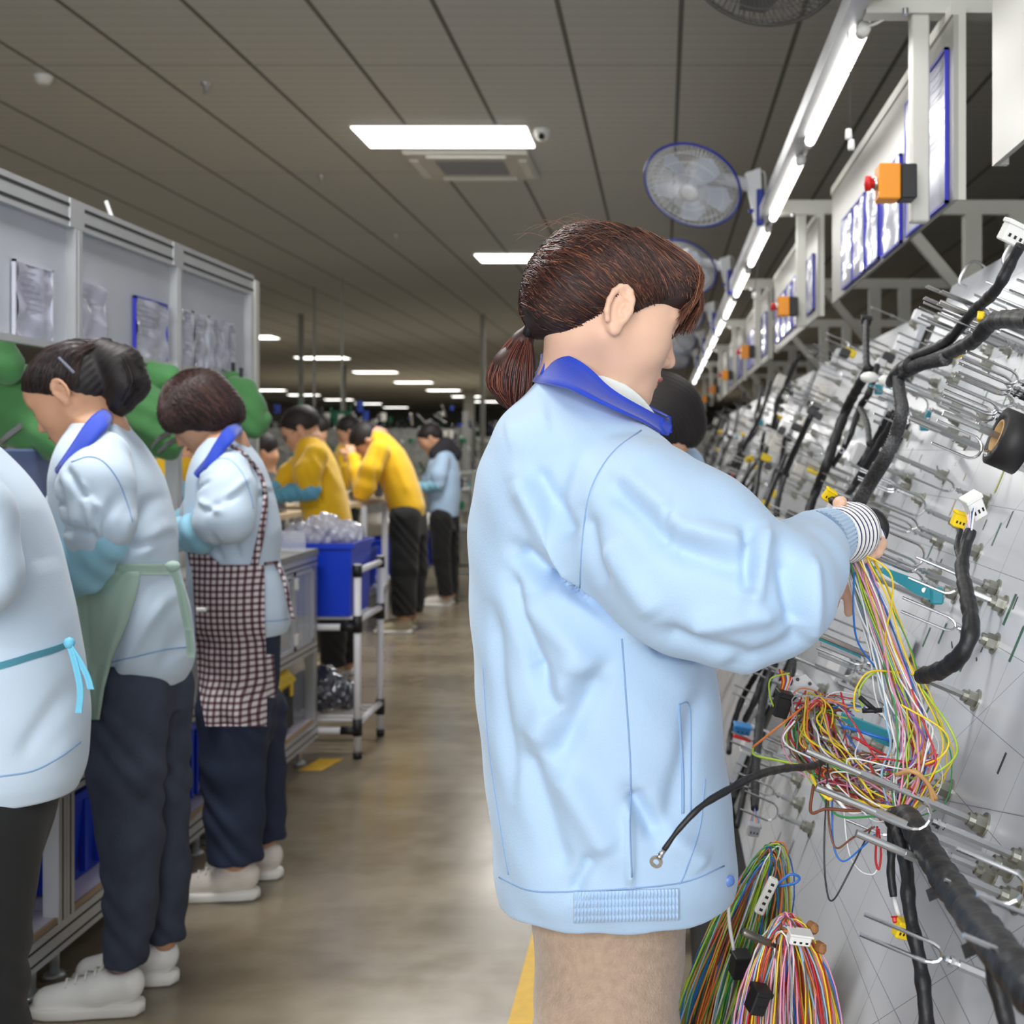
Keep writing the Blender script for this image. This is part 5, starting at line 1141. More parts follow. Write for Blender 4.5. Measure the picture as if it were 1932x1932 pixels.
# upper frame
t = thing('panel_frame', 'silver profile frame with grey panels above the left bench', 'frame', (XB, 3.9, .90))
b = MB(); b.box((XB-.04, 1.6, 1.965), (XB, 5.36, 2.05))
b.obj('top_rail', ALU, t)
g = MB()
for z in (1.986, 2.028): g.box((XB-.002, 1.6, z-.005), (XB+.001, 5.36, z+.005))
g.obj('groove', DKG, t)
for y in (3.74, 4.52): MB().box((XB-.002, y-.05, 1.966), (XB+.003, y+.04, 2.049)).obj('joint_plate', ALU, t)
MB().box((XB-.03, 1.6, 1.605), (XB-.005, 5.36, 1.625)).obj('bottom_rail', ALU, t)
for y in (2.95, 3.72, 4.50, 5.30): MB().box((XB-.04, y, .901), (XB+.004, y+.045, 1.965)).box((XB+.004, y+.018, 1.0), (XB+.0052, y+.026, 1.96)).obj('upright', ALU, t)
MB().box((XB-.045, 5.348, .901), (XB+.01, 5.395, 2.03)).obj('upright', WHITEP, t)
for a, c in ((1.6, 2.95), (2.995, 3.72), (3.765, 4.50), (4.545, 5.30)): MB().box((XB-.03, a, 1.625), (XB-.024, c, 1.965)).obj('panel', GREYP, t)
tag(MB().cyl((XB-.02, 4.02, 2.05), (XB-.03, 4.0, 2.10), .006).obj('zip_tie_end', WPLAS), 'small white tie end sticking up from the top rail of the left frame', 'tie')
def sheetpx(label, xl, xr, yt, yb, seed, blue=False, X=XB+.001):
    d0 = X*F/(xl-VX); d1 = X*F/(xr-VX); z1 = H+(VY-yt)/F*d0; z0 = H+(VY-yb)/F*d0
    return framed_sheet(label, X-.022, d0, d1, z0, z1, seed, blue, -1, 'sheets taped on the left frame panels', .006)
sheetpx('clear plastic sleeve with document at the far left frame panel', 36, 108, 488, 636, 71); sheetpx('clear document sleeve right of the first upright, above the black ponytail', 147, 206, 524, 662, 72)
sheetpx('blue edged document sleeve left of the second upright of the frame', 262, 322, 557, 676, 73, True)
for k, (a, c) in enumerate(((337, 368), (370, 398), (400, 425), (427, 450))): sheetpx('crumpled document sleeve in the last frame panel, %s from the left' % ['first', 'second', 'third', 'fourth'][k], a, c, 578+9*k, 690+3*k, 74+k)
# glossy bright tape tabs
# grey-blue screen
t = thing('display_screen', 'grey blue screen behind the leftmost worker, under the green cloth bags', 'screen', (-1.76, 3.45, .9))
MB().rbox((-1.76, 3.35, 1.22), (.03, .62, .20), .006).obj('panel', mat('screen_blue_grey', (98, 108, 150), .4), t)
MB().box((-1.744, 3.04, 1.105), (-1.738, 3.66, 1.12)).obj('bezel', BLACK, t)
for y in (3.1, 3.6): MB().box((-1.775, y, .90), (-1.75, y+.03, 1.12)).obj('stand', BLACK, t)
# green cloth bags hung from the rail
GREEN = cloth('green_canvas', (72, 132, 74), .85, .3, .6, 120, .18)
def bag(label, pts, rs, band, seed):
    t = thing('green_cloth_bag', label, 'bag', P(*pts[-1]), 'green cloth bags under the frame')
    A = [P(*q) for q in pts]; lo, hi = bounds([p-max(rs) for p in A]+[p+max(rs) for p in A], .03); G = Field(lo, hi, .008); G.chain(A, rs, .03, sy=.8)
    r = np.random.default_rng(seed).uniform(20, 60, 3)
    G.obj('bag_body', GREEN, t, disp=lambda v, n: .006*np.sin(v[:, 2]*r[0]+v[:, 0]*r[1])*np.sin(v[:, 1]*r[2]+v[:, 2]*25))
    bv = bvh_of(t.children[0])
    for b_ in band:
        q = onto(bv, spline(b_, 6), .002)
        if len(q) > 3: sheet('silver_strip', [p+V3((0, 0, .009)) for p in q], [p-V3((0, 0, .009)) for p in q], .003, mat('silver_strip', (170, 170, 176), .3, .6), t, 1, 2)
    MB().cyl(A[0]+V3((0, 0, rs[0]*.7)), A[0]+V3((0, 0, rs[0]+.03)), .008).obj('hanging_strap', BLACK, t)
bag('large green cloth bag in front of the face of the ponytailed woman, far left', [(10, 735, 3.65), (40, 765, 3.62), (95, 812, 3.6), (120, 830, 3.6)], [.06, .115, .085, .06], [[(0, 832), (20, 818), (42, 802)]], 1)
bag('small green cloth bag at the left edge just under the frame rail', [(0, 664, 3.5), (10, 690, 3.5)], [.04, .05], [], 2)
bag('bunched green cloth bag directly under the rail behind the black ponytail', [(245, 710, 4.3), (272, 716, 4.3), (318, 712, 4.3)], [.05, .06, .045], [], 3)
bag('green cloth bag with silver strips in front of the face of the short haired woman', [(262, 768, 4.25), (292, 800, 4.25), (318, 836, 4.25)], [.085, .10, .055], [[(286, 842), (300, 826), (322, 816)], [(298, 852), (314, 838), (332, 828)]], 4)
bag('green cloth bag sticking out right of the short haired woman', [(455, 745, 4.95), (462, 780, 4.95), (478, 800, 4.95)], [.075, .085, .055], [], 5)
bag('green cloth bag corner pointing right past the frame end post', [(440, 722, 5.05), (466, 760, 5.0), (500, 792, 4.95)], [.05, .05, .025], [], 6)
# things on the cabinet shelves
def crate(name, label, lo, hi, m, group=None, ribs=6, lid=None, cat='bin', taper=.02):
    (a, b, c), (d, e, f) = lo, hi; t = thing(name, label, cat, ((a+d)/2, (b+e)/2, c), group); w = .006
    mb = MB(); T = taper
    bot = [(a+T, b+T), (d-T, b+T), (d-T, e-T), (a+T, e-T)]; top = [(a, b), (d, b), (d, e), (a, e)]; ti = [(a+w, b+w), (d-w, b+w), (d-w, e-w), (a+w, e-w)]; bi = [(a+T+w, b+T+w), (d-T-w, b+T+w), (d-T-w, e-T-w), (a+T+w, e-T-w)]
    vs = [(x, y, c) for x, y in bot]+[(x, y, f) for x, y in top]+[(x, y, f) for x, y in ti]+[(x, y, c+w) for x, y in bi]
    fs = [(3, 2, 1, 0)]+[(i, (i+1) % 4, 4+(i+1) % 4, 4+i) for i in range(4)]+[(4+i, 4+(i+1) % 4, 8+(i+1) % 4, 8+i) for i in range(4)]+[(8+i, 8+(i+1) % 4, 12+(i+1) % 4, 12+i) for i in range(4)]+[(12, 13, 14, 15)]
    mb.add(vs, fs)
    for k in range(ribs):
        y = b+T+(e-b-2*T)*(k+.5)/ribs; mb.box((d-T*.5-.002, y-.008, c+.02), (d+.003, y+.008, f-.03)); x = a+T+(d-a-2*T)*(k+.5)/ribs; mb.box((x-.006, b-.003, c+.02), (x+.006, b+T*.5+.002, f-.03))
    mb.obj('bin_body', m, t)
    r = MB(); r.box((a-.012, b-.012, f-.022), (d+.012, b+.002, f)); r.box((a-.012, e-.002, f-.022), (d+.012, e+.012, f)); r.box((a-.012, b, f-.022), (a+.002, e, f)); r.box((d-.002, b, f-.022), (d+.012, e, f)); r.obj('rim', m, t)
    return t
crate('plastic_bin', 'blue ribbed plastic bin on the cabinet shelf between the two apron women', (-1.9, 3.74, .19), (-1.50, 4.14, .45), BLUEB, 'blue bins on the cabinet shelves', 8)
crate('plastic_bin', 'blue plastic bin in the cabinet behind the leftmost worker, lined with clear bags', (-1.92, 2.75, .19), (-1.62, 3.07, .42), BLUED, 'blue bins on the cabinet shelves', 0)
crate('plastic_bin', 'blue bin seen in the gap left of the dark jeans', (-1.85, 3.2, .19), (-1.52, 3.5, .43), BLUED, 'blue bins on the cabinet shelves', 3)
crate('plastic_bin', 'blue bin in the cabinet just left of the yellow lidded box', (-1.8, 4.3, .19), (-1.50, 4.66, .45), BLUEB, 'blue bins on the cabinet shelves', 6)
FILM = mat('clear_film', (214, 218, 228), .08, alpha=.42, coat=1, bump=.8, bscale=30)
def filmblob(name, label, pts, rs, seed, m=FILM, h=.008, amp=.010, cat='plastic bag'):
    A = [V3(p) for p in pts]; lo, hi = bounds([p-max(rs) for p in A]+[p+max(rs) for p in A], .03); G = Field(lo, hi, h); G.chain(A, rs, .02)
    r = np.random.default_rng(seed); D = r.normal(size=(7, 3)); D /= np.linalg.norm(D, axis=1)[:, None]; kk = r.uniform(35, 140, 7); ph = r.uniform(0, 6, 7)
    def d(v, n): return amp*.55*sum((np.abs(np.sin((v @ D[i])*kk[i]+ph[i]+1.3*np.sin((v @ D[i-1])*kk[i-1]*.5)))-.6)*60/kk[i] for i in range(7))
    return tag(G.obj(name, m, None, disp=d), label, cat)
filmblob('plastic_bag', 'crumpled clear bag with sparkling film in the blue bin behind the leftmost worker', [(-1.60, 2.92, .27), (-1.57, 3.02, .24)], [.05, .06], 1)
t = thing('white_carton', 'pale paper packet leaning in the blue bin on the left shelf', 'packet', (-1.72, 2.85, .20)); MB().rbox((-1.59, 2.84, .30), (.012, .13, .16), .004).obj('packet', mat('pale_packet', (170, 172, 168), .6), t)
t = thing('lidded_box', 'black box with bright yellow lid on the bottom shelf of the end cabinet', 'box', (-1.6, 5.05, .19))
MB().plate([(-1.72, 4.9, .19), (-1.50, 4.9, .19), (-1.49, 4.9, .36), (-1.73, 4.9, .36)], .0, (0, 1, 0))
MB().rbox((-1.60, 5.03, .275), (.20, .30, .17), .012).obj('box', BLACK, t)
MB().rbox((-1.60, 5.03, .385), (.22, .32, .05), .02).rbox((-1.60, 5.03, .415), (.18, .27, .03), .012).obj('lid', YEL, t)
for y in (4.95, 5.1): MB().rbox((-1.488, y, .355), (.008, .03, .05), .002).obj('latch', YEL, t)
tag(MB().rbox((-1.45, 3.57, .44), (.006, .05, .07), .002).obj('paper_label', WPLAS), 'small white label card on the cabinet post beside the dark jeans', 'label')
# clutter on the worktop between the women
def clutter(n, x0, x1, y0, y1, z, seed, cat='parts', where='', hmax=.12, group=None):
    r = random.Random(seed); cols = [((60, 60, 62), 'black'), ((170, 170, 168), 'grey'), ((214, 210, 200), 'cream'), ((120, 116, 110), 'dull grey'), ((90, 150, 130), 'green')]
    out = []
    for k in range(n):
        c, cn = r.choice(cols); x = r.uniform(x0, x1); y = r.uniform(y0, y1); hh = r.uniform(.03, hmax); s_ = r.uniform(.02, .06)
        m = MB(); kind = r.choice(('block', 'reel', 'fixture'))
        if kind == 'block': m.rbox((x, y, z+hh/2), (s_*1.5, s_*2, hh), .006, Rz(r.uniform(0, 3)))
        elif kind == 'reel': m.lathe([(0, 0), (s_, 0), (s_, .006), (s_*.5, .01), (s_*.5, hh-.01), (s_, hh-.006), (s_, hh), (0, hh)], (x, y, z), n=14)
        else:
            m.rbox((x, y, z+.008), (s_*2, s_*2, .016), .003)
            for q in range(3): m.cyl((x+r.uniform(-s_, s_), y+r.uniform(-s_, s_), z+.012), (x+r.uniform(-s_, s_), y+r.uniform(-s_, s_), z+hh), .006, 6)
        o = m.obj(kind, mat('clutter_'+cn.replace(' ', '_'), c, .5)); o.name = {'block': 'component_block', 'reel': 'wire_reel', 'fixture': 'test_fixture'}[kind]
        out.append((x, y, o, cn, {'block': 'component block', 'reel': 'wire reel', 'fixture': 'pin fixture'}[kind]))
    seen = {}
    for x, y, o, cn, kd in sorted(out, key=lambda q: q[1]):
        k = seen[(cn, kd)] = seen.get((cn, kd), 0)+1
        tag(o, '%s %s%s %s' % (cn, kd, '' if k == 1 else ', %s from the near end,' % ['first', 'second', 'third', 'fourth', 'fifth', 'sixth', 'seventh', 'eighth'][k-1], where), 'component', group or where)
    return out
clutter(10, -2.2, -1.75, 3.9, 5.2, .901, 3, where='on the left worktop', group='small parts on the left worktop')
# ================================================================ pipe trolley
PIPE = mat('white_pipe', (222, 222, 226), .35); t = thing('pipe_trolley', 'white pipe rack with black joints carrying the large blue bin', 'rack', (-1.6, 5.6, 0))
px0, px1, py0, py1 = -1.86, -1.30, 5.42, 5.86
for x in (px0, px1):
    for y in (py0, py1):
        p = MB().cyl((x, y, .02), (x, y, .83), .016, 14).obj('post', PIPE, t, True); MB().cyl((x, y, 0), (x, y, .03), .019, 12).obj('foot', BLACK, p, True)
for z in (.12, .56):
    for y in (py0, py1): MB().cyl((px0, y, z), (px1, y, z), .0145, 12).obj('rail', PIPE, t, True)
    for x in (px0, px1): MB().cyl((x, py0, z+.03), (x, py1, z+.03), .0145, 12).obj('rail', PIPE, t, True)
    for x in (px0, px1):
        for y in (py0, py1): MB().cyl((x, y, z-.022), (x, y, z+.05), .0205, 12).cyl((x-.001, y, z), (x+(.05 if x == px0 else -.07), y, z), .0185, 12).obj('joint', BLACK, t, True)
for x in (px1,): MB().cyl((x, py0, .80), (x, py1, .80), .0145, 12).obj('rail', PIPE, t, True); 
for y in (py0, py1): MB().cyl((px1, y, .775), (px1, y, .825), .0205, 12).obj('joint', BLACK, t, True)
for k in range(5): MB().cyl((px0, py0+.07+.075*k, .15), (px1, py0+.07+.075*k, .15), .007, 8).cyl((px0, py0+.07+.075*k, .59), (px1, py0+.07+.075*k, .59), .007, 8).obj('slat', PIPE, t, True)
crate('large_bin', 'large bright blue plastic bin on the white pipe rack', (-1.80, 5.46, .60), (-1.335, 5.84, .915), BLUEB, None, 0, taper=.012)
filmblob('plastic_bag', 'clear crumpled plastic bag heaped on top of the large blue bin', [(-1.62, 5.62, .93), (-1.50, 5.64, .955), (-1.38, 5.66, .94)], [.055, .07, .05], 5, mat('milky_film', (205, 205, 220), .15, alpha=.72, coat=1, bump=.8, bscale=30), amp=.016)
filmblob('rubbish_bag', 'dark grey plastic bag on the lower shelf of the pipe rack', [(-1.62, 5.6, .245), (-1.50, 5.62, .26), (-1.40, 5.62, .235)], [.075, .095, .065], 6, mat('dark_film', (62, 64, 76), .2, coat=1, bump=1, bscale=25), amp=.014)
# ================================================================ work tables and clutter beyond
WOOD = mat('table_board', (190, 170, 140), .6, var=.1, vscale=12)
def table(x0, x1, y0, y1, z, label, group='work tables down the hall'):
    t = thing('work_table', label, 'table', ((x0+x1)/2, (y0+y1)/2, 0), group)
    MB().box((x0, y0, z-.03), (x1, y1, z)).obj('tabletop', WOOD, t)
    for x in (x0+.03, x1-.07):
        for y in (y0+.03, y1-.07): MB().box((x, y, 0), (x+.04, y+.04, z-.03)).obj('leg', PIPE, t)
    MB().box((x0+.03, y0+.03, .25), (x1-.03, y1-.03, .27)).obj('shelf', GREYP, t)
table(-3.3, -2.25, 6.4, 8.1, .93, 'work table with parts in front of the man with glasses')
table(-3.0, -2.1, 8.25, 9.9, .95, 'work table with wooden edge in front of the bent man in yellow')
table(-2.5, -2.05, 10.4, 12.4, .93, 'work table in front of the far woman in blue')
clutter(22, -2.7, -2.3, 6.6, 8.0, .931, 11, where='on table by the glasses man', hmax=.2); clutter(26, -2.7, -2.14, 8.35, 9.85, .951, 12, where='on table under the bent man', hmax=.18)
clutter(14, -2.42, -2.1, 10.6, 12.3, .931, 13, where='on the far woman table', hmax=.15)
cr = None
for k, (x, y, z, l) in enumerate(((-2.4, 8.6, .27, 'deep blue crate under the table of the bent man, near one'), (-2.4, 9.1, .27, 'deep blue crate under the table of the bent man, middle one'), (-2.4, 9.6, .27, 'deep blue crate under the table of the bent man, far one'), (-2.28, 10.8, .27, 'deep blue crate under the table of the far woman, near one'), (-2.28, 11.5, .27, 'deep blue crate under the table of the far woman, far one'))):
    crate('storage_crate', l, (x-.2, y-.22, z), (x+.2, y+.22, z+.3), BLUED, 'deep blue crates under the work tables', 4)
# wire rack trolley right of the far woman
t = thing('parts_trolley', 'grey tubular parts trolley on castors right of the far woman', 'trolley', (-1.8, 11.5, 0)); GR = mat('galvanised_tube', (150, 150, 144), .4, .3)
for x in (-1.95, -1.68):
    for y in (11.3, 12.0): MB().cyl((x, y, .08), (x, y, 1.12), .022, 10).obj('post', GR, t, True); MB().cyl((x-.02, y, .045), (x+.02, y, .045), .045, 14).obj('castor', BLACK, t, True)
for z in (.22, .6, .95, 1.1):
    g = MB()
    for x in (-1.95, -1.68): g.cyl((x, 11.3, z), (x, 12.0, z), .016, 8)
    for y in (11.3, 12.0): g.cyl((-1.95, y, z), (-1.68, y, z), .016, 8)
    g.obj('shelf_frame', GR, t, True)
MB().box((-1.95, 11.3, .955), (-1.68, 12.0, .965)).box((-1.95, 11.3, .605), (-1.68, 12.0, .612)).obj('tray', GREYP, t)
clutter(10, -1.9, -1.73, 11.35, 11.95, .966, 15, where='on the grey parts trolley', hmax=.1)
# far rows of slanted boards and racks filling the hall
FARB = mat('far_board', (142, 142, 136), .6, var=.3, vscale=14)
r = random.Random(5); fb = None; SPARK = [mat('clutter_grey', (170, 170, 168), .5), mat('clutter_cream', (214, 210, 200), .5), mat('clutter_black', (60, 60, 62), .5), mat('steel_dull', (190, 192, 190), .35, .7), mat('far_green', (40, 120, 84), .6), mat('far_blue', (30, 60, 150), .6)]
def farrow(X, Y, n, label):
    t = thing('far_assembly_rack', label, 'rack', (X, Y, 0), 'racks filling the back of the hall')
    MB().plate([(X-1.4, Y+.45, .6), (X+1.4, Y+.45, .6), (X+1.4, Y+.62, 1.55), (X-1.4, Y+.62, 1.55)], .03, (0, -1, .2)).obj('board', FARB, t)
    for x in (X-1.35, X+1.35): MB().box((x-.03, Y+.5, 0), (x+.03, Y+.56, 1.75)).obj('post', GR, t)
    for k in range(10):
        m = MB(); 
        for j in range(16):
            x = X+r.uniform(-1.4, 1.4); z = r.uniform(.65, 1.85); s_ = r.uniform(.02, .07)
            y = Y+.42+.17*(z-.6)+r.uniform(-.25, 0)
            if j % 2: m.tube([(x, y, z), (x+r.uniform(-.15, .15), y+.2, z-.12)], r.uniform(.006, .016), 5)
            else: m.rbox((x, y, z), (s_, s_, s_*r.uniform(.6, 2)), .006, Rz(r.uniform(0, 3)))
        m.obj('wiring_cluster', r.choice(SPARK), t)['kind'] = 'stuff'
wh = ['nearest middle', 'middle', 'left', 'right', 'far left', 'far middle', 'far right', 'back left', 'back middle', 'back right', 'rearmost left', 'rearmost right', 'left edge']
for k, (X, Y) in enumerate(((-3.6, 14), (-.6, 15.5), (-6.6, 15), (-4.2, 18.5), (-1.2, 19), (-7.6, 20), (-2.6, 24), (-5.8, 25), (.6, 25), (-9.5, 27), (-4, 31), (-.5, 32), (-8, 34))): farrow(X, Y, 10, 'blurred grey rack with hanging harnesses at the back of the hall, %s one' % wh[k])
t = thing('green_sign', 'small dark green sign over the head behind the bent man', 'sign', P(648, 800, 16)); MB().box(P(629, 803, 16), P(660, 775, 16.05)).obj('panel', mat('sign_green', (20, 92, 66), .6), t); MB().box(P(643, 775, 16.02), (P(646, 0, 16)[0], 16.04, CEIL)).obj('hanger', POLE, t)
t = thing('dark_cabinet', 'dark square monitor hanging behind the man with glasses', 'monitor', P(595, 800, 17)); MB().box(P(577, 800, 17), P(610, 768, 17.1)).obj('screen', mat('dark_screen', (16, 18, 22), .4), t); MB().cyl(P(593, 768, 17.05), (P(593, 768, 17.05)[0], 17.05, CEIL), .02).obj('hanger', POLE, t)
# ================================================================ slanted assembly boards
K = .42; EV = V3((.387, 0, .922)); NB = V3((-.922, 0, .387)); ORG = V3((.2, 0, .32)); LV = 1.58
def bpos(Y, v, p=0): return ORG+EV*v+NB*p+V3((0, Y, 0))
def bp(x, y, p=0):
    d = (.62-1.085*p)*F/((x-VX)-K*(VY-y)); return P(x, y, d)
def lammat():
    m = bpy.data.materials.new('printed_laminate'); m.use_nodes = True; nt = m.node_tree; b = nt.nodes['Principled BSDF']; L = nt.links
    tc = nt.nodes.new('ShaderNodeTexCoord'); o = []
    for ax, pitch, w_ in ((tuple(EV), .105, .010), ((0, 1, 0), .21, .006), ((.28, .6, .66), .37, .003)):
        d = nt.nodes.new('ShaderNodeVectorMath'); d.operation = 'DOT_PRODUCT'; d.inputs[1].default_value = ax; L.new(tc.outputs['Object'], d.inputs[0])
        k = nt.nodes.new('ShaderNodeMath'); k.operation = 'DIVIDE'; L.new(d.outputs['Value'], k.inputs[0]); k.inputs[1].default_value = pitch
        f_ = nt.nodes.new('ShaderNodeMath'); f_.operation = 'FRACT'; L.new(k.outputs[0], f_.inputs[0]); g = nt.nodes.new('ShaderNodeMath'); g.operation = 'LESS_THAN'; L.new(f_.outputs[0], g.inputs[0]); g.inputs[1].default_value = w_; o.append(g.outputs[0])
    a = nt.nodes.new('ShaderNodeMath'); a.operation = 'MAXIMUM'; L.new(o[0], a.inputs[0]); L.new(o[1], a.inputs[1]); c = nt.nodes.new('ShaderNodeMath'); c.operation = 'MAXIMUM'; L.new(a.outputs[0], c.inputs[0]); L.new(o[2], c.inputs[1])
    n = nt.nodes.new('ShaderNodeTexNoise'); n.inputs['Scale'].default_value = 3; L.new(tc.outputs['Object'], n.inputs[0]); r = nt.nodes.new('ShaderNodeValToRGB'); r.color_ramp.elements[0].color = lin((190, 193, 199))+(1,); r.color_ramp.elements[1].color = lin((212, 216, 223))+(1,); L.new(n.outputs[0], r.inputs[0])
    mx = nt.nodes.new('ShaderNodeMix'); mx.data_type = 'RGBA'; L.new(c.outputs[0], mx.inputs[0]); L.new(r.outputs[0], mx.inputs[6]); mx.inputs[7].default_value = lin((134, 136, 142))+(1,); L.new(mx.outputs[2], b.inputs['Base Color'])
    b.inputs['Roughness'].default_value = .24; return m
LAM = lammat()
spans2 = [(.9, 3.56), (3.82, 6.4), (6.65, 9.2), (9.45, 12.0), (12.25, 15)]
bl = ['nearest slanted white assembly board full of steel forks, where the nearest woman works', 'second slanted assembly board, blurred, left of the first', 'third slanted assembly board down the line', 'fourth slanted assembly board down the line', 'farthest slanted assembly board down the line']
boards = []
for k, (y0, y1) in enumerate(spans2):
    t = thing('assembly_board', bl[k], 'assembly board', (.5, (y0+y1)/2, 0), 'slanted assembly boards'); boards.append(t)
    lv = LV if k == 0 else LV-.05
    c = [bpos(y0, 0), bpos(y1, 0), bpos(y1, lv), bpos(y0, lv)]; b = [q-NB*.018 for q in c]
    MB().add(c+b, [(0, 3, 2, 1), (4, 5, 6, 7), (0, 1, 5, 4), (1, 2, 6, 5), (2, 3, 7, 6), (3, 0, 4, 7)]).obj('board_sheet', LAM, t)
    MB().tube([bpos(y0, lv+.0, -.045), bpos(y1, lv+.0, -.045)], .018, 10).obj('top_tube', GR, t, True)
    for y in (y0+.03, y1-.03):
        MB().tube([bpos(y, lv, -.045), bpos(y, 0, -.045)], .016, 10).obj('side_tube', GR, t, True)
        MB().box((.86, y-.02, 0), (.90, y+.02, 1.66)).obj('leg', WHITEP, t)
    MB().box((.075, y0+.01, 0), (.62, y1-.01, .27)).obj('plinth', mat('black_rubber', (17, 20, 20), .7), t)
    if k == 0:
        for x, y in ((1838, 520), (1925, 478)):
            q = bp(x, y, .0); MB().tube(spline([q-NB*.03, q+EV*.03-NB*.02, q+EV*.03+NB*.02, q-EV*.03+NB*.03, q-EV*.035+NB*.005]), .0035, 6).obj('hook', STEEL, t, True)
# pins -----------------------------------------------------------
def fork_mesh(L, w_=.021, fl=.085, two=False):
    m = MB(); m.hexa((0, 0, .0), (0, 0, L-fl-.018), .0052); m.cyl((0, 0, L-fl-.018), (0, 0, L-fl-.003), .0036, 8); m.cyl((0, 0, L-fl-.012), (0, 0, L-fl-.008), .006, 6)
    for off in ((0,) if not two else (-.008, .008)):
        h = w_/2; pts = [(off, -h, L), (off, -h, L-fl+.02)]+[(off, -h*math.cos(a), L-fl+.018-.018*math.sin(a)) for a in np.linspace(.2, pi-.2, 7)]+[(off, h, L-fl+.02), (off, h, L+.004)]
        m.tube(pts, .0022, 7)
    return m
def nutm():
    m = MB(); m.lathe([(0, 0), (.017, 0), (.017, .003), (0, .003)], n=20); m.tube([(0, 0, .003), (0, 0, .016)], .0125, 6); m.tube([(0, 0, .016), (0, 0, .024)], .0088, 12); return m
tmpl = {}
def getmesh(key, fn, mt):
    if key not in tmpl:
        o = fn().obj('tmp', mt, org=(0, 0, 0), smooth=False); tmpl[key] = o.data; bpy.data.objects.remove(o)
        tmpl[key].name = 'pin_mesh'
    return tmpl[key]
NUTM = mat('zinc_nut', (170, 170, 160), .35, .9, var=.15, vscale=60); RODM = mat('satin_rod', (196, 197, 198), .28, .95)
npin = 0
def pin(board, base, kind, L, rot=0.0, nut=True, tilt=0):
    global npin
    L = round(L*20)/20
    if kind == 'rod': me = getmesh(('rod', L), lambda: MB().hexa((0, 0, 0), (0, 0, L*.7), .0058).cyl((0, 0, L*.7), (0, 0, L), .0045, 10), RODM)
    elif kind == 'thin': me = getmesh(('thin', L), lambda: MB().cyl((0, 0, 0), (0, 0, L), .0028, 8).cyl((0, 0, L*.5), (0, 0, L*.56), .0055, 8), RODM)
    elif kind == 'fork2': me = getmesh(('fork2', L), lambda: fork_mesh(L, .020, .085, True), STEEL)
    elif kind == 'wide': me = getmesh(('wide', L), lambda: fork_mesh(L, .036, .075), STEEL)
    else: me = getmesh(('fork', L), lambda: fork_mesh(L), STEEL)
    o = bpy.data.objects.new('holding_fork' if kind not in ('rod', 'thin') else 'holding_rod', me); COL.objects.link(o); o.parent = board
    c, s_ = math.cos(rot), math.sin(rot); X = V3((0, -c, 0))+EV*s_; Yv = np.cross(NB, X)
    M = Matrix(((X[0], Yv[0], NB[0], 0), (X[1], Yv[1], NB[1], 0), (X[2], Yv[2], NB[2], 0), (0, 0, 0, 1)))
    o.matrix_local = Matrix.Translation(Vector(V3(base)-wloc(board))) @ M
    if nut:
        n_ = bpy.data.objects.new('nut', getmesh('nut', nutm, NUTM)); COL.objects.link(n_); n_.parent = o
    return o
T_ = [('fork2', 1748, 552, .25), ('fork2', 1775, 562, .25), ('fork', 1742, 583, .25), ('fork', 1774, 580, .25), ('fork', 1735, 590, .20), ('fork', 1812, 612, .2), ('fork', 1918, 540, .15), ('fork', 1870, 572, .15), ('fork', 1903, 560, .15),
      ('fork', 1822, 677, .2), ('fork', 1813, 690, .2), ('fork', 1807, 698, .2), ('fork2', 1785, 735, .2), ('fork', 1780, 748, .2), ('wide', 1690, 745, .15), ('wide', 1655, 765, .2), ('wide', 1765, 815, .2), ('fork', 1762, 762, .15), ('fork', 1660, 700, .15), ('fork', 1697, 668, .15), ('fork2', 1635, 702, .15),
      ('fork2', 1556, 883, .15), ('fork2', 1552, 900, .15), ('fork2', 1554, 918, .15), ('wide', 1675, 932, .15), ('fork', 1645, 958, .2), ('fork', 1644, 968, .15), ('wide', 1660, 1020, .2), ('fork', 1640, 1035, .2), ('fork2', 1655, 1060, .15), ('fork', 1565, 1175, .15), ('fork', 1545, 1212, .2), ('fork2', 1548, 1224, .15), ('wide', 1545, 1236, .15),
      ('wide', 1640, 1500, .2), ('wide', 1660, 1560, .15), ('wide', 1797, 1632, .15), ('fork', 1630, 1745, .2), ('wide', 1835, 1728, .2), ('wide', 1402, 1510, .15), ('fork', 1392, 1468, .15), ('fork', 1380, 1390, .15), ('fork', 1385, 1300, .15), ('wide', 1395, 1425, .15),
      ('fork', 1480, 1330, .15), ('fork', 1520, 1350, .15), ('fork2', 1580, 1300, .15), ('fork', 1420, 1260, .15), ('fork', 1455, 1275, .15)]
for kd, x, y, L in T_:
    tip = bp(x, y, L); pin(boards[0], tip-NB*L, kd, L, rnd.uniform(-.25, .25))
for x, y, L in ((1762, 1137, .25), (1843, 1322, .25), (1792, 1492, .2), (1858, 1558, .25), (1908, 1640, .25), (1922, 1700, .2), (1915, 872, .2), (1770, 725, .1), (1800, 714, .1), (1715, 822, .1), (1805, 820, .15), (1720, 905, .1), (1785, 900, .15), (1480, 1400, .1), (1510, 1470, .1), (1540, 1330, .1)):
    pin(boards[0], bp(x, y, 0), 'rod', L)
for k in range(32):
    Y = rnd.uniform(1.9, 3.45); v = rnd.uniform(.35, 1.5); kd = rnd.choice(['fork', 'fork', 'rod', 'thin', 'fork2', 'wide']); pin(boards[0], bpos(Y, v), kd, rnd.choice([.1, .15, .15]), rnd.uniform(-.4, .4))
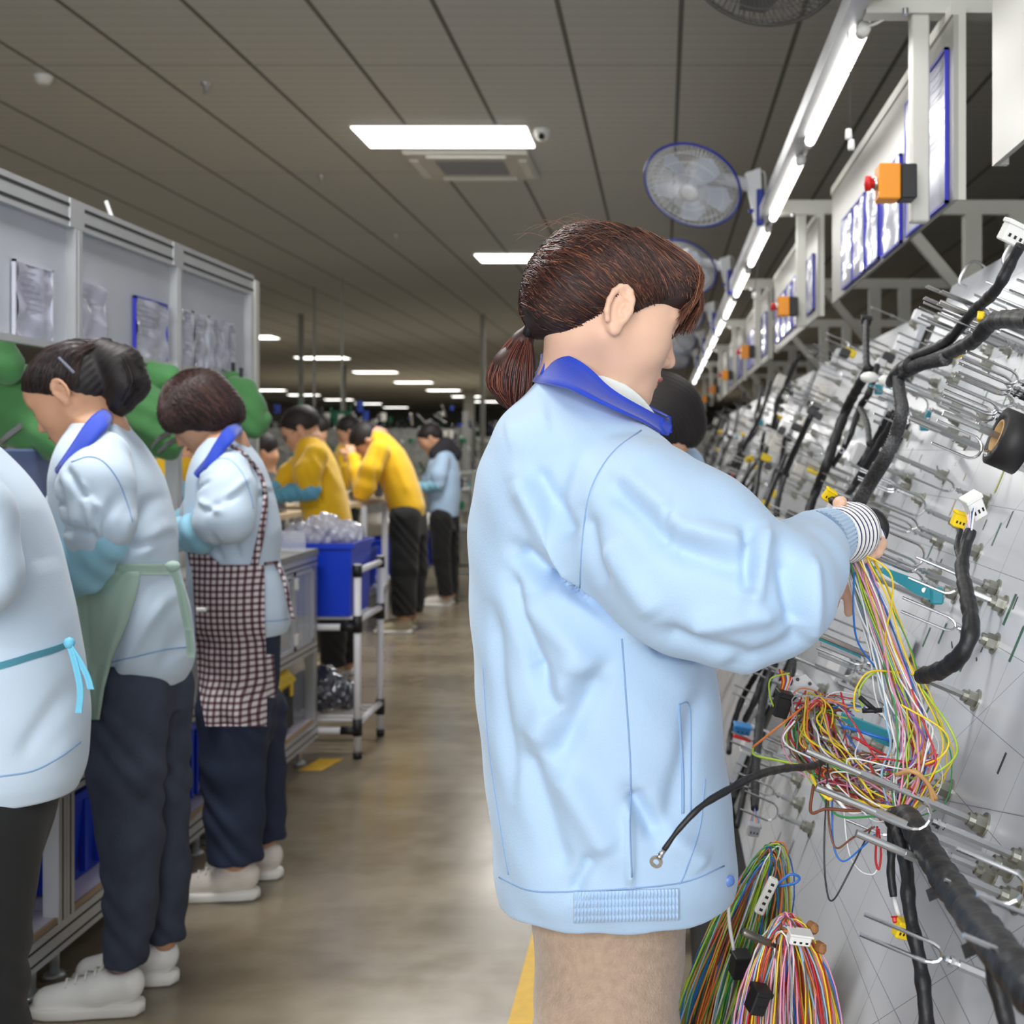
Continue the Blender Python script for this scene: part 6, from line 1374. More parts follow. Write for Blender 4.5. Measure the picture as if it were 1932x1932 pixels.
for b_, n_ in ((1, 84), (2, 64), (3, 44), (4, 30)):
    y0, y1 = spans2[b_]
    for k in range(n_): pin(boards[b_], bpos(rnd.uniform(y0+.05, y1-.05), rnd.uniform(.3, 1.5)), rnd.choice(['fork', 'rod', 'thin', 'fork2', 'wide', 'thin']), rnd.choice([.1, .15, .15, .2]), rnd.uniform(-.4, .4), nut=b_ < 3)
# printed marks on the first board
PC = [mat('print_green', (48, 96, 76), .5), mat('print_black', (44, 44, 48), .5), mat('print_lime', (150, 158, 40), .5), mat('print_ochre', (150, 128, 84), .5), mat('print_red', (178, 60, 80), .5), mat('print_grey', (140, 144, 150), .5)]
def label(x, y, L, w_, m, rot=0):
    c = bp(x, y, .0006)
    if c[1] > 3.5 or c[0] > .8: return
    a = EV*math.cos(rot)+V3((0, 1, 0))*math.sin(rot); b = np.cross(NB, a)
    MB().plate([c-a*L/2-b*w_/2, c+a*L/2-b*w_/2, c+a*L/2+b*w_/2, c-a*L/2+b*w_/2], .0008, NB).obj('printed_label', m, boards[0])
for x, y, L, w_, k in ((1887, 905, .05, .009, 2), (1797, 958, .035, .007, 3), (1880, 1008, .042, .007, 0), (1755, 1040, .035, .008, 0), (1748, 1202, .038, .009, 0), (1778, 1195, .038, .009, 0), (1918, 1215, .055, .009, 0), (1820, 1245, .04, .009, 0), (1775, 1060, .012, .008, 0), (1905, 1150, .05, .01, 0), (1858, 752, .035, .006, 0), (1895, 757, .03, .006, 0), (1855, 815, .045, .005, 0), (1868, 862, .02, .006, 0), (1735, 868, .03, .005, 5), (1718, 855, .03, .005, 5), (1713, 838, .02, .004, 1), (1820, 900, .016, .004, 3), (1743, 898, .012, .004, 3), (1465, 1590, .05, .012, 5), (1490, 1605, .05, .012, 5), (1905, 980, .03, .005, 1), (1858, 990, .02, .004, 1), (1700, 1330, .03, .008, 0), (1748, 1345, .03, .008, 0), (1890, 1440, .03, .006, 1), (1560, 1100, .03, .02, 5), (1925, 660, .03, .005, 0), (1870, 665, .03, .006, 0), (1850, 645, .03, .005, 0), (1860, 730, .02, .004, 1), (1918, 740, .02, .004, 4), (1912, 705, .02, .004, 1)): label(x, y, L, w_, PC[k])
for k in range(34): label(rnd.uniform(1560, 1925), rnd.uniform(620, 1300), rnd.uniform(.008, .022), rnd.uniform(.0015, .004), rnd.choice([PC[1], PC[1], PC[5], PC[4]]), rnd.choice([0, 0, 1.2]))
m = MB()
for x0, y0, x1, y1 in ((1630, 1525, 1830, 1932), (1520, 1560, 1700, 1932), (1690, 1560, 1900, 1932), (1745, 1600, 1932, 1850), (1540, 1460, 1932, 1540)): m.tube([bp(x0, y0, .0006), bp(x1, y1, .0006)], .0007, 4)
m.obj('drawn_line', PC[5], boards[0])
# black strip, tape roll, teal clamps, white holders
TEAL = mat('teal_plastic', (50, 150, 168), .4); CREAM = mat('cream_plastic', (214, 212, 206), .45); HOLD = mat('white_holder', (216, 216, 218), .4)
MB().plate([bp(1695, 792, .004), bp(1716, 797, .004), bp(1676, 880, .004), bp(1655, 876, .004)], .006, NB).obj('black_strip', BLACK, boards[0])
def axbox(parent, name, c, sz, m, bev=.003, rot=0):
    ca, sa = math.cos(rot), math.sin(rot); A = V3((0, ca, 0))+EV*sa; B_ = np.cross(NB, A); return MB().rbox(c, sz, bev, np.stack([A, B_, NB], 1)).obj(name, m, parent)
for x, y, p, a, b, c in ((1705, 652, .06, .03, .05, .05), (1640, 735, .05, .04, .04, .05), (1662, 748, .09, .02, .02, .03), (1640, 890, .04, .05, .07, .04), (1625, 860, .08, .05, .06, .05), (1668, 905, .02, .08, .09, .012), (1700, 1215, .02, .12, .05, .02), (1425, 1400, .06, .05, .07, .06), (1580, 1255, .02, .14, .06, .02), (1660, 690, .08, .03, .04, .03), (1740, 600, .1, .02, .03, .05), (1500, 1290, .03, .1, .06, .03), (1612, 905, .06, .07, .06, .03), (1575, 950, .06, .06, .08, .03), (1410, 1345, .05, .05, .05, .04)):
    axbox(boards[0], 'connector_holder', bp(x, y, p), (a, b, c), HOLD)
    MB().cyl(bp(x, y, p), bp(x, y, p)-NB*(p-.001), .005, 6).obj('holder_stem', RODM, boards[0])
def tealclamp(label_, x0, y0, x1, y1, p0, p1, w_=.010):
    a, b = bp(x0, y0, p0), bp(x1, y1, p1); t = thing('plastic_clip', label_, 'clip', b, 'teal plastic clips on the nearest board'); d = (b-a)/np.linalg.norm(b-a); u = np.cross(d, (0, 1, 0)); u /= np.linalg.norm(u)
    MB().plate([a-u*w_*.4, a+u*w_*.6, b-d*.03+u*w_*1.1, b+u*w_, b-u*w_, b-d*.03-u*w_*1.1], .018, (0, 1, 0)).obj('bar', TEAL, t)
    MB().rbox(b+d*.004, (.02, .022, .026), .003).obj('jaw', TEAL, t)
    MB().cyl(b-V3((0, .010, 0))-d*.02, b+V3((0, .011, 0))-d*.02, .004, 8).obj('rivet', STEEL, t)
tealclamp('long teal plastic clip right of the gloved hand', 1664, 1076, 1762, 1122, .17, .09); tealclamp('long teal plastic clip beside the hand held wire bundle, above the lower tangle', 1588, 1352, 1690, 1400, .14, .07); tealclamp('teal plastic clip behind the elbow sleeve', 1545, 1205, 1612, 1235, .12, .08, .008)
tealclamp('small teal plastic clip left of the braided harness, near the top', 1638, 727, 1656, 734, .15, .12, .004); tealclamp('small teal plastic clip touching the braided harness', 1672, 727, 1696, 736, .15, .12, .004); tealclamp('upright teal clip at the right of the braided harness', 1755, 770, 1745, 800, .06, .05, .005)
t = thing('tape_roll', 'roll of black tape hung on a steel rod at the right edge', 'tape', bp(1905, 835, .10)); c = bp(1905, 832, .09)
MB().lathe([(.026, -.022), (.046, -.022), (.046, .022), (.026, .022), (.026, -.022)], c, NB, 36).obj('tape', mat('black_tape', (26, 25, 27), .55), t, True)
MB().lathe([(.0225, -.0225), (.0262, -.0225), (.0262, .0225), (.0225, .0225), (.0225, -.0225)], c, NB, 36).obj('core', mat('card_core', (196, 160, 110), .8), t, True)
pin(boards[0], c-NB*.09, 'rod', .2)
# ================================================================ harnesses
TAPEM = mat('harness_tape', (27, 27, 30), .5, var=.35, vscale=40, bump=.8, bscale=70); BRAID = mat('braided_sleeve', (74, 74, 76), .45, var=.7, vscale=260, bump=1, bscale=240); FOIL = mat('grey_corrugated', (130, 128, 124), .4, .2)
def hpts(pts): return [bp(*q) if len(q) == 3 else P(q[0], q[1], q[3]) for q in pts]
def trunk(parent, pts, r, m=TAPEM, name='taped_trunk', kind='tape', n=10, top=False):
    c = spline(pts, 14); N = len(c); s_ = np.concatenate([[0], np.cumsum(np.linalg.norm(np.diff(c, axis=0), axis=1))])
    rr = np.interp(np.linspace(0, 1, N), np.linspace(0, 1, len(r)), r) if not np.isscalar(r) else np.full(N, r)
    if kind == 'corr': k = max(N, int(s_[-1]/.003)); u = np.linspace(0, s_[-1], k); c = np.stack([np.interp(u, s_, c[:, i]) for i in range(3)], 1); rr = np.interp(u, s_, rr)*(1+.10*np.where(np.arange(k) % 2, 1, -1))
    else: rr = rr*(1+.07*np.sin(s_*rnd.uniform(90, 150)+rnd.random()*6)+.05*np.sin(s_*260))
    mb = MB(); mb.tube(c, list(rr), n); return mb.obj(name, m, parent, True)
def connector(parent, c, m, sz=(.02, .02, .03), rot=None, name='connector', holes=True):
    R_ = Euler(rot or (rnd.uniform(-.5, .5), rnd.uniform(-.5, .5), rnd.uniform(0, 3))).to_matrix(); R_ = np.array(R_)
    mb = MB(); mb.rbox(c, sz, .002, R_); mb.rbox(V3(c)+R_ @ V3((0, 0, sz[2]*.4)), (sz[0]*1.15, sz[1]*1.15, sz[2]*.22), .0015, R_)
    o = mb.obj(name, m, parent)
    if holes:
        h_ = MB()
        for i in (-1, 0, 1):
            for j in (-1, 1): h_.rbox(V3(c)+R_ @ V3((sz[0]*.28*i, sz[1]*.52*j, -sz[2]*.15)), (sz[0]*.12, .001, sz[2]*.16), .0002, R_)
        h_.obj('slots', BLACK, o)
    return o
WC = {'white': (232, 232, 232), 'yellow': (236, 204, 40), 'pink': (226, 150, 180), 'purple': (130, 88, 180), 'blue': (40, 110, 200), 'sky': (150, 196, 226), 'green': (60, 150, 80), 'red': (196, 44, 50), 'brown': (122, 72, 50), 'orange': (230, 130, 60), 'black': (38, 38, 42), 'lime': (176, 206, 60), 'grey': (150, 150, 154), 'tan': (196, 150, 96)}
def wm(c): return mat('wire_'+c, WC[c], .35)
def bundle(t, guide, n, spread, cols, r=.0013, jit=.3, dy=.0009, seed=1, maxparts=100, seg=6):
    rr = random.Random(seed); g = [np.array(q) for q in guide]; extra = {}; cnt = 0
    for k in range(n):
        a, b, c = rr.gauss(0, .5), rr.gauss(0, .35), rr.uniform(-1, 1); a = max(-1.15, min(1.15, a)); pts = []
        for q, s_ in zip(g, spread):
            pts.append(P(q[0]+s_*(a+rr.gauss(0, jit*.5)), q[1]+s_*(b*.6+rr.gauss(0, jit*.4)), q[2]+s_*dy*(c+rr.gauss(0, jit*.5))))
        cn = rr.choice(cols); p = spline(pts, seg); rad = r*rr.uniform(.8, 1.25)
        if cnt < maxparts: MB().tube(p, rad, 5, cap=False).obj('wire', wm(cn), t, True); cnt += 1
        else: extra.setdefault(cn, MB()).tube(p, rad, 5, cap=False)
    for cn, mb in extra.items(): o = mb.obj('loose_wires', wm(cn), t, True); o['kind'] = 'stuff'
def harness(label, base): return thing('wire_harness', label, 'wire harness', base, None)
t = harness('thin black harness rising to the white plug at the upper right corner', bp(1700, 700, .2))
trunk(t, hpts([(1695, 700, .2), (1725, 672, .2), (1785, 645, .2), (1835, 590, .2), (1878, 548, .2), (1905, 500, .2), (1926, 462, .2)]), [.008, .0085, .009, .009, .008]); 
connector(t, bp(1912, 440, .2), WPLAS, (.034, .03, .035), (.3, .4, .2), holes=True); 
for q in ((1895, 425), (1888, 443)): MB().cyl(bp(q[0], q[1], .2), bp(q[0]+18, q[1]+8, .2), .004, 8).obj('metal_sleeve', STEEL, t, True)
t = harness('thick grooved black harness entering from the right edge above the tape roll', bp(1800, 660, .18))
trunk(t, hpts([(1700, 712, .2), (1735, 688, .19), (1790, 666, .19), (1838, 642, .19), (1868, 610, .19), (1900, 602, .19), (1950, 604, .19)]), [.009, .011, .012, .013, .013]); trunk(t, hpts([(1706, 703, .2), (1740, 686, .19), (1785, 676, .19)]), .012, BRAID, 'braided_sleeve', 'corr')
connector(t, bp(1850, 598, .2), YEL, (.012, .01, .014)); connector(t, bp(1806, 665, .17), YEL, (.016, .016, .016))
MB().cyl(bp(1806, 665, .172), bp(1814, 662, .172), .007, 10).obj('plug', STEEL, t)
t = harness('grey braided harness running from the top fork down into the gloved hand', bp(1600, 1000, .18))
trunk(t, hpts([(1694, 700, .2), (1697, 740, .2), (1702, 775, .2), (1690, 820, .19), (1672, 860, .19), (1645, 905, .18), (1622, 945, .18), (1604, 985, .17)]), [.011, .011, .012, .013, .0135, .013], BRAID, 'braided_sleeve', 'corr', 12)
trunk(t, hpts([(1718, 690, .2), (1700, 702, .2), (1688, 715, .2), (1680, 722, .19)]), [.014, .018, .015, .010]); MB().ball(bp(1640, 712, .17), .018, 10, 0, (1.3, 1, .8)).obj('white_fitting', WPLAS, t, True); MB().ball(bp(1668, 718, .17), .013, 10).obj('white_fitting', WPLAS, t, True)
t = harness('long smooth black harness sweeping down left behind the woman, from the upper fork', bp(1560, 850, .15))
trunk(t, hpts([(1640, 690, .16), (1622, 725, .16), (1598, 770, .15), (1575, 830, .15), (1558, 880, .15), (1540, 925, .14), (1518, 985, .14)]), [.012, .014, .014, .013, .012])
trunk(t, hpts([(1655, 690, .14), (1640, 740, .14), (1622, 770, .14), (1600, 830, .14), (1570, 880, .13)]), [.009, .009, .007], name='branch'); trunk(t, hpts([(1622, 768, .14), (1636, 800, .14), (1640, 838, .14)]), [.008, .007], name='branch')
trunk(t, hpts([(1635, 695, .16), (1634, 650, .16), (1635, 608, .16)]), [.010, .009], name='branch'); connector(t, bp(1634, 604, .16), BLACK, (.03, .03, .022)); MB().cyl(bp(1592, 838, .15), bp(1600, 815, .15), .004, 8).lathe([(.004, -.001), (.008, -.001), (.008, .001), (.004, .001), (.004, -.001)], bp(1588, 850, .15), (0, 1, .2), 14).obj('ring_terminal', STEEL, t)
t = harness('black harness pair crossing down left just above the gloved hand', bp(1600, 900, .1))
trunk(t, hpts([(1702, 770, .08), (1672, 820, .08), (1640, 872, .08), (1605, 925, .09), (1575, 965, .12)]), [.011, .012, .010, .008]); trunk(t, hpts([(1680, 780, .07), (1652, 830, .07), (1622, 880, .08)]), [.010, .010], name='branch'); connector(t, P(1564, 934, 1.95), YEL, (.016, .014, .02), (.4, .5, .3)); trunk(t, [P(1570, 944, 1.94), P(1590, 955, 1.90), P(1612, 962, 1.86)], .006, name='branch')
t = harness('black taped harness curving like a hook, yellow and white plugs on top', bp(1800, 1200, .15))
trunk(t, hpts([(1832, 1000, .17), (1822, 1030, .17), (1815, 1075, .17), (1826, 1130, .17), (1832, 1185, .17), (1815, 1232, .17), (1780, 1262, .17), (1738, 1276, .17)]), [.007, .008, .009, .010, .010, .0105, .010]); trunk(t, hpts([(1812, 1000, .17), (1806, 1030, .17), (1813, 1062, .17)]), .004, name='branch')
connector(t, bp(1810, 980, .17), YEL, (.018, .014, .022), (.2, .3, .2)); connector(t, bp(1838, 955, .17), WPLAS, (.022, .018, .034), (.3, -.5, .2))
for k, c in enumerate(('pink', 'red', 'white', 'purple', 'white', 'black', 'blue', 'white')): MB().tube(spline([bp(1823+2.4*k, 955, .172), bp(1826+1.5*k, 975, .172), bp(1829+.6*k, 1000, .172)], 4), .0012, 5).obj('wire', wm(c), t)
t = harness('thickest black taped harness running down to the lower right corner', P(1850, 1750, 1.15))
HB = [(1688, 1545, 0, 1.60), (1712, 1545, 0, 1.56), (1742, 1590, 0, 1.46), (1775, 1645, 0, 1.35), (1818, 1705, 0, 1.22), (1865, 1768, 0, 1.10), (1915, 1830, 0, 1.0), (1975, 1900, 0, .92)]
trunk(t, hpts(HB), [.015, .0155, .0155, .016, .0165, .017], n=16)
trunk(t, hpts([(1690, 1555, 0, 1.58), (1703, 1600, 0, 1.52), (1712, 1650, 0, 1.48), (1714, 1700, 0, 1.46), (1724, 1760, 0, 1.44), (1738, 1830, 0, 1.42), (1746, 1900, 0, 1.40), (1752, 1990, 0, 1.38)]), [.008, .0085, .008, .0085, .009], name='branch', n=10)
trunk(t, hpts([(1683, 1560, 0, 1.60), (1682, 1610, 0, 1.58), (1681, 1650, 0, 1.57), (1686, 1692, 0, 1.56)]), [.006, .0055, .0045], name='branch'); MB().tube(hpts([(1686, 1692, 0, 1.56), (1692, 1715, 0, 1.55), (1698, 1735, 0, 1.55)]), .003, 6).obj('wire', wm('white'), t, True)
trunk(t, hpts([(1868, 1790, 0, 1.08), (1880, 1850, 0, 1.08), (1895, 1910, 0, 1.07), (1912, 1980, 0, 1.05)]), [.008, .008], name='branch'); connector(t, P(1702, 1752, 1.54), YEL, (.018, .016, .022), (.2, .3, .3)); connector(t, P(1688, 1735, 1.54), RED, (.006, .006, .008), holes=False)
for x, y, d in ((1768, 1676, 1.33), (1838, 1780, 1.14)): 
    c = P(x, y, d); MB().plate([c+V3((.004, 0, .006)), c+V3((-.012, 0, -.002)), c+V3((-.008, 0, -.014)), c+V3((.006, 0, -.008))], .0012, (.2, 1, 0)).obj('tape_flag', TAPEM, t)
t = harness('thin black cable with ring terminal hanging in front of the light blue jacket', P(1252, 1610, 1.42))
trunk(t, [P(*q) for q in ((1560, 1432, 1.72), (1530, 1446, 1.66), (1480, 1450, 1.58), (1430, 1462, 1.50), (1380, 1487, 1.45), (1325, 1520, 1.42), (1283, 1562, 1.41), (1253, 1603, 1.41))], [.0045, .0048, .005, .0046, .0035, .003], name='cable')
a, b = P(1253, 1603, 1.41), P(1243, 1618, 1.41); MB().cyl(a, b, .0032, 8).cyl(P(1246, 1613, 1.41), P(1243, 1619, 1.41), .0038, 8).obj('crimp', STEEL, t, True)
MB().lathe([(.0035, -.0008), (.0075, -.0008), (.0075, .0008), (.0035, .0008), (.0035, -.0008)], P(1238, 1626, 1.41), (.25, 1, .2), 20).obj('ring_terminal', STEEL, t)
# held bundle and the tangle
COLA = ['white', 'white', 'white', 'white', 'white', 'pink', 'sky', 'yellow', 'pink', 'purple', 'sky', 'blue', 'pink', 'white', 'orange', 'green', 'lime', 'red', 'yellow', 'grey']
t = thing('wire_bundle', 'bundle of bright thin wires hanging from the gloved hand', 'wires', P(1700, 1500, 1.68))
bundle(t, [(1610, 1040, 1.77), (1622, 1072, 1.77), (1645, 1140, 1.77), (1672, 1220, 1.78), (1700, 1300, 1.78), (1722, 1370, 1.77), (1728, 1430, 1.74), (1712, 1490, 1.69), (1697, 1540, 1.61)], 85, [22, 26, 32, 34, 40, 46, 52, 46, 18], COLA, .00125, .32, .0009, 3)
for cn, pts in (('yellow', [(1628, 1046, 1.74), (1660, 1062, 1.73), (1683, 1090, 1.73), (1682, 1140, 1.74), (1672, 1190, 1.75), (1668, 1240, 1.76)]), ('blue', [(1612, 1080, 1.74), (1610, 1150, 1.73), (1618, 1210, 1.74), (1650, 1258, 1.76)]), ('yellow', [(1735, 1275, 1.78), (1690, 1268, 1.76), (1640, 1268, 1.74), (1615, 1300, 1.73), (1612, 1335, 1.73), (1622, 1342, 1.73)]), ('lime', [(1700, 1290, 1.8), (1655, 1268, 1.76), (1622, 1300, 1.74), (1628, 1340, 1.74)]), ('yellow', [(1700, 1330, 1.7), (1770, 1370, 1.68), (1790, 1400, 1.68), (1772, 1430, 1.68), (1720, 1450, 1.7)]), ('lime', [(1740, 1300, 1.7), (1790, 1370, 1.66), (1805, 1420, 1.66), (1770, 1455, 1.67), (1720, 1470, 1.68)]), ('white', [(1690, 1270, 1.76), (1740, 1350, 1.7), (1760, 1380, 1.7), (1740, 1440, 1.7)]), ('red', [(1720, 1300, 1.72), (1745, 1370, 1.7), (1765, 1430, 1.68), (1750, 1480, 1.68), (1690, 1500, 1.66)]), ('purple', [(1690, 1290, 1.72), (1720, 1350, 1.7), (1740, 1400, 1.7), (1700, 1470, 1.68)])):
    MB().tube(spline([P(*q) for q in pts], 8), .0014, 6).obj('wire', wm(cn), t, True)
for q in ((1640, 1325, 1662, 1345), (1645, 1341, 1672, 1342)): MB().cyl(P(q[0]-18, q[1]-10 if q[1] < 1330 else q[1], 1.72), P(q[2]-8, q[3]-2, 1.72), .0034, 8).obj('shrink_sleeve', BLACK, t, True)
for k in range(2): MB().tube(spline([P(1690+8*k, 1462, 1.66), P(1720+6*k, 1455, 1.64), P(1750, 1478, 1.64), P(1762+5*k, 1520-12*k, 1.64)], 6), .003, 6).obj('tan_strip', wm('tan'), t, True)
COLB = ['red', 'red', 'orange', 'white', 'yellow', 'brown', 'purple', 'black', 'lime', 'white', 'pink', 'blue', 'green', 'brown', 'grey']
t = thing('wire_tangle', 'dense multicoloured tangle of loose wires below the held bundle', 'wires', P(1600, 1550, 1.75))
bundle(t, [(1540, 1318, 1.93), (1548, 1350, 1.9), (1560, 1395, 1.86), (1590, 1440, 1.8), (1640, 1480, 1.72), (1680, 1515, 1.66), (1697, 1545, 1.61)], 60, [34, 44, 52, 50, 46, 34, 16], COLB, .0013, .5, .001, 4, 60)
bundle(t, [(1585, 1335, 1.9), (1530, 1330, 1.92), (1505, 1380, 1.9), (1530, 1440, 1.84), (1590, 1480, 1.76), (1650, 1500, 1.7), (1692, 1545, 1.61)], 34, [30, 34, 26, 34, 40, 34, 14], COLB, .0012, .7, .001, 5, 0)
bundle(t, [(1730, 1440, 1.72), (1680, 1460, 1.72), (1620, 1450, 1.76), (1580, 1470, 1.76), (1620, 1510, 1.7), (1670, 1530, 1.65), (1697, 1545, 1.61)], 40, [26, 40, 50, 40, 36, 24, 12], COLB+['white', 'pink', 'white'], .0012, .7, .001, 6, 30)
for cn, pts, r_ in (('yellow', [(1530, 1462, 1.7), (1545, 1490, 1.68), (1565, 1508, 1.67), (1575, 1500, 1.67), (1620, 1512, 1.65), (1690, 1525, 1.6)], .0024), ('brown', [(1535, 1480, 1.7), (1530, 1532, 1.68), (1560, 1526, 1.67), (1620, 1530, 1.65), (1680, 1520, 1.62)], .0022), ('white', [(1560, 1480, 1.68), (1600, 1530, 1.66), (1640, 1528, 1.64), (1690, 1535, 1.6)], .0026), ('black', [(1562, 1440, 1.7), (1555, 1600, 1.66), (1560, 1680, 1.65), (1572, 1698, 1.65), (1600, 1650, 1.66), (1645, 1560, 1.66)], .0012), ('blue', [(1570, 1500, 1.7), (1572, 1590, 1.68), (1590, 1625, 1.67), (1625, 1600, 1.66), (1650, 1575, 1.64)], .0013), ('brown', [(1562, 1500, 1.7), (1565, 1560, 1.68), (1578, 1600, 1.67), (1610, 1580, 1.66), (1650, 1560, 1.64)], .0014), ('white', [(1590, 1500, 1.7), (1600, 1600, 1.68), (1620, 1640, 1.68), (1645, 1650, 1.68), (1656, 1640, 1.68)], .0012), ('red', [(1655, 1560, 1.66), (1652, 1620, 1.67), (1658, 1640, 1.67), (1662, 1610, 1.67), (1658, 1565, 1.66)], .0016), ('orange', [(1420, 1410, 1.9), (1470, 1370, 1.88), (1520, 1330, 1.9)], .0018), ('lime', [(1420, 1410, 1.9), (1425, 1425, 1.9), (1470, 1435, 1.85), (1520, 1445, 1.8)], .0018), ('white', [(1500, 1360, 1.84), (1478, 1390, 1.84), (1490, 1410, 1.83), (1530, 1430, 1.8)], .0014), ('red', [(1610, 1390, 1.8), (1660, 1420, 1.78), (1695, 1435, 1.76)], .0022), ('blue', [(1590, 1370, 1.8), (1640, 1385, 1.78), (1690, 1400, 1.78)], .0024), ('lime', [(1490, 1270, 1.92), (1455, 1280, 1.92), (1452, 1310, 1.92), (1462, 1340, 1.92)], .0014)):
    MB().tube(spline([P(*q) for q in pts], 8), r_, 6).obj('wire', wm(cn), t, True)
for k in range(9): MB().tube(spline([P(1470+3*k, 1262+2*k, 1.93), P(1476+2*k, 1285, 1.93), P(1472+1.4*k, 1305, 1.93)], 4), .0014, 5).obj('wire', wm(['red', 'yellow', 'orange', 'red', 'blue', 'white', 'yellow', 'red', 'pink'][k]), t)
connector(t, P(1475, 1328, 1.92), BLACK, (.022, .026, .038), (.1, .3, .2)); 
tt = thing('perforated_bracket', 'light grey perforated brackets above the wire tangle', 'bracket', P(1520, 1320, 1.97))
MB().plate([P(1495, 1278, 1.97), P(1520, 1272, 1.97), P(1545, 1298, 1.97), P(1535, 1312, 1.97), P(1500, 1300, 1.97)], .004, (0, 1, 0)).obj('plate', HOLD, tt); MB().plate([P(1470, 1330, 1.97), P(1500, 1305, 1.97), P(1508, 1320, 1.97), P(1482, 1352, 1.97)], .004, (0, 1, 0)).obj('plate', HOLD, tt)
for q in ((1505, 1282), (1528, 1290), (1480, 1336), (1500, 1316)): MB().cyl(P(q[0], q[1], 1.966), P(q[0], q[1], 1.962), .003, 8).obj('hole', BLACK, tt)
# hanging coils
def coil(t, cx, cy, rx, ry, Y, n, cols, seed, tilt=0, dY=.05, maxp=100, pinch=.35):
    rr = random.Random(seed); ex = {}
    for k in range(n):
        ax = rx*rr.uniform(.05, 1.12); ay = ry*rr.uniform(.9, 1.08); ox = rr.gauss(0, 5); ph = rr.uniform(-.12, .12); yy = rr.uniform(-dY, dY); pts = []
        j1, j2 = rr.uniform(0, 6), rr.uniform(0, 6)
        for a in np.linspace(0, 2*pi, 30, endpoint=False):
            s_ = math.sin(a); wv = ax*(pinch+(1-pinch)*(.5-.5*s_))*math.cos(a)+4*math.sin(3*a+j1); x = cx+ox+wv; y = cy-ay*s_
            x += tilt*(y-cy); pts.append(P(x+3*math.sin(5*a+j2), y+3*math.sin(4*a+j1), Y+yy*(1 if math.cos(a) > 0 else .6)+.02*math.cos(a)+.012*math.sin(2*a+j2)))
        cn = rr.choice(cols); rad = rr.uniform(.0011, .0016)
        if k < maxp: MB().tube(pts, rad, 5, closed=True).obj('wire', wm(cn), t, True)
        else: ex.setdefault(cn, MB()).tube(pts, rad, 5, closed=True)
    for cn, mb in ex.items(): o = mb.obj('loose_wires', wm(cn), t, True); o['kind'] = 'stuff'
t = thing('wire_coil', 'hanging coil of mostly yellow, pink and white wires at the bottom centre right', 'wires', P(1480, 2150, 1.72))
coil(t, 1486, 1955, 112, 215, 1.74, 96, ['yellow', 'yellow', 'pink', 'white', 'brown', 'sky', 'orange', 'white', 'pink', 'tan', 'red', 'blue', 'grey', 'yellow'], 8, 0, .045, 96, .6)
for q in ((1470, 1745, 1490, 1765), (1525, 1735, 1540, 1765), (1535, 1775, 1560, 1800)): MB().rbox(P((q[0]+q[2])/2, (q[1]+q[3])/2, 1.71), (.012, .02, .015), .004, Rz(.5)).obj('tape_wrap', mat('kraft_tape', (150, 104, 62), .7), t)
connector(t, P(1430, 1886, 1.67), BLACK, (.022, .024, .034), (.2, .3, .4)); connector(t, P(1508, 1768, 1.69), WPLAS, (.03, .02, .016), (.2, .2, .2))
t = thing('wire_coil', 'hanging coil of green and yellow twisted wires beside the beige trousers', 'wires', P(1380, 2150, 1.95))
coil(t, 1392, 1832, 100, 225, 2.0, 98, ['lime', 'green', 'lime', 'yellow', 'white', 'orange', 'blue', 'black', 'red', 'green', 'brown', 'sky'], 9, -.28, .06, 98, .5)
connector(t, P(1396, 1820, 1.88), BLACK, (.024, .026, .036), (.2, .1, .3)); MB().tube(spline([P(1374, 1690, 1.86), P(1376, 1740, 1.86), P(1384, 1792, 1.86)], 5), .0026, 6).obj('wire', wm('white'), t, True)
MB().tube(spline([P(1465, 1670, 1.88), P(1490, 1650, 1.88), P(1508, 1655, 1.88), P(1500, 1666, 1.88), P(1470, 1672, 1.88)], 6), .002, 6).obj('wire', wm('blue'), t, True)
c0 = P(1446, 1690, 1.86); RR = np.array(Euler((0, math.radians(25), 0)).to_matrix()); MB().rbox(c0, (.014, .014, .056), .002, RR).obj('white_connector', CREAM, t)
h_ = MB()
for k in range(5): h_.rbox(c0+RR @ V3((0, -.0072, -.02+.01*k)), (.005, .001, .004), .0002, RR)
h_.obj('slots', BLACK, t)
tag(MB().cyl(P(1402, 1758, 1.66), P(1475, 1790, 1.72), .0052, 12).cyl(P(1475, 1790, 1.72), bp(1475, 1790, 0)+V3((.02, 0, -.01)), .005, 12).obj('hanging_rod', mat('dull_rod', (120, 116, 108), .35, .8), smooth=True), 'grey steel rod from which the lower wire coil hangs', 'rod')
# blue and red plug, harness lengths left of the tangle
t = harness('three black taped cables hanging left of the wire tangle, with blue red plug', bp(1430, 1400, .1))
for pts, r_ in (([(1445, 1245, .1), (1425, 1275, .1), (1400, 1320, .1), (1380, 1380, .1), (1375, 1420, .1)], .008), ([(1460, 1245, .1), (1440, 1280, .1), (1425, 1320, .1), (1405, 1360, .1)], .009), ([(1462, 1250, .11), (1448, 1290, .11), (1435, 1350, .11), (1428, 1420, .11), (1425, 1480, .11), (1424, 1525, .11)], .010), ([(1500, 1230, .12), (1496, 1262, .12), (1490, 1290, .12)], .007), ([(1440, 1380, .06), (1415, 1450, .06), (1390, 1560, .06)], .008)): trunk(t, hpts(pts), [r_, r_*1.05, r_*.9], name='branch')
connector(t, bp(1400, 1375, .12), mat('blue_plug', (40, 120, 180), .4), (.04, .03, .022), (.2, .2, .1)); MB().rbox(bp(1400, 1392, .12), (.045, .02, .008), .002, Ry(.3)).obj('red_latch', RED, t); connector(t, bp(1422, 1565, .1), mat('grey_plug', (170, 172, 178), .4), (.024, .02, .024), (.1, .2, .1))
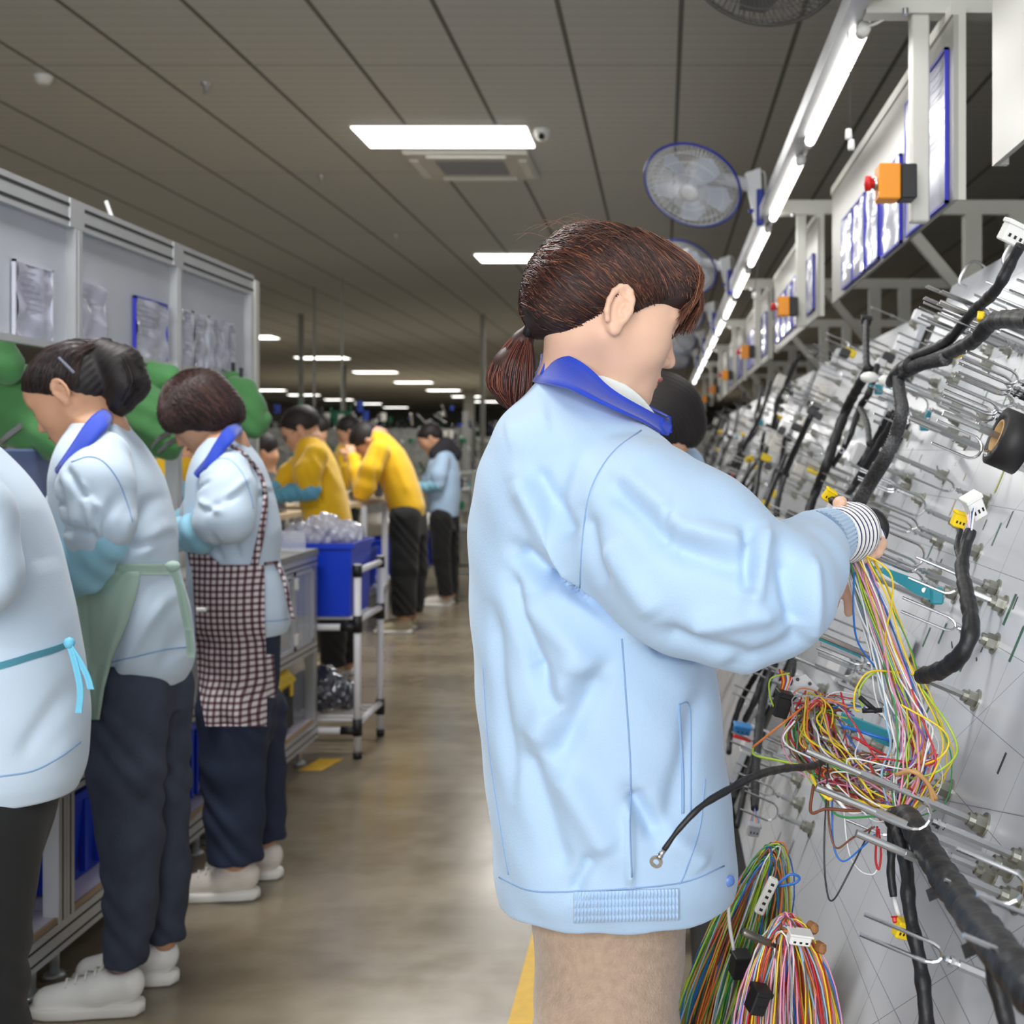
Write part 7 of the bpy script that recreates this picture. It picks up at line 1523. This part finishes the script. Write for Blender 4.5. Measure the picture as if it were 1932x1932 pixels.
for k, c in enumerate(('pink', 'sky', 'white', 'orange', 'blue')): MB().tube([bp(1424, 1525, .11), bp(1415+4*k, 1552, .1)], .0012, 5).obj('wire', wm(c), t)
# clutter and harnesses on the farther boards
FC = [((214, 210, 202), 'cream'), ((60, 60, 62), 'black'), ((190, 192, 194), 'grey'), ((236, 205, 40), 'yellow'), ((60, 150, 168), 'teal'), ((200, 60, 60), 'red'), ((70, 160, 80), 'green')]
for b_ in (1, 2, 3, 4):
    y0, y1 = spans2[b_]
    for k in range((46, 34, 24, 18)[b_-1]):
        c, cn = FC[min(6, int(abs(rnd.gauss(0, 2.2))))]; big = cn in ('cream', 'grey'); v = rnd.uniform(.2, 1.5); p = rnd.uniform(.03, .14)
        sz = (rnd.uniform(.03, .09) if big else rnd.uniform(.02, .035), rnd.uniform(.03, .10) if big else .03, rnd.uniform(.02, .06))
        o = axbox(boards[b_], 'connector_holder', bpos(rnd.uniform(y0+.08, y1-.08), v, p), sz, mat('holder_'+cn, c, .45), .004, rnd.uniform(-.3, .3))
    for k in range((9, 7, 6, 5)[b_-1]):
        Y0 = rnd.uniform(y0+.1, y1-.1); v = rnd.uniform(.9, 1.5); pts = [bpos(Y0, v, .15)]
        for j in range(rnd.randint(4, 6)): Y0 += rnd.uniform(-.25, .2); v -= rnd.uniform(.08, .24); pts.append(bpos(min(max(Y0, y0+.02), y1-.02), max(v, .1), rnd.uniform(.1, .17)))
        t = thing('wire_harness', 'blurred black harness on the %s slanted board, %s from its near end' % (['second', 'third', 'fourth', 'farthest'][b_-1], ['first', 'second', 'third', 'fourth', 'fifth', 'sixth', 'seventh', 'eighth', 'ninth'][k]), 'wire harness', pts[-1], 'black harnesses on the farther boards')
        trunk(t, pts, rnd.uniform(.007, .012), n=7); j = len(pts)//2
        trunk(t, [pts[j], pts[j]+EV*.08+V3((0, .08, 0)), pts[j]+EV*.10+V3((0, .2, 0))], .006, name='branch', n=6)
        connector(t, pts[j]+EV*.10+V3((0, .2, 0)), rnd.choice([YEL, HOLD, BLACK]), (.03, .03, .03), holes=False)
